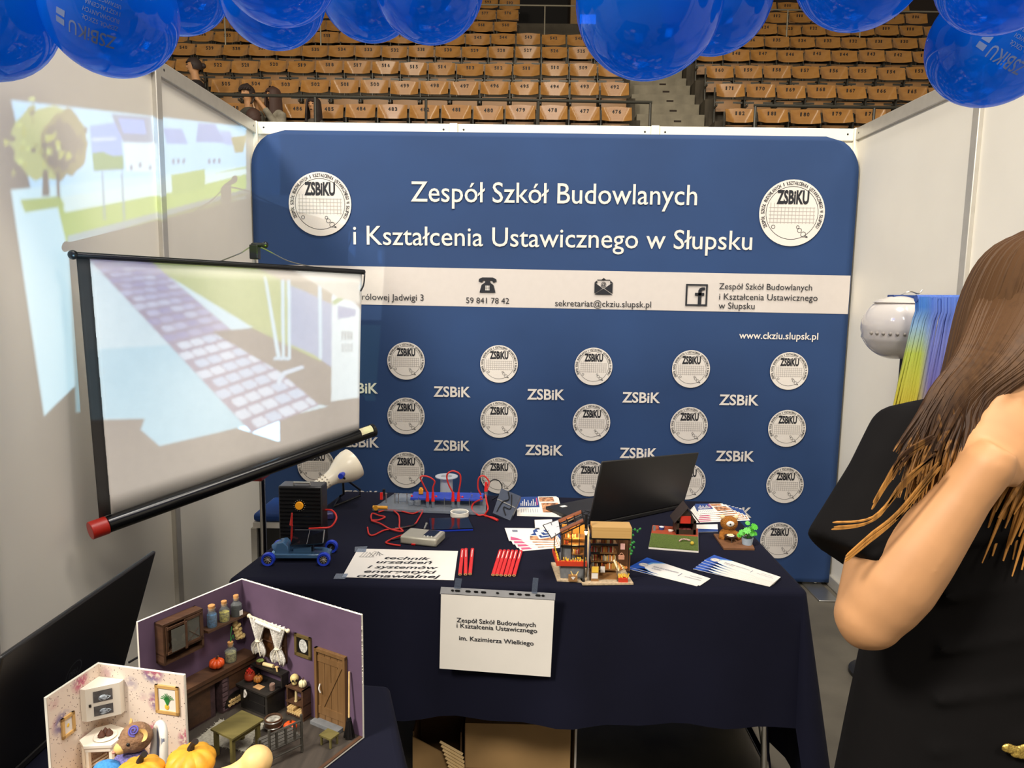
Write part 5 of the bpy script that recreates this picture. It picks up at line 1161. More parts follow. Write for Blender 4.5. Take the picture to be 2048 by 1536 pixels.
# ------------------------------------------------------------------ white hood dryer with a rainbow fringe by the right wall
hc = at(1793, 655, 2.76); hd = thing('hood_dryer', 'glossy white egg-shaped salon hood dryer on a stand by the right wall', 'hair dryer', (hc.x, hc.y, 0))
M_gw = mat('glossy_white_shell', (236, 228, 218), .16, var=.01, Coat_Weight=.5)
Rh = .122
def egg(d, a, th):
    z = d.z; k = 1
    if -.40 < z < -.30: k = 1.025
    if -.30 < z < -.2: k = .985
    return k
g = G(); g.ell(hc, (Rh, Rh*1.05, Rh*.98), n=56, fn=egg); obj('shell', g, M_gw, hd, ang=60)
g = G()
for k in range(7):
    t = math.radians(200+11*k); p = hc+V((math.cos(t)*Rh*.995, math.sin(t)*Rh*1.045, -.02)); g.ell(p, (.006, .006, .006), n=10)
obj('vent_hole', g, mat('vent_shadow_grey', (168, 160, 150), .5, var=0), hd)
g = G(); g.lathe([(.075, .088), (.09, .094), (.07, .104), (.03, .112)], hc, n=36); obj('top_rim', g, M_gw, hd)
g = G(); g.bx(hc+V((-.03, -.02, .108)), hc+V((.09, .03, .122))); obj('clip_base', g, M_dblue, hd, bevel=.003)
g = G(); g.tube(curve([hc+V((.0, -.01, .122)), hc+V((.03, -.02, .135)), hc+V((.07, 0, .128)), hc+V((.085, .0, .142))]), .0025, n=6); obj('wire_clip', g, M_steel, hd)
g = G(); g.tube([(hc.x+.04, hc.y, hc.z-.1), (hc.x+.04, hc.y, .03)], .016, n=14); obj('stand_pole', g, M_blk, hd); g = G(); g.lathe([(.11, 0.001), (.11, .015), (.03, .035)], (hc.x+.04, hc.y, 0), n=30); obj('stand_base', g, M_blk, hd)
fr0 = at(1832, 600, 2.56); fr = thing('rainbow_fringe', 'pastel rainbow fringe, blue above yellow and orange, hanging beside the white dryer', 'fringe', (fr0.x+.09, 2.56, 0))
def fr_mat():
    m = mat('rainbow_fibre', (120, 130, 210), .55, var=0); nt = m.node_tree; b = nt.nodes['Principled BSDF']
    tc = nt.nodes.new('ShaderNodeTexCoord'); sp = nt.nodes.new('ShaderNodeSeparateXYZ'); nt.links.new(tc.outputs['Object'], sp.inputs[0])
    def ramp(cols, src, lo, hi):
        mr = nt.nodes.new('ShaderNodeMapRange'); mr.inputs['From Min'].default_value = lo; mr.inputs['From Max'].default_value = hi; nt.links.new(src, mr.inputs[0])
        r = nt.nodes.new('ShaderNodeValToRGB'); e = r.color_ramp.elements
        while len(e) < len(cols): e.new(.5)
        for i, (p, c) in enumerate(cols): e[i].position = p; e[i].color = (*lin(c), 1)
        nt.links.new(mr.outputs[0], r.inputs[0]); return r.outputs[0]
    A = ramp([(0, (200, 110, 60)), (.3, (206, 190, 60)), (.62, (190, 206, 80)), (.8, (150, 190, 220)), (.92, (70, 130, 210))], sp.outputs[2], .98, 1.52)
    B = ramp([(0, (120, 80, 120)), (.35, (110, 96, 160)), (.7, (124, 134, 206)), (.95, (96, 130, 214))], sp.outputs[2], .98, 1.52)
    f = nt.nodes.new('ShaderNodeMapRange'); f.inputs['From Min'].default_value = -.065; f.inputs['From Max'].default_value = -.03; nt.links.new(sp.outputs[0], f.inputs[0])
    mx = nt.nodes.new('ShaderNodeMix'); mx.data_type = 'RGBA'; nt.links.new(f.outputs[0], mx.inputs[0]); nt.links.new(A, mx.inputs[6]); nt.links.new(B, mx.inputs[7]); nt.links.new(mx.outputs[2], b.inputs['Base Color']); return m
M_fr = fr_mat(); rs = random.Random(11); g = G()
for k in range(150):
    x = fr0.x+.004+.2*rs.random(); y = 2.56+rs.uniform(-.012, .012); r_ = rs.uniform(.0028, .005); sw = (x-fr0.x-.1)*.25-.05+rs.uniform(-.015, .015); zt2 = 1.512; zb2 = .95+rs.uniform(-.05, .08)
    g.tube([(x, y, zt2), (x, y-.008, zt2-.05), (x+sw*.1, y-.004, zt2-.08), (x+sw*.5+rs.uniform(-.004, .004), y, zt2-.3), (x+sw, y, zb2)], [r_, r_, r_*.8, r_*1.2, r_*.5], n=6)
o_ = obj('strands', g, M_fr, fr, kind='stuff'); 
g = G(); g.tube([(fr0.x, 2.562, 1.506), (fr0.x+.21, 2.562, 1.508)], .013, n=14); obj('rod', g, mat('blue_bound_rod', (84, 120, 206), .6, var=.12, scale=200), fr)
g = G(); g.tube([(fr0.x+.15, 2.562, 1.50), (fr0.x+.15, 2.562, .02)], .01, n=12); g.bx((fr0.x-.02, 2.53, .001), (fr0.x+.22, 2.58, .02)); obj('stand', g, M_blk, fr)
# ------------------------------------------------------------------ the near table with the two miniature rooms
nt_ = [(-1.17, .36), (.04, .36), (-.245, 1.312), (-1.17, 1.40)]
nb = thing('folding_table', 'near table under the navy cloth that carries the two miniature rooms', 'table', (-.7, .8, 0))
obj('table_top', G().prism([(x*.97-.02, .84+(y-.84)*.95) for x, y in nt_], (0, 0, .72), (1, 0, 0), (0, 1, 0), (0, 0, .025)), M_tabletop, nb)
for x, y in ((-1.1, .45), (-.1, .45), (-.36, 1.2), (-1.1, 1.28)): obj('leg', G().tube([(x, y, .72), (x, y, .001)], .0125, n=12), M_chrome, nb)
tag(obj('tablecloth', drape('c', nt_, TZ, [.4, .44, .44, .4], .016, '', 4, 1.3), M_cloth), 'navy cloth over the near table under the miniature rooms', 'tablecloth')
# laptop seen from behind at the left edge
ll = thing('laptop', 'black laptop seen from behind with an oval emblem, left of the miniature rooms', 'laptop', (-.8, 1.13, TZ))
h0, h1, l0, l1 = V((-.772, .93, TZ+.016)), V((-.768, 1.325, TZ+.016)), V((-.705, .926, 1.0)), V((-.701, 1.338, 1.0))
nr = (h1-h0).cross(l0-h0).normalized()
if nr.x < 0: nr = -nr
obj('lid', slab([h0, h1, l1, l0], -nr, .008), M_lid, ll, bevel=.003)
obj('screen', slab([p-nr*.0085 for p in (h0.lerp(h1, .03)+UP*.012, h0.lerp(h1, .97)+UP*.012, l1.lerp(l0, .03)-UP*.006, l0.lerp(l1, .03)-UP*.006)], -nr, .0008), M_solar, ll)
obj('base', slab([V((p.x, p.y, TZ+.001)) for p in (h0, h1, h1+V((-.25, .02, 0)), h0+V((-.25, .02, 0)))], UP, .014), M_lid, ll, bevel=.003)
g = G()
for r in range(5):
    for c in range(13): g.box((-.80-.021*r, .965+.027*c, TZ+.0162), (.016, .022, .002))
obj('keyboard', g, mat('black_key', (36, 36, 38), .4, var=0), ll)
c_ = h0.lerp(h1, .5).lerp(l0.lerp(l1, .5), .42)+nr*.0006; uy = (l0-h0).normalized(); ux = V((0, 1, 0))
g = G(); g.disc(c_, ux, uy, .021, 0, 36, .0193); g.text('dell', c_-uy*.006+nr*.0002, ux, uy, w=.026, h=.012, cx=True); obj('emblem', g, mat('dark_grey_emblem', (104, 104, 106), .3, .5, var=0), ll)
g = G(); g.tube(curve([(-.765, 1.333, TZ+.02), (-.74, 1.345, TZ+.03), (-.72, 1.35, TZ+.02), (-.715, 1.345, TZ+.003)]), .0022, n=6); obj('cable', g, M_blk, ll)

# --- purple room
M_purple = mat('purple_painted_board', (96, 74, 98), .75, var=.1, scale=14)
M_foam = mat('white_foam_edge', (236, 230, 216), .7, var=.02)
M_dfloor = wood('dark_plank_floor', (50, 44, 38), (70, 62, 54), (90, 12, 60), .6)
M_brown = wood('brown_stained_wood', (66, 44, 30), (88, 60, 40), (20, 90, 120), .5)
M_olive = wood('olive_stained_wood', (92, 84, 44), (110, 100, 54), (20, 90, 90), .55)
M_brick = mat('purple_brick', (66, 46, 48), .8, var=.25, scale=120)
M_blkw = wood('black_stained_wood', (28, 26, 24), (44, 40, 36), (20, 90, 90), .45)
M_door = wood('brown_door_wood', (108, 78, 44), (126, 94, 58), (120, 120, 14), .5)
Cp, pu, pv = V((-.511, 1.273, .7535)), V((.878, -.479, 0)), V((-.479, -.878, 0))
RP = Matrix((pu, pv, UP)).transposed()
def pr(a, b, h=0): return Cp+pu*a+pv*b+UP*(h+.0035)
def rb_(g, a0, a1, b0, b1, h0, h1, m=0): return g.box(pr((a0+a1)/2, (b0+b1)/2, (h0+h1)/2), (a1-a0, b1-b0, h1-h0), m, R=RP)
room = thing('miniature_room', 'miniature witch kitchen room with purple walls, dark floor and brown door', 'miniature room', tuple(Cp))
LR, LL, HH = .287, .2045, .2165
g = G(); rb_(g, 0, LR, -.004, 0, -.0035, HH, 1); g.add([pr(0, .0004, 0), pr(LR, .0004, 0), pr(LR, .0004, HH), pr(0, .0004, HH)], [(0, 1, 2, 3)], 0); obj('wall', g, [M_purple, M_foam], room)
g = G(); rb_(g, -.004, 0, -.004, LL, -.0035, HH, 1); g.add([pr(.0004, 0, 0), pr(.0004, LL, 0), pr(.0004, LL, HH), pr(.0004, 0, HH)], [(3, 2, 1, 0)], 0); obj('wall', g, [M_purple, M_foam], room)
g = G(); rb_(g, 0, LR, 0, LL, -.0035, -.0006, 1); g.add([pr(0, 0, 0), pr(LR-.001, 0, 0), pr(LR-.001, LL, 0), pr(0, LL, 0)], [(0, 1, 2, 3)], 0); rb_(g, LR-.006, LR, 0, LL, -.001, .001, 2); obj('floor_board', g, [M_dfloor, M_foam, M_brown], room)
# fraying along the cut edge
g = G(); rs = random.Random(2)
for k in range(60): t = rs.random(); g.ell(pr(LR*t, -.002, HH+.0004), (.0016, .001, .0012), n=6)
for k in range(30): g.ell(pr(LR+.0003, -.001, .09+.11*rs.random()), (.001, .0015, .002), n=6)
obj('frayed_edge', g, M_foam, room, kind='stuff')
# wall cabinet
cb_ = thing('wall_cabinet', 'tiny brown wall cabinet with latticed glass doors on the purple left wall', 'cabinet', tuple(pr(.01, .14, .15)))
g = G(); a1 = .022
for b0, b1, h0, h1 in ((.101, .105, .135, .205), (.173, .177, .135, .205), (.101, .177, .201, .205), (.101, .177, .135, .139), (.101, .177, .150, .153)): rb_(g, .001, a1, b0, b1, h0, h1)
rb_(g, .001, .003, .101, .177, .135, .205); obj('carcass', g, M_brown, cb_)
for i, (b0, b1, sw) in enumerate(((.105, .138, 0), (.140, .173, .010))):
    g = G(); lf = lambda b: (a1+.001+(b-b0)/(b1-b0)*0)+sw*(1-(b-b0)/(b1-b0))
    def fr_(ba, bb, ha, hb): g.box(pr(lf((ba+bb)/2), (ba+bb)/2, (ha+hb)/2), (.002, abs(bb-ba), hb-ha), R=RP)
    fr_(b0, b0+.004, .154, .2); fr_(b1-.004, b1, .154, .2); fr_(b0, b1, .154, .158); fr_(b0, b1, .196, .2); d_ = obj('door', g, M_brown, cb_)
    g = G()
    for k in range(-3, 5): 
        for s in (1, -1):
            p0_, p1_ = (b0+.004+k*.0075, .158), (b0+.004+k*.0075+s*.02, .176)
            pts_ = [(b, h) for b, h in (p0_, p1_) if b0+.003 <= b <= b1-.003]
            if len(pts_) == 2: g.tube([pr(lf(b), b, h) for b, h in pts_], .0005, n=5)
    rb_(g, lf(b0)-.0006, lf(b0)-.0002, b0+.004, b1-.004, .158, .196, 1); obj('lattice_pane', g, [M_brown, glassy('model_glass', (150, 150, 140), .05, .7)], d_)
for i, (b, h, c) in enumerate(((.115, .16, (196, 180, 140)), (.13, .16, (206, 196, 170)), (.15, .16, (120, 110, 90)), (.164, .16, (90, 84, 70)), (.12, .183, (110, 104, 92)))): obj('contents', G().ell(pr(.011, b, h+.002), (.005, .005, .007), n=10), mat('cupboard_item_%s' % L_[i], c, .6, var=.1), cb_)
# shelf with three corked jars
g = G(); rb_(g, .0005, .022, .004, .092, .155, .159); rb_(g, .0005, .004, .008, .088, .148, .155); obj('wall_shelf', g, M_brown, room)
M_cork = mat('cork', (196, 142, 84), .8, var=.15, scale=200); M_gl = glassy('jar_glass', (214, 222, 220), .04, .86)
def jar(a, b, h, r, ht, fill, label, fh=.55, neck=.55):
    o = pr(a, b, h); t = thing('glass_jar', label, 'jar', tuple(o))
    g = G(); g.lathe([(r*.9, 0), (r, ht*.06), (r, ht*.6), (r*neck, ht*.76), (r*neck, ht*.9), (r*neck*1.15, ht*.92), (r*neck*.85, ht*.93)], o, n=20); obj('glass', g, M_gl, t)
    g = G(); g.lathe([(r*.85, ht*.03), (r*.92, ht*.1), (r*.92, ht*fh), (.0005, ht*fh+.001)], o, n=16); obj('contents', g, fill, t)
    g = G(); g.lathe([(r*neck*.8, ht*.82), (r*neck, ht*1.06), (r*neck*.9, ht*1.08)], o, n=14); obj('cork', g, M_cork, t); return t
jar(.012, .076, .159, .0088, .037, mat('blue_crystals', (54, 110, 160), .4, var=.4, scale=300), 'tiny corked jar of blue crystals on the purple room shelf', .62, .7)
jar(.012, .050, .159, .0092, .035, mat('gold_flakes', (220, 180, 80), .3, var=.5, scale=300), 'tiny corked jar of gold flakes, middle of the purple room shelf', .5, .55)
jt = jar(.012, .024, .159, .0098, .036, mat('black_potion', (20, 14, 18), .3, var=0), 'tiny corked jar of black potion nearest the purple room corner', .42, .5)
o = pr(.0222, .022, .166); obj('paper_label', G().box(o, (.0006, .007, .009), R=RP), M_paper, jt)
rs = random.Random(9); g = G()
for k in range(16): g.ell(pr(.006+rs.random()*.006, .022+rs.gauss(0, .004), .118+k*.0019), .0042, n=8)
for k in range(10): g.ell(pr(.008+rs.random()*.006, .016+rs.gauss(0, .006), .114+rs.random()*.008), .004, n=8)
tag(obj('garlic_string', g, mat('cream_clay', (222, 194, 130), .6, var=.12, scale=200)), 'tiny cream garlic string hanging under the purple room shelf', 'garlic string')
# fireplace with log niche
fp = thing('miniature_fireplace', 'tiny dark brick fireplace with mantel along the purple left wall', 'fireplace', tuple(pr(.02, .07, 0)))
g = G(); rb_(g, .001, .03, .0, .075, 0, .076); rb_(g, .001, .024, .085, .16, 0, .076); obj('brick_body', g, M_brick, fp)
g = G(); rb_(g, .001, .036, .0, .165, .076, .083); rb_(g, .001, .033, .0, .165, .066, .076); obj('mantel', g, M_brown, fp)
obj('iron_panel', rb_(G(), .0302, .0306, .018, .06, .038, .064), M_brown, fp); obj('iron_panel', rb_(G(), .0242, .0246, .095, .15, .004, .062), M_brown, fp)
g = G()
for r_ in range(7): rb_(g, .0301, .0309, .002, .012, .004+r_*.009, .010+r_*.009); rb_(g, .0301, .0309, .064, .074, .004+r_*.009, .010+r_*.009)
obj('brick_course', g, mat('mauve_brick', (92, 70, 74), .8, var=.15, scale=100), fp)
g = G(); g.prism([(-.024, 0)]+[(.024*math.cos(t), .020*math.sin(t)+.004) for t in [PI*i/12 for i in range(13)]], pr(.0304, .047, .006), -pv, UP, pu*.0006); obj('niche', g, M_mblack, fp)
for k in range(17): b = .029+.0042*(k % 9)+(.002 if k > 8 else 0); h = .010+.006*(k//9)+.001*(k % 2); obj('log', G().cyl(pr(.0312, b, h), pr(.034, b, h), .0024, n=10), M_strip, fp)
def pumpkin(label, o, r, m, hgt=.72, stem=None, name='pumpkin', n=8):
    t = thing(name, label, 'pumpkin', tuple(o)); g = G()
    g.ell(o+UP*r*hgt, (r, r, r*hgt), n=48, fn=lambda d, a, th: .86+.14*abs(math.cos(a*n/2))**.6*(1-abs(d.z)**4)-.25*max(0, abs(d.z)-.8)); obj('flesh', g, m, t)
    g = G(); g.tube([o+UP*(r*hgt*1.78), o+V((r*.08, 0, r*hgt*2.1)), o+V((r*.25, -r*.05, r*hgt*2.4))], [r*.16, r*.11, r*.14], n=8); obj('stem', g, stem or M_brown, t); return t
M_pk = mat('orange_pumpkin', (206, 76, 24), .4, var=.12, scale=60)
pumpkin('tiny orange pumpkin on the mantel of the purple room', pr(.02, .076, .0835), .0135, M_pk)
jb = jar(.02, .046, .0835, .0102, .034, mat('dried_herbs', (170, 160, 110), .8, var=.4, scale=250), 'tiny bottle of herbs with a sprig beside the mantel pumpkin', .5, .5)
g = G(); g.tube(curve([pr(.02, .046, .118), pr(.02, .044, .135), pr(.018, .04, .146)]), .0007, n=5); g.tube(curve([pr(.02, .046, .118), pr(.02, .040, .13), pr(.02, .038, .122)]), .0007, n=5); obj('sprig', g, M_green, jb)
# curtained window on the right wall
g = G()
for a0, a1_, h0, h1 in ((.05, .054, .085, .145), (.11, .114, .085, .145), (.05, .114, .141, .145), (.05, .114, .085, .089), (.081, .083, .085, .145), (.05, .114, .115, .117)): rb_(g, a0, a1_, .0006, .004, h0, h1)
wn = obj('window', g, M_brown, room); g = G(); rb_(g, .054, .11, .0006, .0012, .089, .141); obj('pane', g, mat('amber_dark_pane', (78, 46, 22), .3, var=.3, scale=60), wn); wn['_w'] = list(wn.location+V(room['_w']))
ct = thing('curtain_pair', 'tiny white lace curtains tied back over the purple room window', 'curtain', tuple(pr(.08, .01, .155)))
M_lace = mat('white_lace', (226, 222, 214), .8, var=.18, scale=400, bump=.3)
g = G(); g.tube([pr(.032, .012, .158), pr(.128, .012, .154)], .0022, n=10); g.ell(pr(.031, .012, .158), .004, n=10); g.ell(pr(.129, .012, .154), .004, n=10); obj('rod', g, mat('cream_rod', (226, 214, 180), .5), ct)
for cc, ht in ((.054, .092), (.103, .088)):
    g = G()
    def cf(u, v):
        wd = .022*(1-1.25*v) if v < .62 else (.0055+.014*math.sin((v-.62)/.38*PI*.75)); x = cc+(u-.5)*2*wd; return pr(x, .012+.003*math.sin(u*28), .158-v*(.158-ht)-(.004 if v == 1 else 0)*math.sin(u*9))
    g.grid(cf, 34, 22); obj('lace_panel', g, M_lace, ct, solid=.0006)
    g = G(); zz = .158-.62*(.158-ht); g.lathe([(.0062, -.0015), (.007, 0), (.0062, .0015)], pr(cc, .012, zz), n=14)
    for s in (-1, 1): g.tube(curve([pr(cc, .0165, zz), pr(cc+.006*s, .018, zz-.012), pr(cc+.009*s, .017, zz-.026)]), .0009, n=5)
    obj('tie_cord', g, mat('cream_cord', (230, 222, 200), .7), ct)
g = G(); g.tube([pr(.05, .013, .153), pr(.115, .013, .150)], [.004, .004], n=8); obj('gathered_heading', g, M_lace, ct)
# framed picture
pf = thing('picture_frame', 'tiny framed pale oval picture on the purple wall beside the door', 'picture', tuple(pr(.154, .003, .11)))
g = G()
for a0, a1_, h0, h1 in ((.135, .140, .108, .148), (.169, .174, .108, .148), (.135, .174, .143, .148), (.135, .174, .108, .113)): rb_(g, a0, a1_, .0006, .004, h0, h1)
obj('frame', g, mat('antique_gold_wood', (110, 92, 52), .5, .2, var=.1), pf); g = G(); rb_(g, .14, .169, .0006, .0014, .113, .143); obj('backing', g, M_mblack, pf)
g = G(); g.disc(pr(.1545, .0018, .128), -pu, UP*1.25, .0098, 0, 28); obj('oval_portrait', g, mat('pale_cameo', (196, 196, 190), .7, var=.3, scale=250), pf)
# door with frame, step
dr = thing('miniature_door', 'tiny brown plank door with Z brace and bone handle in the purple wall', 'door', tuple(pr(.22, .004, .004)))
g = G()
for a0, a1_, h0, h1 in ((.185, .190, .003, .136), (.250, .255, .003, .134), (.185, .255, .130, .136)): rb_(g, a0, a1_, .0006, .007, h0, h1)
obj('door_frame', g, M_door, dr); g = G()
for k in range(4): rb_(g, .191+k*.0148, .2054+k*.0148-.0005, .0006, .003, .004, .130)
rb_(g, .191, .249, .003, .0045, .112, .122); rb_(g, .191, .249, .003, .0045, .016, .030)
g.prism([(.196, .03), (.204, .03), (.246, .112), (.238, .112)], pr(0, .003, 0), pu, UP, pv*.0015); obj('leaf', g, M_door, dr)
g = G(); g.tube(curve([pr(.1955, .004, .071), pr(.1965, .008, .064), pr(.199, .007, .057)]), .0013, n=8); obj('handle', g, M_white, dr, label='white bone-like handle')
g = G(); rb_(g, .184, .247, .001, .018, 0, .006); obj('door_step', g, M_mgrey, room)
# black cabinet with drawer and raised back
bk = thing('miniature_sideboard', 'tiny black kitchen sideboard with drawer and raised shelf under the window', 'sideboard', tuple(pr(.075, .03, 0)))
g = G(); rb_(g, .04, .108, .004, .044, 0, .042); obj('carcass', g, M_blkw, bk); g = G(); rb_(g, .034, .113, .002, .049, .042, .0455); obj('top', g, M_blkw, bk)
g = G(); rb_(g, .0405, .118, .002, .019, .068, .0715); rb_(g, .042, .045, .002, .017, .0455, .068); rb_(g, .1135, .1165, .002, .017, .0455, .068); obj('raised_shelf', g, M_blkw, bk)
g = G(); rb_(g, .037, .042, .016, .042, .024, .036); obj('drawer', g, M_mblack, bk); 
g = G(); o = pr(.066, .0455, .03); g.tube(curve([o+pv*.001+pu*-.012+UP*.008, o+pv*.005+pu*-.008-UP*.002, o+pv*.004+pu*-.004+UP*.004, o+pv*.003+pu*-.009+UP*.011]), .0014, n=6); obj('drawer_pull', g, M_white, bk, label='curled white bone pull')
g = G(); rb_(g, .046, .102, .0442, .0452, .006, .020); rb_(g, .046, .102, .0442, .0452, .023, .038); obj('front_panel', g, M_mblack, bk)
# things on it
o = pr(.047, .028, .046); pt2 = thing('pot', 'tiny red pot heaped with white-dotted red balls on the black sideboard', 'pot', tuple(o)); g = G(); g.lathe([(.006, 0), (.0095, .004), (.0095, .011), (.0075, .014), (.008, .015)], o, n=20); obj('pot', g, mat('red_glazed_pot', (156, 56, 34), .4, var=.08), pt2)
rs = random.Random(4); g = G()
for k in range(16): t = rs.random()*6.3; r_ = .006*rs.random(); g.ell(o+V((r_*math.cos(t), r_*math.sin(t), .016+rs.random()*.006-r_*.4)), .0026, n=8)
obj('red_balls', g, mat('glossy_red_bead', (176, 40, 30), .25, var=.2, scale=200), pt2, kind='stuff')
pumpkin('tiny orange and green gourd beside the red pot on the sideboard', pr(.066, .026, .046), .0085, mat('orange_green_gourd', (150, 96, 34), .5, var=.7, scale=35), .85)
tag(obj('paper_card', G().box(pr(.079, .036, .0462), (.018, .012, .0008), R=RP), mat('old_paper', (176, 134, 84), .8, var=.1)), 'tiny brown paper card lying on the sideboard front', 'paper')
g = G(); g.lathe([(.0045, 0), (.005, .010), (.0048, .011), (.004, .010)], pr(.106, .03, .046), n=16); tag(obj('cup', g, mat('speckled_cup', (120, 96, 84), .5, var=.3, scale=200)), 'tiny speckled cup at the right end of the sideboard', 'cup')
bowl('bowl', 'tiny wooden bowl with green and cream food on the raised shelf', pr(.054, .010, .072), .0085, .006, M_brown, mat('green_cream_food', (150, 170, 90), .7, var=.6, scale=120))
g = G(); g.tube([pr(.066, .013, .0755), pr(.088, .010, .0755)], .0034, n=12); tag(obj('scroll', g, mat('cream_scroll', (226, 204, 150), .7)), 'tiny cream scroll lying on the raised shelf', 'scroll')
g = G(); g.tube([pr(.094, .008, .0735), pr(.104, .016, .0735)], .0016, n=8); g.ell(pr(.0925, .0065, .0737), (.004, .003, .002), n=10); tag(obj('wooden_spoon', g, M_strip), 'tiny wooden spoon on the raised shelf end', 'spoon')
# rack with skull
rk = thing('miniature_rack', 'tiny dark rack with bones between the sideboard and the door', 'rack', tuple(pr(.15, .01, 0)))
g = G(); rb_(g, .128, .131, .001, .018, 0, .056); rb_(g, .166, .170, .001, .020, 0, .056)
for h in (.004, .026, .053): rb_(g, .128, .17, .001, .02, h, h+.003)
obj('frame', g, M_brown, rk)
for k in range(9): obj('rolled_paper', G().cyl(pr(.134+.0052*(k % 6), .006, .011+.006*(k//6)), pr(.134+.0052*(k % 6), .021, .010+.006*(k//6)), .0026, n=10), M_strip, rk)
g = G(); g.tube([pr(.148, .015, .03), pr(.147, .013, .051)], .0024, n=8); g.ell(pr(.148, .015, .03), .0032, n=8); g.ell(pr(.147, .013, .051), .0032, n=8); obj('bone', g, mat('old_bone', (206, 186, 134), .6, var=.1), rk)
o = pr(.140, .010, .0565); sk = thing('skull', 'tiny pale skull on top of the dark rack', 'skull', tuple(o)); fdir = (V((.35, -.9, 0))).normalized(); fs = V((-fdir.y, fdir.x, 0))
g = G(); g.ell(o+UP*.0115, (.0076, .0085, .0075), n=18); g.ell(o+UP*.005+fdir*.003, (.005, .005, .0052), n=14); obj('bone', g, mat('skull_bone', (206, 186, 124), .55, var=.12, scale=200), sk, remesh=.0008)
g = G()
for s in (-1, 1): g.ell(o+UP*.0105+fdir*.0072+fs*.003*s, (.002, .002, .0024), n=8)
g.ell(o+UP*.007+fdir*.0076, (.001, .001, .0014), n=6); obj('eye_socket', g, M_mblack, sk)
pumpkin('tiny white gourd beside the skull on the dark rack', pr(.161, .011, .0565), .0072, mat('white_gourd', (226, 214, 170), .5, var=.05), 1.1)
# barrel, pumpkin on floor
o = pr(.138, .058, .0005); ba = thing('barrel', 'tiny dark tub with a grey surface on the purple room floor', 'tub', tuple(o)); g = G(); g.lathe([(.0135, 0), (.0155, .009), (.0145, .018), (.0125, .018), (.0125, .013)], o, n=28); obj('tub', g, M_brown, ba)
g = G()
for h in (.004, .014): g.lathe([(.0150, h), (.0158, h+.0012), (.0150, h+.0024)], o, n=28, cap=False)
obj('hoop', g, M_steel, ba); g = G(); g.cyl(o+UP*.012, o+UP*.0145, .0124, n=24); obj('filling', g, mat('pearly_grey', (176, 172, 160), .3, var=.4, scale=90), ba)
pumpkin('tiny orange pumpkin on the floor right of the dark tub', pr(.170, .050, .0005), .0118, M_pk)
# rug, table, chair, stool, broom
rs = random.Random(6); base = [(.058, .155), (.042, .091), (.118, .059), (.150, .128)]; g = G(); edge = []
for (x0, y0), (x1, y1) in zip(base, base[1:]+base[:1]):
    for k in range(14): t = k/14; edge.append((x0+(x1-x0)*t+rs.uniform(-.002, .002), y0+(y1-y0)*t+rs.uniform(-.002, .002)))
g.prism(edge, pr(0, 0, .0006), pu, pv, UP*.0008)
for k in range(0, len(edge), 1): e = edge[k]; c2 = (.095, .108); d2 = V((e[0]-c2[0], e[1]-c2[1])).normalized(); g.tube([pr(e[0], e[1], .001), pr(e[0]+d2.x*.004, e[1]+d2.y*.004+rs.uniform(-.002, .002), .0012)], .0004, n=4)
tag(obj('rug', g, mat('frayed_grey_linen', (156, 152, 138), .95, var=.12, scale=250, bump=.4)), 'tiny frayed grey linen rug under the olive table', 'rug')
tb2 = thing('miniature_table', 'tiny olive wooden table standing on the frayed rug', 'table', tuple(pr(.138, .13, 0)))
g = G(); rb_(g, .112, .164, .101, .163, .044, .047); obj('table_top', g, M_olive, tb2)
for a, b in ((.119, .158), (.157, .158), (.157, .108), (.119, .108)): g = G(); rb_(g, a-.003, a+.003, b-.003, b+.003, .0016, .044); obj('leg', g, M_olive, tb2)
g = G(); rb_(g, .116, .160, .104, .106, .036, .044); rb_(g, .116, .118, .104, .160, .036, .044); rb_(g, .158, .160, .104, .160, .036, .044); obj('apron', g, M_olive, tb2)
ch = thing('miniature_chair', 'tiny dark slatted chair at the front edge of the purple room', 'chair', tuple(pr(.226, .12, 0)))
g = G(); M_ch = wood('charcoal_stained_wood', (56, 52, 46), (72, 68, 60), (20, 90, 90), .6)
A_, B_ = (.2130, .1335), (.2300, .0820)
def chp(t, h, off=0): return pr(A_[0]+(B_[0]-A_[0])*t-off*.95, A_[1]+(B_[1]-A_[1])*t-off*.3, h)
for t in (0, 1): g.tube([chp(t, .001), chp(t, .062 if t == 0 else .066)], .0022, n=6)
obj('back_post', g, M_ch, ch)
g = G()
for h in (.012, .026, .054): g.tube([chp(0, h), chp(1, h+.002)], .0017, n=6)
obj('back_rail', g, M_ch, ch)
for k in range(3): obj('back_slat', G().tube([chp(.22+.28*k, .026), chp(.22+.28*k, .055)], .0024, n=4), M_ch, ch)
for k in range(5): obj('seat_slat', G().tube([chp(0, .026, .006+.0085*k), chp(1, .027, .006+.0085*k)], .0028, n=4), M_ch, ch)
for t in (0, 1): obj('front_leg', G().tube([chp(t, .001, .04), chp(t, .026, .04)], .002, n=6), M_ch, ch)
so = thing('miniature_stool', 'tiny olive stool on the purple room floor near the broom', 'stool', tuple(pr(.253, .043, 0)))
g = G(); rb_(g, .240, .266, .033, .054, .016, .019); obj('seat', g, M_olive, so)
for a, b in ((.243, .036), (.263, .036), (.243, .051), (.263, .051)): g = G(); rb_(g, a-.0015, a+.0015, b-.0015, b+.0015, .0005, .016); obj('leg', g, M_olive, so)
br2 = thing('broom', 'tiny broom with black bristles leaning beside the brown door', 'broom', tuple(pr(.268, .012, 0)))
g = G(); g.tube([pr(.268, .012, .036), pr(.2625, .004, .112)], .0017, n=8); obj('broomstick', g, M_strip, br2)
rs = random.Random(8); g = G()
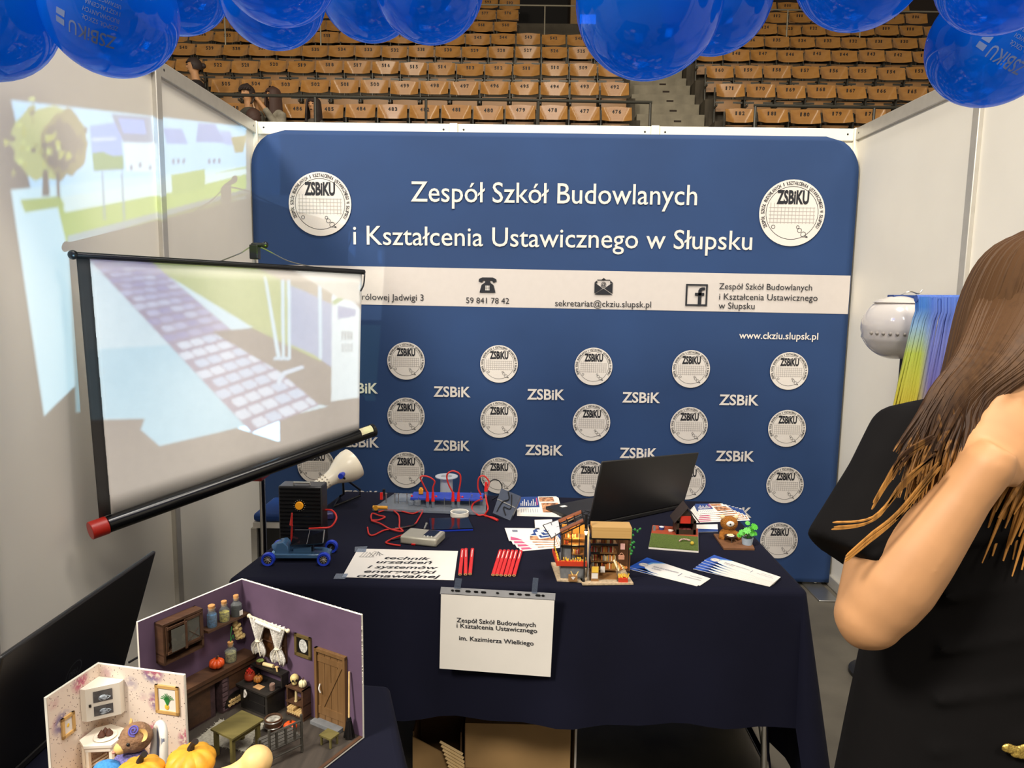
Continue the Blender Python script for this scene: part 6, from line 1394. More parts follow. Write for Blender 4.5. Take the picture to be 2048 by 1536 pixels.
for k in range(90): t = rs.random()*6.3; r_ = rs.random()**.5; g.tube([pr(.268+.003*r_*math.cos(t), .012+.003*r_*math.sin(t), .036), pr(.268+.006*r_*math.cos(t), .012+.0045*r_*math.sin(t), .024), pr(.2685+.011*r_*math.cos(t), .0125+.008*r_*math.sin(t), .001)], .0006, n=4)
g.lathe([(.004, -.002), (.0045, 0), (.004, .002)], pr(.268, .012, .031), n=12); obj('bristles', g, M_mblack, br2, kind='stuff')

# --- floral room
def wallpaper():
    m = mat('floral_wallpaper', (228, 210, 196), .7, var=0); nt = m.node_tree; b = nt.nodes['Principled BSDF']; tc = nt.nodes.new('ShaderNodeTexCoord')
    def rampn(src, stops):
        r = nt.nodes.new('ShaderNodeValToRGB'); e = r.color_ramp.elements
        for i, (p, c) in enumerate(stops): e[i].position = p; e[i].color = c
        nt.links.new(src, r.inputs[0]); return r.outputs[0]
    def vor(s, rnd=1): n = nt.nodes.new('ShaderNodeTexVoronoi'); n.inputs['Scale'].default_value = s; n.inputs['Randomness'].default_value = rnd; nt.links.new(tc.outputs['Object'], n.inputs['Vector']); return n.outputs['Distance']
    n2 = nt.nodes.new('ShaderNodeTexNoise'); n2.inputs['Scale'].default_value = 160; n2.inputs['Detail'].default_value = 3; nt.links.new(tc.outputs['Object'], n2.inputs['Vector'])
    n3 = nt.nodes.new('ShaderNodeTexNoise'); n3.inputs['Scale'].default_value = 18; nt.links.new(tc.outputs['Object'], n3.inputs['Vector'])
    fl = rampn(vor(22, .7), [(.3, (1, 1, 1, 1)), (.5, (0, 0, 0, 1))]); st = rampn(n2.outputs['Fac'], [(.34, (0, 0, 0, 1)), (.52, (1, 1, 1, 1))]); hue = rampn(n3.outputs['Fac'], [(.42, (*lin((190, 104, 124)), 1)), (.58, (*lin((138, 124, 156)), 1))])
    dots = rampn(vor(210), [(.16, (1, 1, 1, 1)), (.2, (0, 0, 0, 1))])
    mu = nt.nodes.new('ShaderNodeMath'); mu.operation = 'MULTIPLY'; nt.links.new(fl, mu.inputs[0]); nt.links.new(st, mu.inputs[1])
    def mix(f, a, c, k=1):
        x = nt.nodes.new('ShaderNodeMix'); x.data_type = 'RGBA'; nt.links.new(f, x.inputs[0])
        if isinstance(a, tuple): x.inputs[6].default_value = (*lin(a), 1)
        else: nt.links.new(a, x.inputs[6])
        if isinstance(c, tuple): x.inputs[7].default_value = (*lin(c), 1)
        else: nt.links.new(c, x.inputs[7])
        return x.outputs[2]
    c = mix(mu.outputs[0], (230, 214, 198), hue); c = mix(dots, c, (120, 96, 88)); nt.links.new(c, b.inputs['Base Color']); return m
M_wallp = wallpaper()
Cf, fu, fv = V((-.656, 1.060, .77)), V((.983, -.186, 0)), V((-.186, -.983, 0)); RF = Matrix((fu, fv, UP)).transposed()
def fr2(a, b, h=0): return Cf+fu*a+fv*b+UP*h
def fbx(g, a0, a1, b0, b1, h0, h1, m=0): return g.box(fr2((a0+a1)/2, (b0+b1)/2, (h0+h1)/2), (a1-a0, b1-b0, h1-h0), m, R=RF)
fm = thing('miniature_room', 'miniature room with floral wallpaper and white corner cabinet, in front of the purple one', 'miniature room', tuple(Cf-UP*.0165))
FR, FL, FH = .151, .099, .15
g = G(); fbx(g, -.004, FR, -.004, 0, -.0165, FH, 1); g.add([fr2(0, .0004), fr2(FR-.0008, .0004), fr2(FR-.0008, .0004, FH-.0008), fr2(0, .0004, FH-.0008)], [(0, 1, 2, 3)]); obj('wall', g, [M_wallp, M_foam], fm)
g = G(); fbx(g, -.004, 0, 0, FL, -.0165, FH, 1); g.add([fr2(.0004, 0), fr2(.0004, FL-.0008), fr2(.0004, FL-.0008, FH-.0008), fr2(.0004, 0, FH-.0008)], [(3, 2, 1, 0)]); obj('wall', g, [M_wallp, M_foam], fm)
g = G(); fbx(g, 0, FR, 0, FL, -.0165, 0); obj('floor_board', g, wood('light_plank_floor', (206, 160, 96), (222, 178, 116), (60, 8, 60)), fm)
cbn = thing('corner_cabinet', 'tiny white corner cabinet with blue china behind its panes', 'cabinet', tuple(fr2(.02, .02, .07)))
M_wp = mat('white_model_paint', (238, 230, 214), .5, var=.01)
g = G(); pl_ = [(.001, .001), (.045, .001), (.045, .010), (.010, .040), (.001, .040)]; g.prism(pl_, fr2(0, 0, .078), fu, fv, UP*.052); obj('carcass', g, M_wp, cbn)
fa, fb2 = fr2(.045, .010), fr2(.010, .040); fd = (fb2-fa).normalized(); fn = V((fd.y, -fd.x, 0)); 
if fn.y > 0: fn = -fn
fl_ = (fb2-fa).length
for h0, h1 in ((.084, .100), (.106, .124)):
    g = G(); g.add([fa+fd*fl_*.22+UP*h0+fn*.0006, fa+fd*fl_*.78+UP*h0+fn*.0006, fa+fd*fl_*.78+UP*h1+fn*.0006, fa+fd*fl_*.22+UP*h1+fn*.0006], [(0, 1, 2, 3)]); obj('pane', g, mat('dark_grey_pane', (92, 88, 84), .3, var=.2, scale=120), cbn)
    g = G(); c2 = fa+fd*fl_*.5+UP*(h0+.006)+fn*.0012; g.ell(c2, (.006, .0012, .005), n=12, R=Matrix.Rotation(math.atan2(fd.y, fd.x), 3, 'Z')); g.tube([c2+fd*-.005+UP*.003, c2+fd*-.010, c2+fd*-.005-UP*.003], .0007, n=6); obj('china', g, mat('blue_white_china', (170, 180, 206), .3, var=.6, scale=250), cbn)
g = G(); c2 = fa+fd*fl_*.88+UP*.103+fn*.001; g.box(c2, (.003, .002, .004)); obj('knob', g, M_mblack, cbn)
def fpic(wall, label, p, w, h, art, m=None):
    t = thing('picture_frame', label, 'picture', tuple(fr2(p[0], .002, p[1]) if wall else fr2(.002, p[0], p[1])))
    f_ = (lambda a, hh, o: fr2(a, o, hh)) if wall else (lambda a, hh, o: fr2(o, a, hh)); ux, nn_ = (fu, fv) if wall else (fv, fu)
    g = G(); b = .0045
    for x0, x1, y0, y1 in ((-w/2, -w/2+b, -h/2, h/2), (w/2-b, w/2, -h/2, h/2), (-w/2, w/2, -h/2, -h/2+b), (-w/2, w/2, h/2-b, h/2)): g.prism([(x0, y0), (x1, y0), (x1, y1), (x0, y1)], f_(p[0], p[1], .0006), ux, UP, nn_*.003)
    obj('frame', g, mat('pale_wood_frame', (206, 164, 98), .5, var=.06), t); g = G(); g.prism([(-w/2+b, -h/2+b), (w/2-b, -h/2+b), (w/2-b, h/2-b), (-w/2+b, h/2-b)], f_(p[0], p[1], .0006), ux, UP, nn_*.001); obj('sheet', g, M_paper, t)
    g = G()
    if art:
        for k in range(9): t2 = math.radians(20+17.5*k); g.tube(curve([f_(p[0], p[1]-h*.22, .002), f_(p[0]+math.cos(t2)*w*.14, p[1]-h*.05+math.sin(t2)*h*.16, .002), f_(p[0]+math.cos(t2)*w*.3, p[1]+math.sin(t2)*h*.22+(.0 if 3 < k < 6 else -.002), .002)], 5), .0006, n=4)
        obj('plant_drawing', g, M_green, t); g = G(); g.ell(f_(p[0]-.001, p[1]-h*.26, .002), (.004, .0006, .005), n=10, R=Matrix.Rotation(math.atan2(ux.y, ux.x), 3, 'Z')); obj('bulb_drawing', g, M_yflow, t)
    else: g.ell(f_(p[0], p[1], .002), (.0006, .003, .003), n=8); obj('flower_drawing', g, M_yflow, t)
fpic(1, 'tiny wood-framed plant picture on the right floral wall', (.121, .107), .040, .046, True); fpic(0, 'tiny wood-framed small picture on the left floral wall', (.066, .088), .024, .032, False)
# small white table with plate, in the corner
ft = thing('miniature_table', 'tiny white slatted table in the corner of the floral room', 'table', tuple(fr2(.03, .04)))
hx_ = [(.004, .018), (.02, .004), (.060, .010), (.060, .050), (.022, .062), (.004, .05)]
g = G(); g.prism(hx_, fr2(0, 0, .050), fu, fv, UP*.004); obj('table_top', g, M_wp, ft); g = G(); g.prism([(x*.9+.003, y*.9+.004) for x, y in hx_], fr2(0, 0, .043), fu, fv, UP*.007); obj('apron', g, M_wp, ft)
for a, b in ((.009, .047), (.024, .056), (.056, .046), (.054, .014), (.022, .01)): g = G(); fbx(g, a-.0025, a+.0025, b-.0025, b+.0025, .0005, .043); obj('leg', g, M_wp, ft)
g = G()
for k in range(6): g.tube([fr2(.012+.008*k, .052-.002*k, .012), fr2(.020+.007*k, .016, .012)], .0018, n=4)
obj('lower_slat', g, M_wp, ft)
c_ = fr2(.036, .034, .0545); g = G(); g.lathe([(.012, 0), (.0165, .0016), (.0155, .0024), (.003, .001)], c_, n=24); p2 = thing('plate', 'tiny white plate of brown buns on the white table', 'plate', tuple(c_)); obj('dish', g, M_wp, p2)
for dx, dy in ((-.004, -.003), (.005, .002), (-.002, .004)): g = G(); g.lathe([(.005, .001), (.0055, .004), (.003, .008), (.0006, .0115)], c_+V((dx, dy, .0008)), n=12); obj('bun', g, mat('brown_bun', (92, 54, 36), .6, var=.2, scale=200), p2)
# armchair back and felt mouse
mo = at(272, 1474, .965); g = G()
g.tube(curve([mo+V((.012, .02, -.05)), mo+V((.020, .022, .0)), mo+V((.030, .016, .008)), mo+V((.038, .004, -.005)), mo+V((.040, -.004, -.05))]), .006, n=10)
ac = thing('miniature_armchair', 'tiny grey armchair with white piping behind the felt mouse', 'armchair', (mo.x+.01, mo.y+.01, .7705)); obj('piping', g, mat('white_fluffy_piping', (222, 218, 208), .9, var=.05), ac)
g = G(); g.grid(lambda u, v: mo+V((.012+.028*u, .022-.024*u*u, -.05+v*(.048+.008*math.sin(u*PI)))), 10, 8); g.box((mo.x+.012, mo.y+.004, .782), (.05, .045, .022)); obj('upholstery', g, mat('slate_grey_cloth', (110, 116, 132), .85, var=.05), ac, solid=.004)
M_felt = mat('brown_felt', (142, 108, 80), .95, var=.12, scale=200, bump=.4); M_felt2 = mat('cream_felt_ear', (238, 196, 120), .9, var=.05)
ms = thing('felt_mouse', 'felt mouse doll in lilac knitted jumper with a purple rose by its ear', 'mouse doll', (mo.x, mo.y, .771))
hd_ = V((-.6, -.78, -.12)).normalized(); sd_ = V((.78, -.6, 0)).normalized()
g = G(); g.ell(mo, (.0225, .0215, .0205), n=24); g.ell(mo+hd_*.016-UP*.003, (.012, .012, .011), n=16); obj('head', g, M_felt, ms, remesh=.0016)
g = G(); g.ell(mo+hd_*.0215-UP*.0035, (.0095, .0095, .0085), n=16); obj('muzzle', g, M_felt2, ms, label='cream muzzle'); obj('nose', G().ell(mo+hd_*.031-UP*.004, (.003, .003, .0024), n=10), mat('pink_nose', (196, 130, 110), .5), ms)
for s in (-1, 1):
    obj('eye', G().ell(mo+hd_*.0165+sd_*.0125*s+UP*.004, .0026, n=12), M_mblack, ms)
    e0 = mo+sd_*.0185*s+UP*.0105-hd_*.002; g = G(); g.lathe([(.0008, -.002), (.0075, .0), (.009, .003), (.0075, .002), (.001, -.0005)], e0, (hd_+sd_*s*.6+UP*.4), n=18); obj('ear', g, M_felt2, ms, label='cream ear')
ro = mo+sd_*.010+UP*.0175+hd_*.006; rn_ = (sd_*.5+UP*.6+hd_*.5).normalized(); rx = rn_.orthogonal().normalized(); ry = rn_.cross(rx); g = G()
g.tube([ro+(rx*math.cos(t)+ry*math.sin(t))*(.0009+.0008*t/1.6)+rn_*(.004-.00018*t) for t in [i*.35 for i in range(40)]], .0013, n=6); obj('rose', g, mat('purple_felt_rose', (92, 86, 168), .9, var=.08), ms, label='purple felt rose')
g = G(); b0_ = mo+V((-.004, -.004, -.022)); g.lathe([(.026, 0), (.029, .02), (.026, .045), (.019, .062), (.013, .070)], (b0_.x, b0_.y, .7715), n=30)
for s in (-1, 1): g.tube([b0_+sd_*.018*s-UP*.008, b0_+sd_*.030*s+hd_*.008-UP*.022, b0_+sd_*.020*s+hd_*.026-UP*.030], [.009, .0085, .007], n=12)
obj('jumper', g, mat('lilac_knit', (140, 132, 200), .95, var=.2, scale=320, bump=.8), ms, remesh=.0018)
for s in (-1, 1): obj('paw', G().ell(b0_+sd_*.019*s+hd_*.031-UP*.031, .0062, n=12), M_felt, ms)
g = G(); p = at(215, 1538, .94); g.ell(p, (.02, .014, .012), n=20); g.tube([p, (p.x+.0, p.y, .772)], [.012, .016], n=14); tag(obj('cushion', g, mat('sky_blue_knit', (66, 140, 206), .95, var=.15, scale=300)), 'sky blue knitted cushion at the left foot of the felt mouse', 'cushion')
# pumpkins and squash on a cream box at the very front
g = G(); g.bx((-.50, .80, TZ+.001), (-.335, .925, .846)); tag(obj('cream_box', g, mat('cream_card_box', (238, 208, 140), .7, var=.03), bevel=.008), 'cream box under the yellow pumpkins at the bottom edge of the photo', 'box')
M_yp = mat('yellow_pumpkin', (226, 164, 48), .5, var=.12, scale=70)
def onh(px, py, h): q_ = onz(px, py, h); return q_
o = onh(385, 1520, .868); pumpkin('right one of the two large yellow pumpkins at the bottom of the photo', V((o.x, o.y-.004, .8465)), .0325, M_yp, .68, mat('black_brown_stem', (40, 28, 20), .6, var=.2), n=10)
o = onh(284, 1536, .866); pumpkin('left one of the two large yellow pumpkins at the bottom of the photo', V((o.x+.004, o.y-.012, .8465)), .031, M_yp, .66, mat('black_brown_stem', (40, 28, 20), .6), n=10)
o = onh(514, 1524, .866); g = G(); cz = V((o.x, o.y, .8675)); g.ell(cz, (.0215, .021, .021), n=24); g.tube([cz, cz+V((-.03, -.010, -.010)), cz+V((-.06, -.020, -.013))], [.015, .010, .008], n=16)
sq_ = thing('butternut_squash', 'pale cream squash with round end, right of the yellow pumpkins', 'squash', (cz.x, cz.y, .8465)); obj('flesh', g, mat('cream_squash', (236, 196, 130), .5, var=.06, scale=40), sq_, remesh=.003); obj('stem', G().tube([cz+V((-.06, -.020, -.013)), cz+V((-.068, -.024, -.011))], [.004, .003], n=8), M_brown, sq_)
# ------------------------------------------------------------------ people
M_skin = mat('light_skin', (198, 146, 100), .55, var=.04, scale=25, Subsurface_Weight=.0)
M_tee = mat('black_tshirt', (15, 13, 13), .9, var=.1, scale=8, bump=.15, spec=.15)
M_trous = mat('black_trousers', (20, 19, 20), .8, var=.08)
def hair_mat(name, top, mid, tip, z0, z1, rough=.55):
    m = mat(name, mid, rough, var=0, spec=.22); nt = m.node_tree; b = nt.nodes['Principled BSDF']; tc = nt.nodes.new('ShaderNodeTexCoord')
    sp = nt.nodes.new('ShaderNodeSeparateXYZ'); nt.links.new(tc.outputs['Object'], sp.inputs[0])
    mp = nt.nodes.new('ShaderNodeMapping'); mp.inputs['Scale'].default_value = (130, 130, 5); nt.links.new(tc.outputs['Object'], mp.inputs[0])
    n = nt.nodes.new('ShaderNodeTexNoise'); n.inputs['Scale'].default_value = 1; n.inputs['Detail'].default_value = 3; nt.links.new(mp.outputs[0], n.inputs[0])
    mr = nt.nodes.new('ShaderNodeMapRange'); mr.inputs['From Min'].default_value = z0; mr.inputs['From Max'].default_value = z1; nt.links.new(sp.outputs[2], mr.inputs[0])
    ad = nt.nodes.new('ShaderNodeMath'); ad.operation = 'MULTIPLY_ADD'; nt.links.new(n.outputs['Fac'], ad.inputs[0]); ad.inputs[1].default_value = -.9; 
    a2 = nt.nodes.new('ShaderNodeMath'); a2.operation = 'ADD'; a2.inputs[1].default_value = .45; nt.links.new(mr.outputs[0], a2.inputs[0]); nt.links.new(a2.outputs[0], ad.inputs[2])
    r = nt.nodes.new('ShaderNodeValToRGB'); e = r.color_ramp.elements; e.new(.5)
    for i, (p, c) in enumerate(((.05, tip), (.45, mid), (.95, top))): e[i].position = p; e[i].color = (*lin(c), 1)
    nt.links.new(ad.outputs[0], r.inputs[0]); nt.links.new(r.outputs[0], b.inputs['Base Color']); return m
def loft(g, rings, n=28, m=0):
    """rings of (centre, side vector, front vector): elliptical cross-sections"""
    g.ring([[V(c)+V(s)*math.cos(2*PI*i/n)+V(f)*math.sin(2*PI*i/n) for i in range(n)] for c, s, f in rings], m); return g
# --- the visitor at the right edge
H = V((.722, 1.0, 1.492)); tf = V((.2, -.98, 0)).normalized(); ts = V((-tf.y, tf.x, 0))       # torso facing, its left side
hf = V((.86, -.5, -.06)).normalized(); hs = V((-hf.y, hf.x, 0)).normalized(); hu = hs.cross(hf)*-1
if hu.z < 0: hu = -hu
pe = thing('person', 'person with long brown hair and black T-shirt lifting a bent arm at the right edge', 'person', (.70, 1.0, 0))
Tc = lambda z, dx=0: V((.70+dx, 1.0, z))
sR, sL = Tc(1.305)-ts*.172-tf*-.01, Tc(1.305)+ts*.172
elb, wri, pal = at(1738, 1232, .86), at(1938, 978, .83), at(2022, 862, .85)
body = G()
RHd = Matrix((hs, hf, hu)).transposed()
body.ell(H+hu*.018, (.072, .088, .088), n=26, R=RHd); body.ell(H-hu*.035+hf*.016, (.055, .062, .068), n=20, R=RHd)
body.ell(H-hu*.085+hf*.055, (.022, .02, .018), n=14, R=RHd); body.ell(H+hf*.076+hu*.03, (.05, .014, .014), n=14, R=RHd)
body.tube([H+hf*.082+hu*.014, H+hf*.098-hu*.02, H+hf*.088-hu*.03], [.008, .012, .010], n=12)
for s in (-1, 1): body.ell(H+hf*.062-hu*.022+hs*.034*s, (.022, .02, .02), n=12, R=RHd); body.ell(H+hs*.074*s-hu*.005, (.008, .018, .028), n=12, R=RHd)
body.tube([H-hu*.06-hf*.02, Tc(1.37), Tc(1.30)], [.05, .052, .07], n=20)
loft(body, [(Tc(1.33), ts*.12, tf*.06), (Tc(1.27), ts*.15, tf*.085), (Tc(1.1), ts*.14, tf*.09), (Tc(.95), ts*.15, tf*.095)])
ua = elb-sR
body.tube([sR, sR+ua*.3, sR+ua*.7, sR+ua*.96], [.052, .051, .047, .041], n=20); body.ell(elb, .041, n=20); body.ell(elb+V((-.006, .0, -.012)), .030, n=16)
fa_ = wri-elb; body.tube([elb, elb+fa_*.12, elb+fa_*.28, elb+fa_*.5, elb+fa_*.75, elb+fa_*.95, wri+fa_*.06, wri+fa_*.2, wri+fa_*.3], [.040, .045, .047, .043, .036, .030, .029, .028, .02], n=20)
hd = (pal-wri).normalized(); hn_ = V((-.3, -.9, .1)); hn_ = (hn_-hd*hn_.dot(hd)).normalized(); hw = hd.cross(hn_).normalized()
RHa = Matrix((hw, hn_, hd)).transposed()
body.ell(wri.lerp(pal, .62), (.038, .017, .052), n=20, R=RHa); body.ell(pal, (.040, .015, .034), n=18, R=RHa)
for k, (o_, l, b_) in enumerate(((-.030, .066, .3), (-.010, .076, .42), (.010, .072, .5), (.029, .056, .6))):
    p0_ = pal+hd*.026+hw*o_; d1 = (hd*math.cos(b_*.6)-hn_*math.sin(b_*.6)).normalized(); d2 = (hd*math.cos(b_*1.7)-hn_*math.sin(b_*1.7)).normalized(); d3 = (hd*math.cos(b_*2.6)-hn_*math.sin(b_*2.6)).normalized()
    p1_ = p0_+d1*l*.48; p2_ = p1_+d2*l*.32; p3_ = p2_+d3*l*.24
    body.tube([p0_-hd*.012, p0_, p0_.lerp(p1_, .5), p1_, p1_.lerp(p2_, .5), p2_, p3_], [.0095, .0095, .0085, .0092, .0080, .0082, .0062], n=12); body.ell(p3_, .0062, n=10)
p0_ = wri.lerp(pal, .45)+hw*.028-hn_*.006; td = (hd*.8+hw*.35-hn_*.55).normalized(); body.tube([p0_, p0_+td*.03, p0_+td*.052+hd*.004, p0_+td*.05+hd*.03], [.014, .0115, .0105, .0075], n=12)
# the other arm hangs down outside the picture
e2, w2 = sL+V((.06, -.02, -.27)), sL+V((.03, -.12, -.48)); body.tube([sL, sL.lerp(e2, .5), e2, e2.lerp(w2, .4), w2], [.049, .046, .040, .040, .027], n=18)
body.ell(w2+V((0, -.02, -.05)), (.017, .038, .05), n=16)
for k in range(4): q0 = w2+V((-.004, -.05+.02*k, -.085)); body.tube([q0, q0+V((-.004, 0, -.035)), q0+V((-.016, 0, -.065+.006*abs(k-1))), ], [.009, .0085, .006], n=10)
body.tube([w2+V((-.008, -.045, -.03)), w2+V((-.022, -.065, -.06)), w2+V((-.024, -.06, -.085))], [.012, .010, .007], n=10)
obj('body', body, M_skin, pe, remesh=.0042)
g = G()
for s in (-1, 1): g.ell(H+hf*.0765+hu*.012+hs*.031*s, (.012, .006, .006), n=12, R=RHd)
obj('eyes', g, mat('eye_white', (222, 214, 206), .3, var=0), pe)
g = G()
for s in (-1, 1): g.ell(H+hf*.0815+hu*.012+hs*.031*s, (.005, .003, .005), n=10, R=RHd); g.tube(curve([H+hf*.080+hu*.028+hs*(.016*s), H+hf*.084+hu*.033+hs*(.032*s), H+hf*.072+hu*.028+hs*(.05*s)]), .003, n=6)
obj('eyebrows', g, mat('dark_brow', (46, 32, 24), .6, var=0), pe)
g = G(); g.ell(H+hf*.077-hu*.052, (.021, .007, .006), n=14, R=RHd); obj('lips', g, mat('lips', (176, 96, 88), .4, var=0), pe)
tee = G()
loft(tee, [(Tc(1.372), ts*.072, tf*.062), (Tc(1.345), ts*.125, tf*.082), (Tc(1.31), ts*.185, tf*.10), (Tc(1.25), ts*.198, tf*.125), (Tc(1.15), ts*.2, tf*.142), (Tc(1.02), ts*.205, tf*.135), (Tc(.90), ts*.222, tf*.14), (Tc(.78), ts*.236, tf*.148), (Tc(.70), ts*.240, tf*.15)])
hem = sR+ua*.76+V((-.012, .020, 0)); tee.tube([sR+ts*.05+V((0, 0, .004)), sR+V((0, 0, .0)), sR+ua*.25, hem], [.072, .074, .077, .081], n=26)
h2 = sL.lerp(e2, .62); tee.tube([sL-ts*.05, sL, sL.lerp(e2, .3), h2], [.072, .074, .074, .078], n=26)
for k in range(7): z = .78+.07*k; tee.tube([Tc(z)-ts*.18+tf*.08, Tc(z+.05)-ts*.05+tf*.135, Tc(z+.03)+ts*.1+tf*.125], [.008, .012, .006], n=8)
obj('tshirt', tee, M_tee, pe, remesh=.006)
g = G()
for k, (x, y) in enumerate(((2016, 1496), (2024, 1499), (2032, 1501), (2040, 1500), (2034, 1507), (2044, 1509), (2050, 1497), (2056, 1512), (2048, 1503))): g.ell(at(x, y, .852), (.008, .003, .006), n=10)
obj('gold_print', g, mat('gold_glitter', (216, 176, 90), .35, .7, var=.4, scale=400), pe, label='gold glitter patch on the shirt')
g = G()
for s in (-1, 1): loft(g, [(Tc(.80)+ts*.085*s, ts*.115, tf*.125), (Tc(.62)+ts*.095*s, ts*.09, tf*.10), (Tc(.45)+ts*.095*s, ts*.068, tf*.072), (Tc(.25)+ts*.095*s, ts*.06, tf*.062), (Tc(.06)+ts*.095*s, ts*.055, tf*.06)])
obj('trousers', g, M_trous, pe, remesh=.008)
for s in (-1, 1): g = G(); c = Tc(.04)+ts*.095*s; g.ell(c+tf*.05, (.045, .12, .038), n=18, R=Matrix((ts, tf, UP)).transposed()); obj('shoe', g, M_blk, pe)
# hair: scalp cap and long locks with golden ends
rs = random.Random(21); g = G()
def capk(d, a, th):                                        # cap opened towards the face
    p = RHd.inverted() @ d if False else d
    return 1
cap = []
for i in range(15):
    th = PI/2-.02-i*(PI*.72)/14; row = []
    for j in range(32):
        a = 2*PI*j/32; d = hs*math.cos(a)*math.cos(th)+hf*math.sin(a)*math.cos(th)+hu*math.sin(th)
        face = max(0, d.dot(hf)-.35); lim = -.55+1.3*face*1.2
        zz = max(math.sin(th), min(.75, lim)); k = math.sqrt(max(0, 1-zz*zz))/max(.001, math.sqrt(max(1e-6, 1-math.sin(th)**2)))
        row.append(H+hs*(math.cos(a)*math.cos(th)*k*.088)+hf*(math.sin(a)*math.cos(th)*k*.102-.004)+hu*(zz*.106+.012))
    cap.append(row)
g.ring(cap, cap=False)
for k in range(300):
    a = rs.uniform(0, 2*PI); d = hs*math.cos(a)+hf*math.sin(a); fdot = math.sin(a)
    if fdot > .62: continue
    near = max(0, -d.y)                                    # towards the camera
    st = H+hu*(.112+rs.uniform(-.004, .004))+d*.012; r0 = rs.uniform(.004, .0075)
    p1_ = H+hs*math.cos(a)*.070+hf*math.sin(a)*.078+hu*(.082); p2_ = H+hs*math.cos(a)*(.094+rs.random()*.008)+hf*math.sin(a)*.106+hu*.02
    p3_ = p2_+V((d.x*.018-.012*near, d.y*.008, -.11)); zend = 1.19+rs.uniform(-.02, .10)
    spread = V((-.075*near*rs.uniform(.5, 1.3)+d.x*.03, -.02*near+d.y*.02, 0)); 
    p4_ = V((p3_.x, p3_.y, 1.33))+spread*.4; p5_ = V((p3_.x, p3_.y, zend))+spread
    if near < .2 and d.x > -.3: p5_.z += .05
    g.tube(curve([st, p1_, p2_, p3_, p4_, p5_], 5), [r0]*20+[r0*.9, r0*.8, r0*.65, r0*.5, r0*.3, r0*.15], n=6, flat=.8)
for k in range(260):                                       # locks falling in front of the raised shoulder
    t = rs.random(); a = -PI/2-1.5+1.3*t; d = hs*0+V((math.cos(a), math.sin(a), 0)); d = d.normalized(); r0 = rs.uniform(.003, .0065)
    ty = rs.uniform(900, 1022)-40*max(0, t-.5); tx = 1795+175*t+rs.uniform(-14, 14)+(ty-950)*.12
    p1_ = H+d*.075+hu*.08; p2_ = H+d*.108+hu*.01; e_ = at(tx, ty, .838+.02*rs.random()); m_ = at(1856+130*t+rs.uniform(-8, 8), 800, .865)
    g.tube(curve([H+hu*.112+d*.012, p1_, p2_, p2_.lerp(m_, .55)-V((0, .012, 0)), m_, m_.lerp(e_, .55)+V((0, 0, 0)), e_], 5), [r0]*21+[r0*.95, r0*.85, r0*.75, r0*.65, r0*.55, r0*.45, r0*.35, r0*.28, r0*.2, r0*.12], n=6, flat=.8)
for q in ([(1870, 905), (1810, 960), (1745, 1032), (1668, 1048)], [(1880, 925), (1800, 1020), (1735, 1075), (1694, 1112)], [(1868, 870), (1810, 905), (1770, 960), (1748, 1008)]):
    for k in range(3): g.tube(curve([at(x+rs.uniform(-5, 5), y+5*k+rs.uniform(-3, 3), .818) for x, y in q], 6), [.0008]+[.0018]*11+[.0014]*6+[.0006], n=5)
obj('hair', g, hair_mat('long_brown_hair', (84, 58, 34), (50, 31, 17), (184, 128, 62), 1.225, 1.475), pe, kind='stuff')

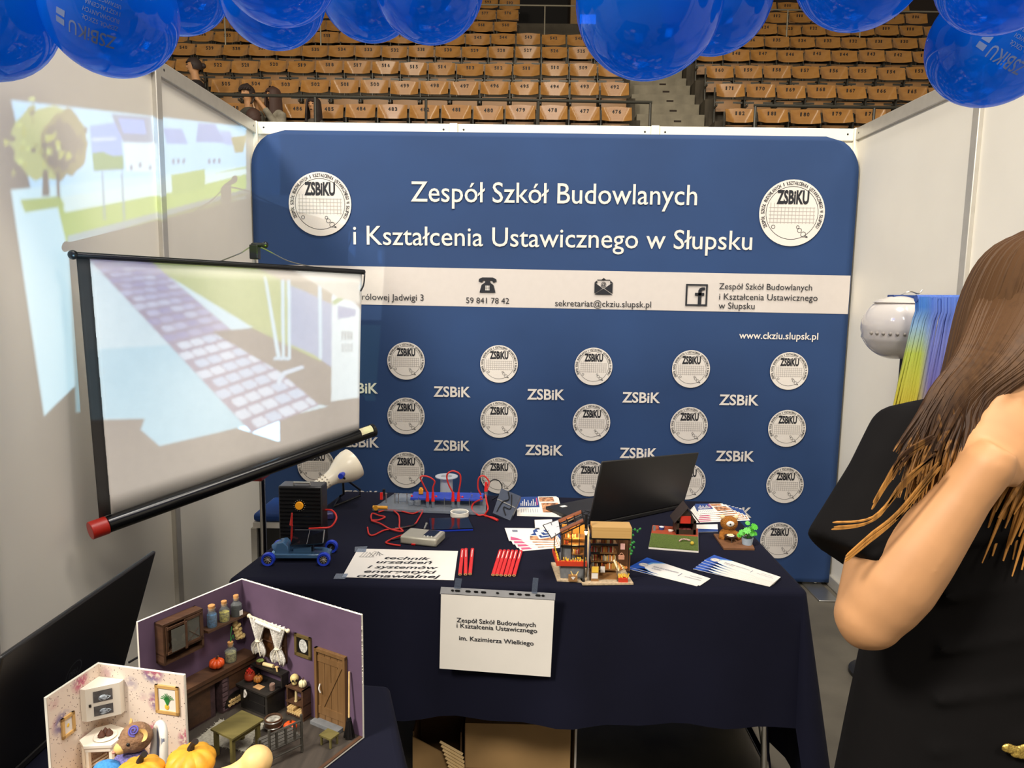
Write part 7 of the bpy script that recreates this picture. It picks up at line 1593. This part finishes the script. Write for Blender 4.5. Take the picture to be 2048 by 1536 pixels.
# --- spectators in the stand
zt = ROWZ[0]-.60-.53; struct('trim_%d' % (tn+1), G().bx((-9, 9.6, zt-.6), (11, ROWY[0]-.62, zt)), M_conc); tn += 1
def spectator(px, py, Y, face, label, tcol, hcol, hair, size=1, phone=False, zs=None):
    H_ = at(px, py, Y); f = V((math.sin(face), -math.cos(face), 0)); s = V((-f.y, f.x, 0)); k = size; step = zs
    t = thing('person', label, 'person', (H_.x, H_.y+.1, step)); g = G(); R = Matrix((s, f, UP)).transposed()
    sh = H_.z-.21*k; B = lambda z, q=0: V((H_.x-f.x*.02, H_.y+.03+q, z))
    g.ell(H_+UP*.02*k, (.072*k, .088*k, .09*k), n=18, R=R); g.ell(H_-UP*.035*k+f*.015*k, (.055*k, .06*k, .07*k), n=16, R=R); g.tube([H_+f*.085*k+UP*.01, H_+f*.1*k-UP*.022*k], [.009*k, .013*k], n=8)
    g.tube([H_-UP*.06*k, B(sh)], [.05*k, .06*k], n=14); g.ell(H_+s*.074*k, (.01, .018, .028), n=8, R=R); g.ell(H_-s*.074*k, (.01, .018, .028), n=8, R=R)
    hands = []
    for q in (-1, 1):
        S = B(sh-.04*k)+s*.17*k*q; E = S+V((0, -.05, -.27*k))+s*.04*q; W = H_+f*.25-UP*.12+s*.05*q if phone else E+f*.2-s*.1*q-UP*.03
        hands.append((S, E, W)); dW = (W-E).normalized(); g.tube([E.lerp(W, .7), W], [.034*k, .028*k], n=10); g.ell(W+dW*.05, (.035, .03, .05), n=12)
        for j in range(4): o = W+dW*.085+s*(-.027+.018*j); g.tube([o, o+dW*.03, o+dW*.045-UP*.014], [.010, .0095, .007], n=8)
        g.tube([W+dW*.03-s*.03*q, W+dW*.06-s*.05*q, W+dW*.085-s*.045*q], [.013, .011, .008], n=8)
    loft(g, [(B(sh), s*.1*k, f*.06*k), (B(sh-.06*k), s*.17*k, f*.09*k), (B(sh-.5*k), s*.15*k, f*.1*k)])
    for S, E, W in hands: g.tube([S, E], [.05*k, .04*k], n=10); g.tube([E, W], [.038*k, .028*k], n=10); g.ell(E, .038*k, n=10)
    obj('body', g, M_skin, t, remesh=.012)
    g = G()
    for q in (-1, 1): g.ell(H_+f*.082*k+UP*.016*k+s*.03*q, (.013, .006, .006), n=8, R=R); g.tube([H_+f*.083*k+UP*.038*k+s*.015*q, H_+f*.078*k+UP*.038*k+s*.048*q], .005, n=5)
    g.ell(H_+f*.075*k-UP*.058*k, (.022, .008, .005), n=8, R=R); obj('face_features', g, mat('face_dark', (70, 44, 36), .6, var=0), t)
    g = G(); loft(g, [(B(sh+.045*k), s*.07*k, f*.065*k), (B(sh), s*.16*k, f*.09*k), (B(sh-.06*k), s*.2*k, f*.12*k), (B(sh-.25*k), s*.19*k, f*.12*k), (B(sh-.5*k), s*.19*k, f*.13*k)])
    for S, E, W in hands: g.tube([S-UP*.0, S.lerp(E, .5), E, E.lerp(W, .75)], [.07*k, .062*k, .055*k, .046*k], n=14)
    obj('top', g, mat('spectator_top_%s' % ''.join(L_[c//16] for c in tcol), tcol, .85, var=.06), t, remesh=.014)
    g = G(); hp = B(sh-.5*k)
    for q in (-1, 1): kn_ = hp+f*.42+s*.1*q+UP*.02; g.tube([hp+s*.09*q, kn_, V((kn_.x+f.x*.04, kn_.y+f.y*.04, step+.05))], [.09*k, .07*k, .05*k], n=12)
    obj('trousers', g, M_trous, t, remesh=.016)
    for q in (-1, 1): kn_ = hp+f*.5+s*.1*q; obj('shoe', G().ell(V((kn_.x, kn_.y, step+.04)), (.05, .1, .04), n=10), M_blk, t)
    g = G(); m_ = hair_mat('spectator_hair_%s' % ''.join(L_[c//16] for c in hcol), hcol, hcol, tuple(min(255, c+26) for c in hcol), H_.z-.4, H_.z)
    rows = []
    for i in range(12):
        th = PI/2-.02-i*(PI*.66)/11; row = []
        for j in range(24):
            a = 2*PI*j/24; fd_ = math.sin(a)*math.cos(th); lim = (-.5 if fd_ < .3 else (.28 if hair != 'fringe' else .16)); zz = max(math.sin(th), lim) if fd_ > .3 else max(math.sin(th), -.5)
            row.append(H_+s*math.cos(a)*math.cos(th)*.088*k+f*(math.sin(a)*math.cos(th)*.104*k-.004)+UP*(zz*.108*k+.016*k))
        rows.append(row)
    g.ring(rows, cap=False)
    if hair == 'fringe':
        for j in range(22): a = -1.1+2.2*j/21; d_ = s*math.sin(a)+f*math.cos(a); g.tube(curve([H_+UP*.125*k, H_+d_*.075*k+UP*.09*k, H_+d_*.102*k+UP*(.03+.01*(j % 3))*k], 4), .014*k, n=6)
    if hair == 'long':
        for j in range(40):
            a = .75+(2*PI-1.5)*j/39; d_ = s*math.sin(a)*.092*k+f*math.cos(a)*.1*k; g.tube(curve([H_+UP*.12*k, H_+d_*.8+UP*.08*k, H_+d_*1.02, H_+d_*1.15-UP*.2*k, H_+d_*1.05-UP*(.36+.02*(j % 3))*k], 4), [.014*k]*14+[.01*k, .006*k, .004*k], n=6)
    if hair == 'bun': g.ell(H_-f*.115*k+UP*.03*k, .035*k, n=12)
    if hair == 'back': g.ell(H_-UP*.01, (.092*k, .1*k, .11*k), n=16)
    obj('hair', g, m_, t)
    if phone:
        c = H_+f*.31-UP*.1; tag(obj('phone', G().box(c, (.075, .012, .15), R=Matrix((s, (f+UP*.4).normalized(), s.cross((f+UP*.4).normalized()))).transposed()), M_blk, bevel=.006), 'black phone held by the seated person in a light grey hoodie', 'phone')
    return t
s0 = ROWZ[0]-.6
spectator(388, 134, 11.15, -1.1, 'person in a dark top with tied-back hair looking left, uppermost of the spectators', (34, 26, 26), (42, 28, 20), 'bun', 1.12, zs=s0)
spectator(495, 188, 10.8, -.5, 'young person with a dark fringe and grey top sitting behind the rail', (78, 74, 64), (34, 24, 18), 'fringe', 1.1, zs=zt)
spectator(546, 192, 10.95, -.75, 'person with long brown hair and light grey hoodie holding up a phone', (150, 142, 124), (52, 34, 24), 'long', 1.06, True, zs=zt)
spectator(508, 236, 10.25, 2.6, 'low brown-haired head just above the corner of the partition, back turned', (60, 50, 46), (54, 34, 26), 'back', 1.05, zs=zt)
spectator(627, 212, 10.8, -.2, 'person with very long dark hair and grey top, rightmost of the spectators', (96, 88, 78), (34, 24, 20), 'long', 1.04, zs=zt)
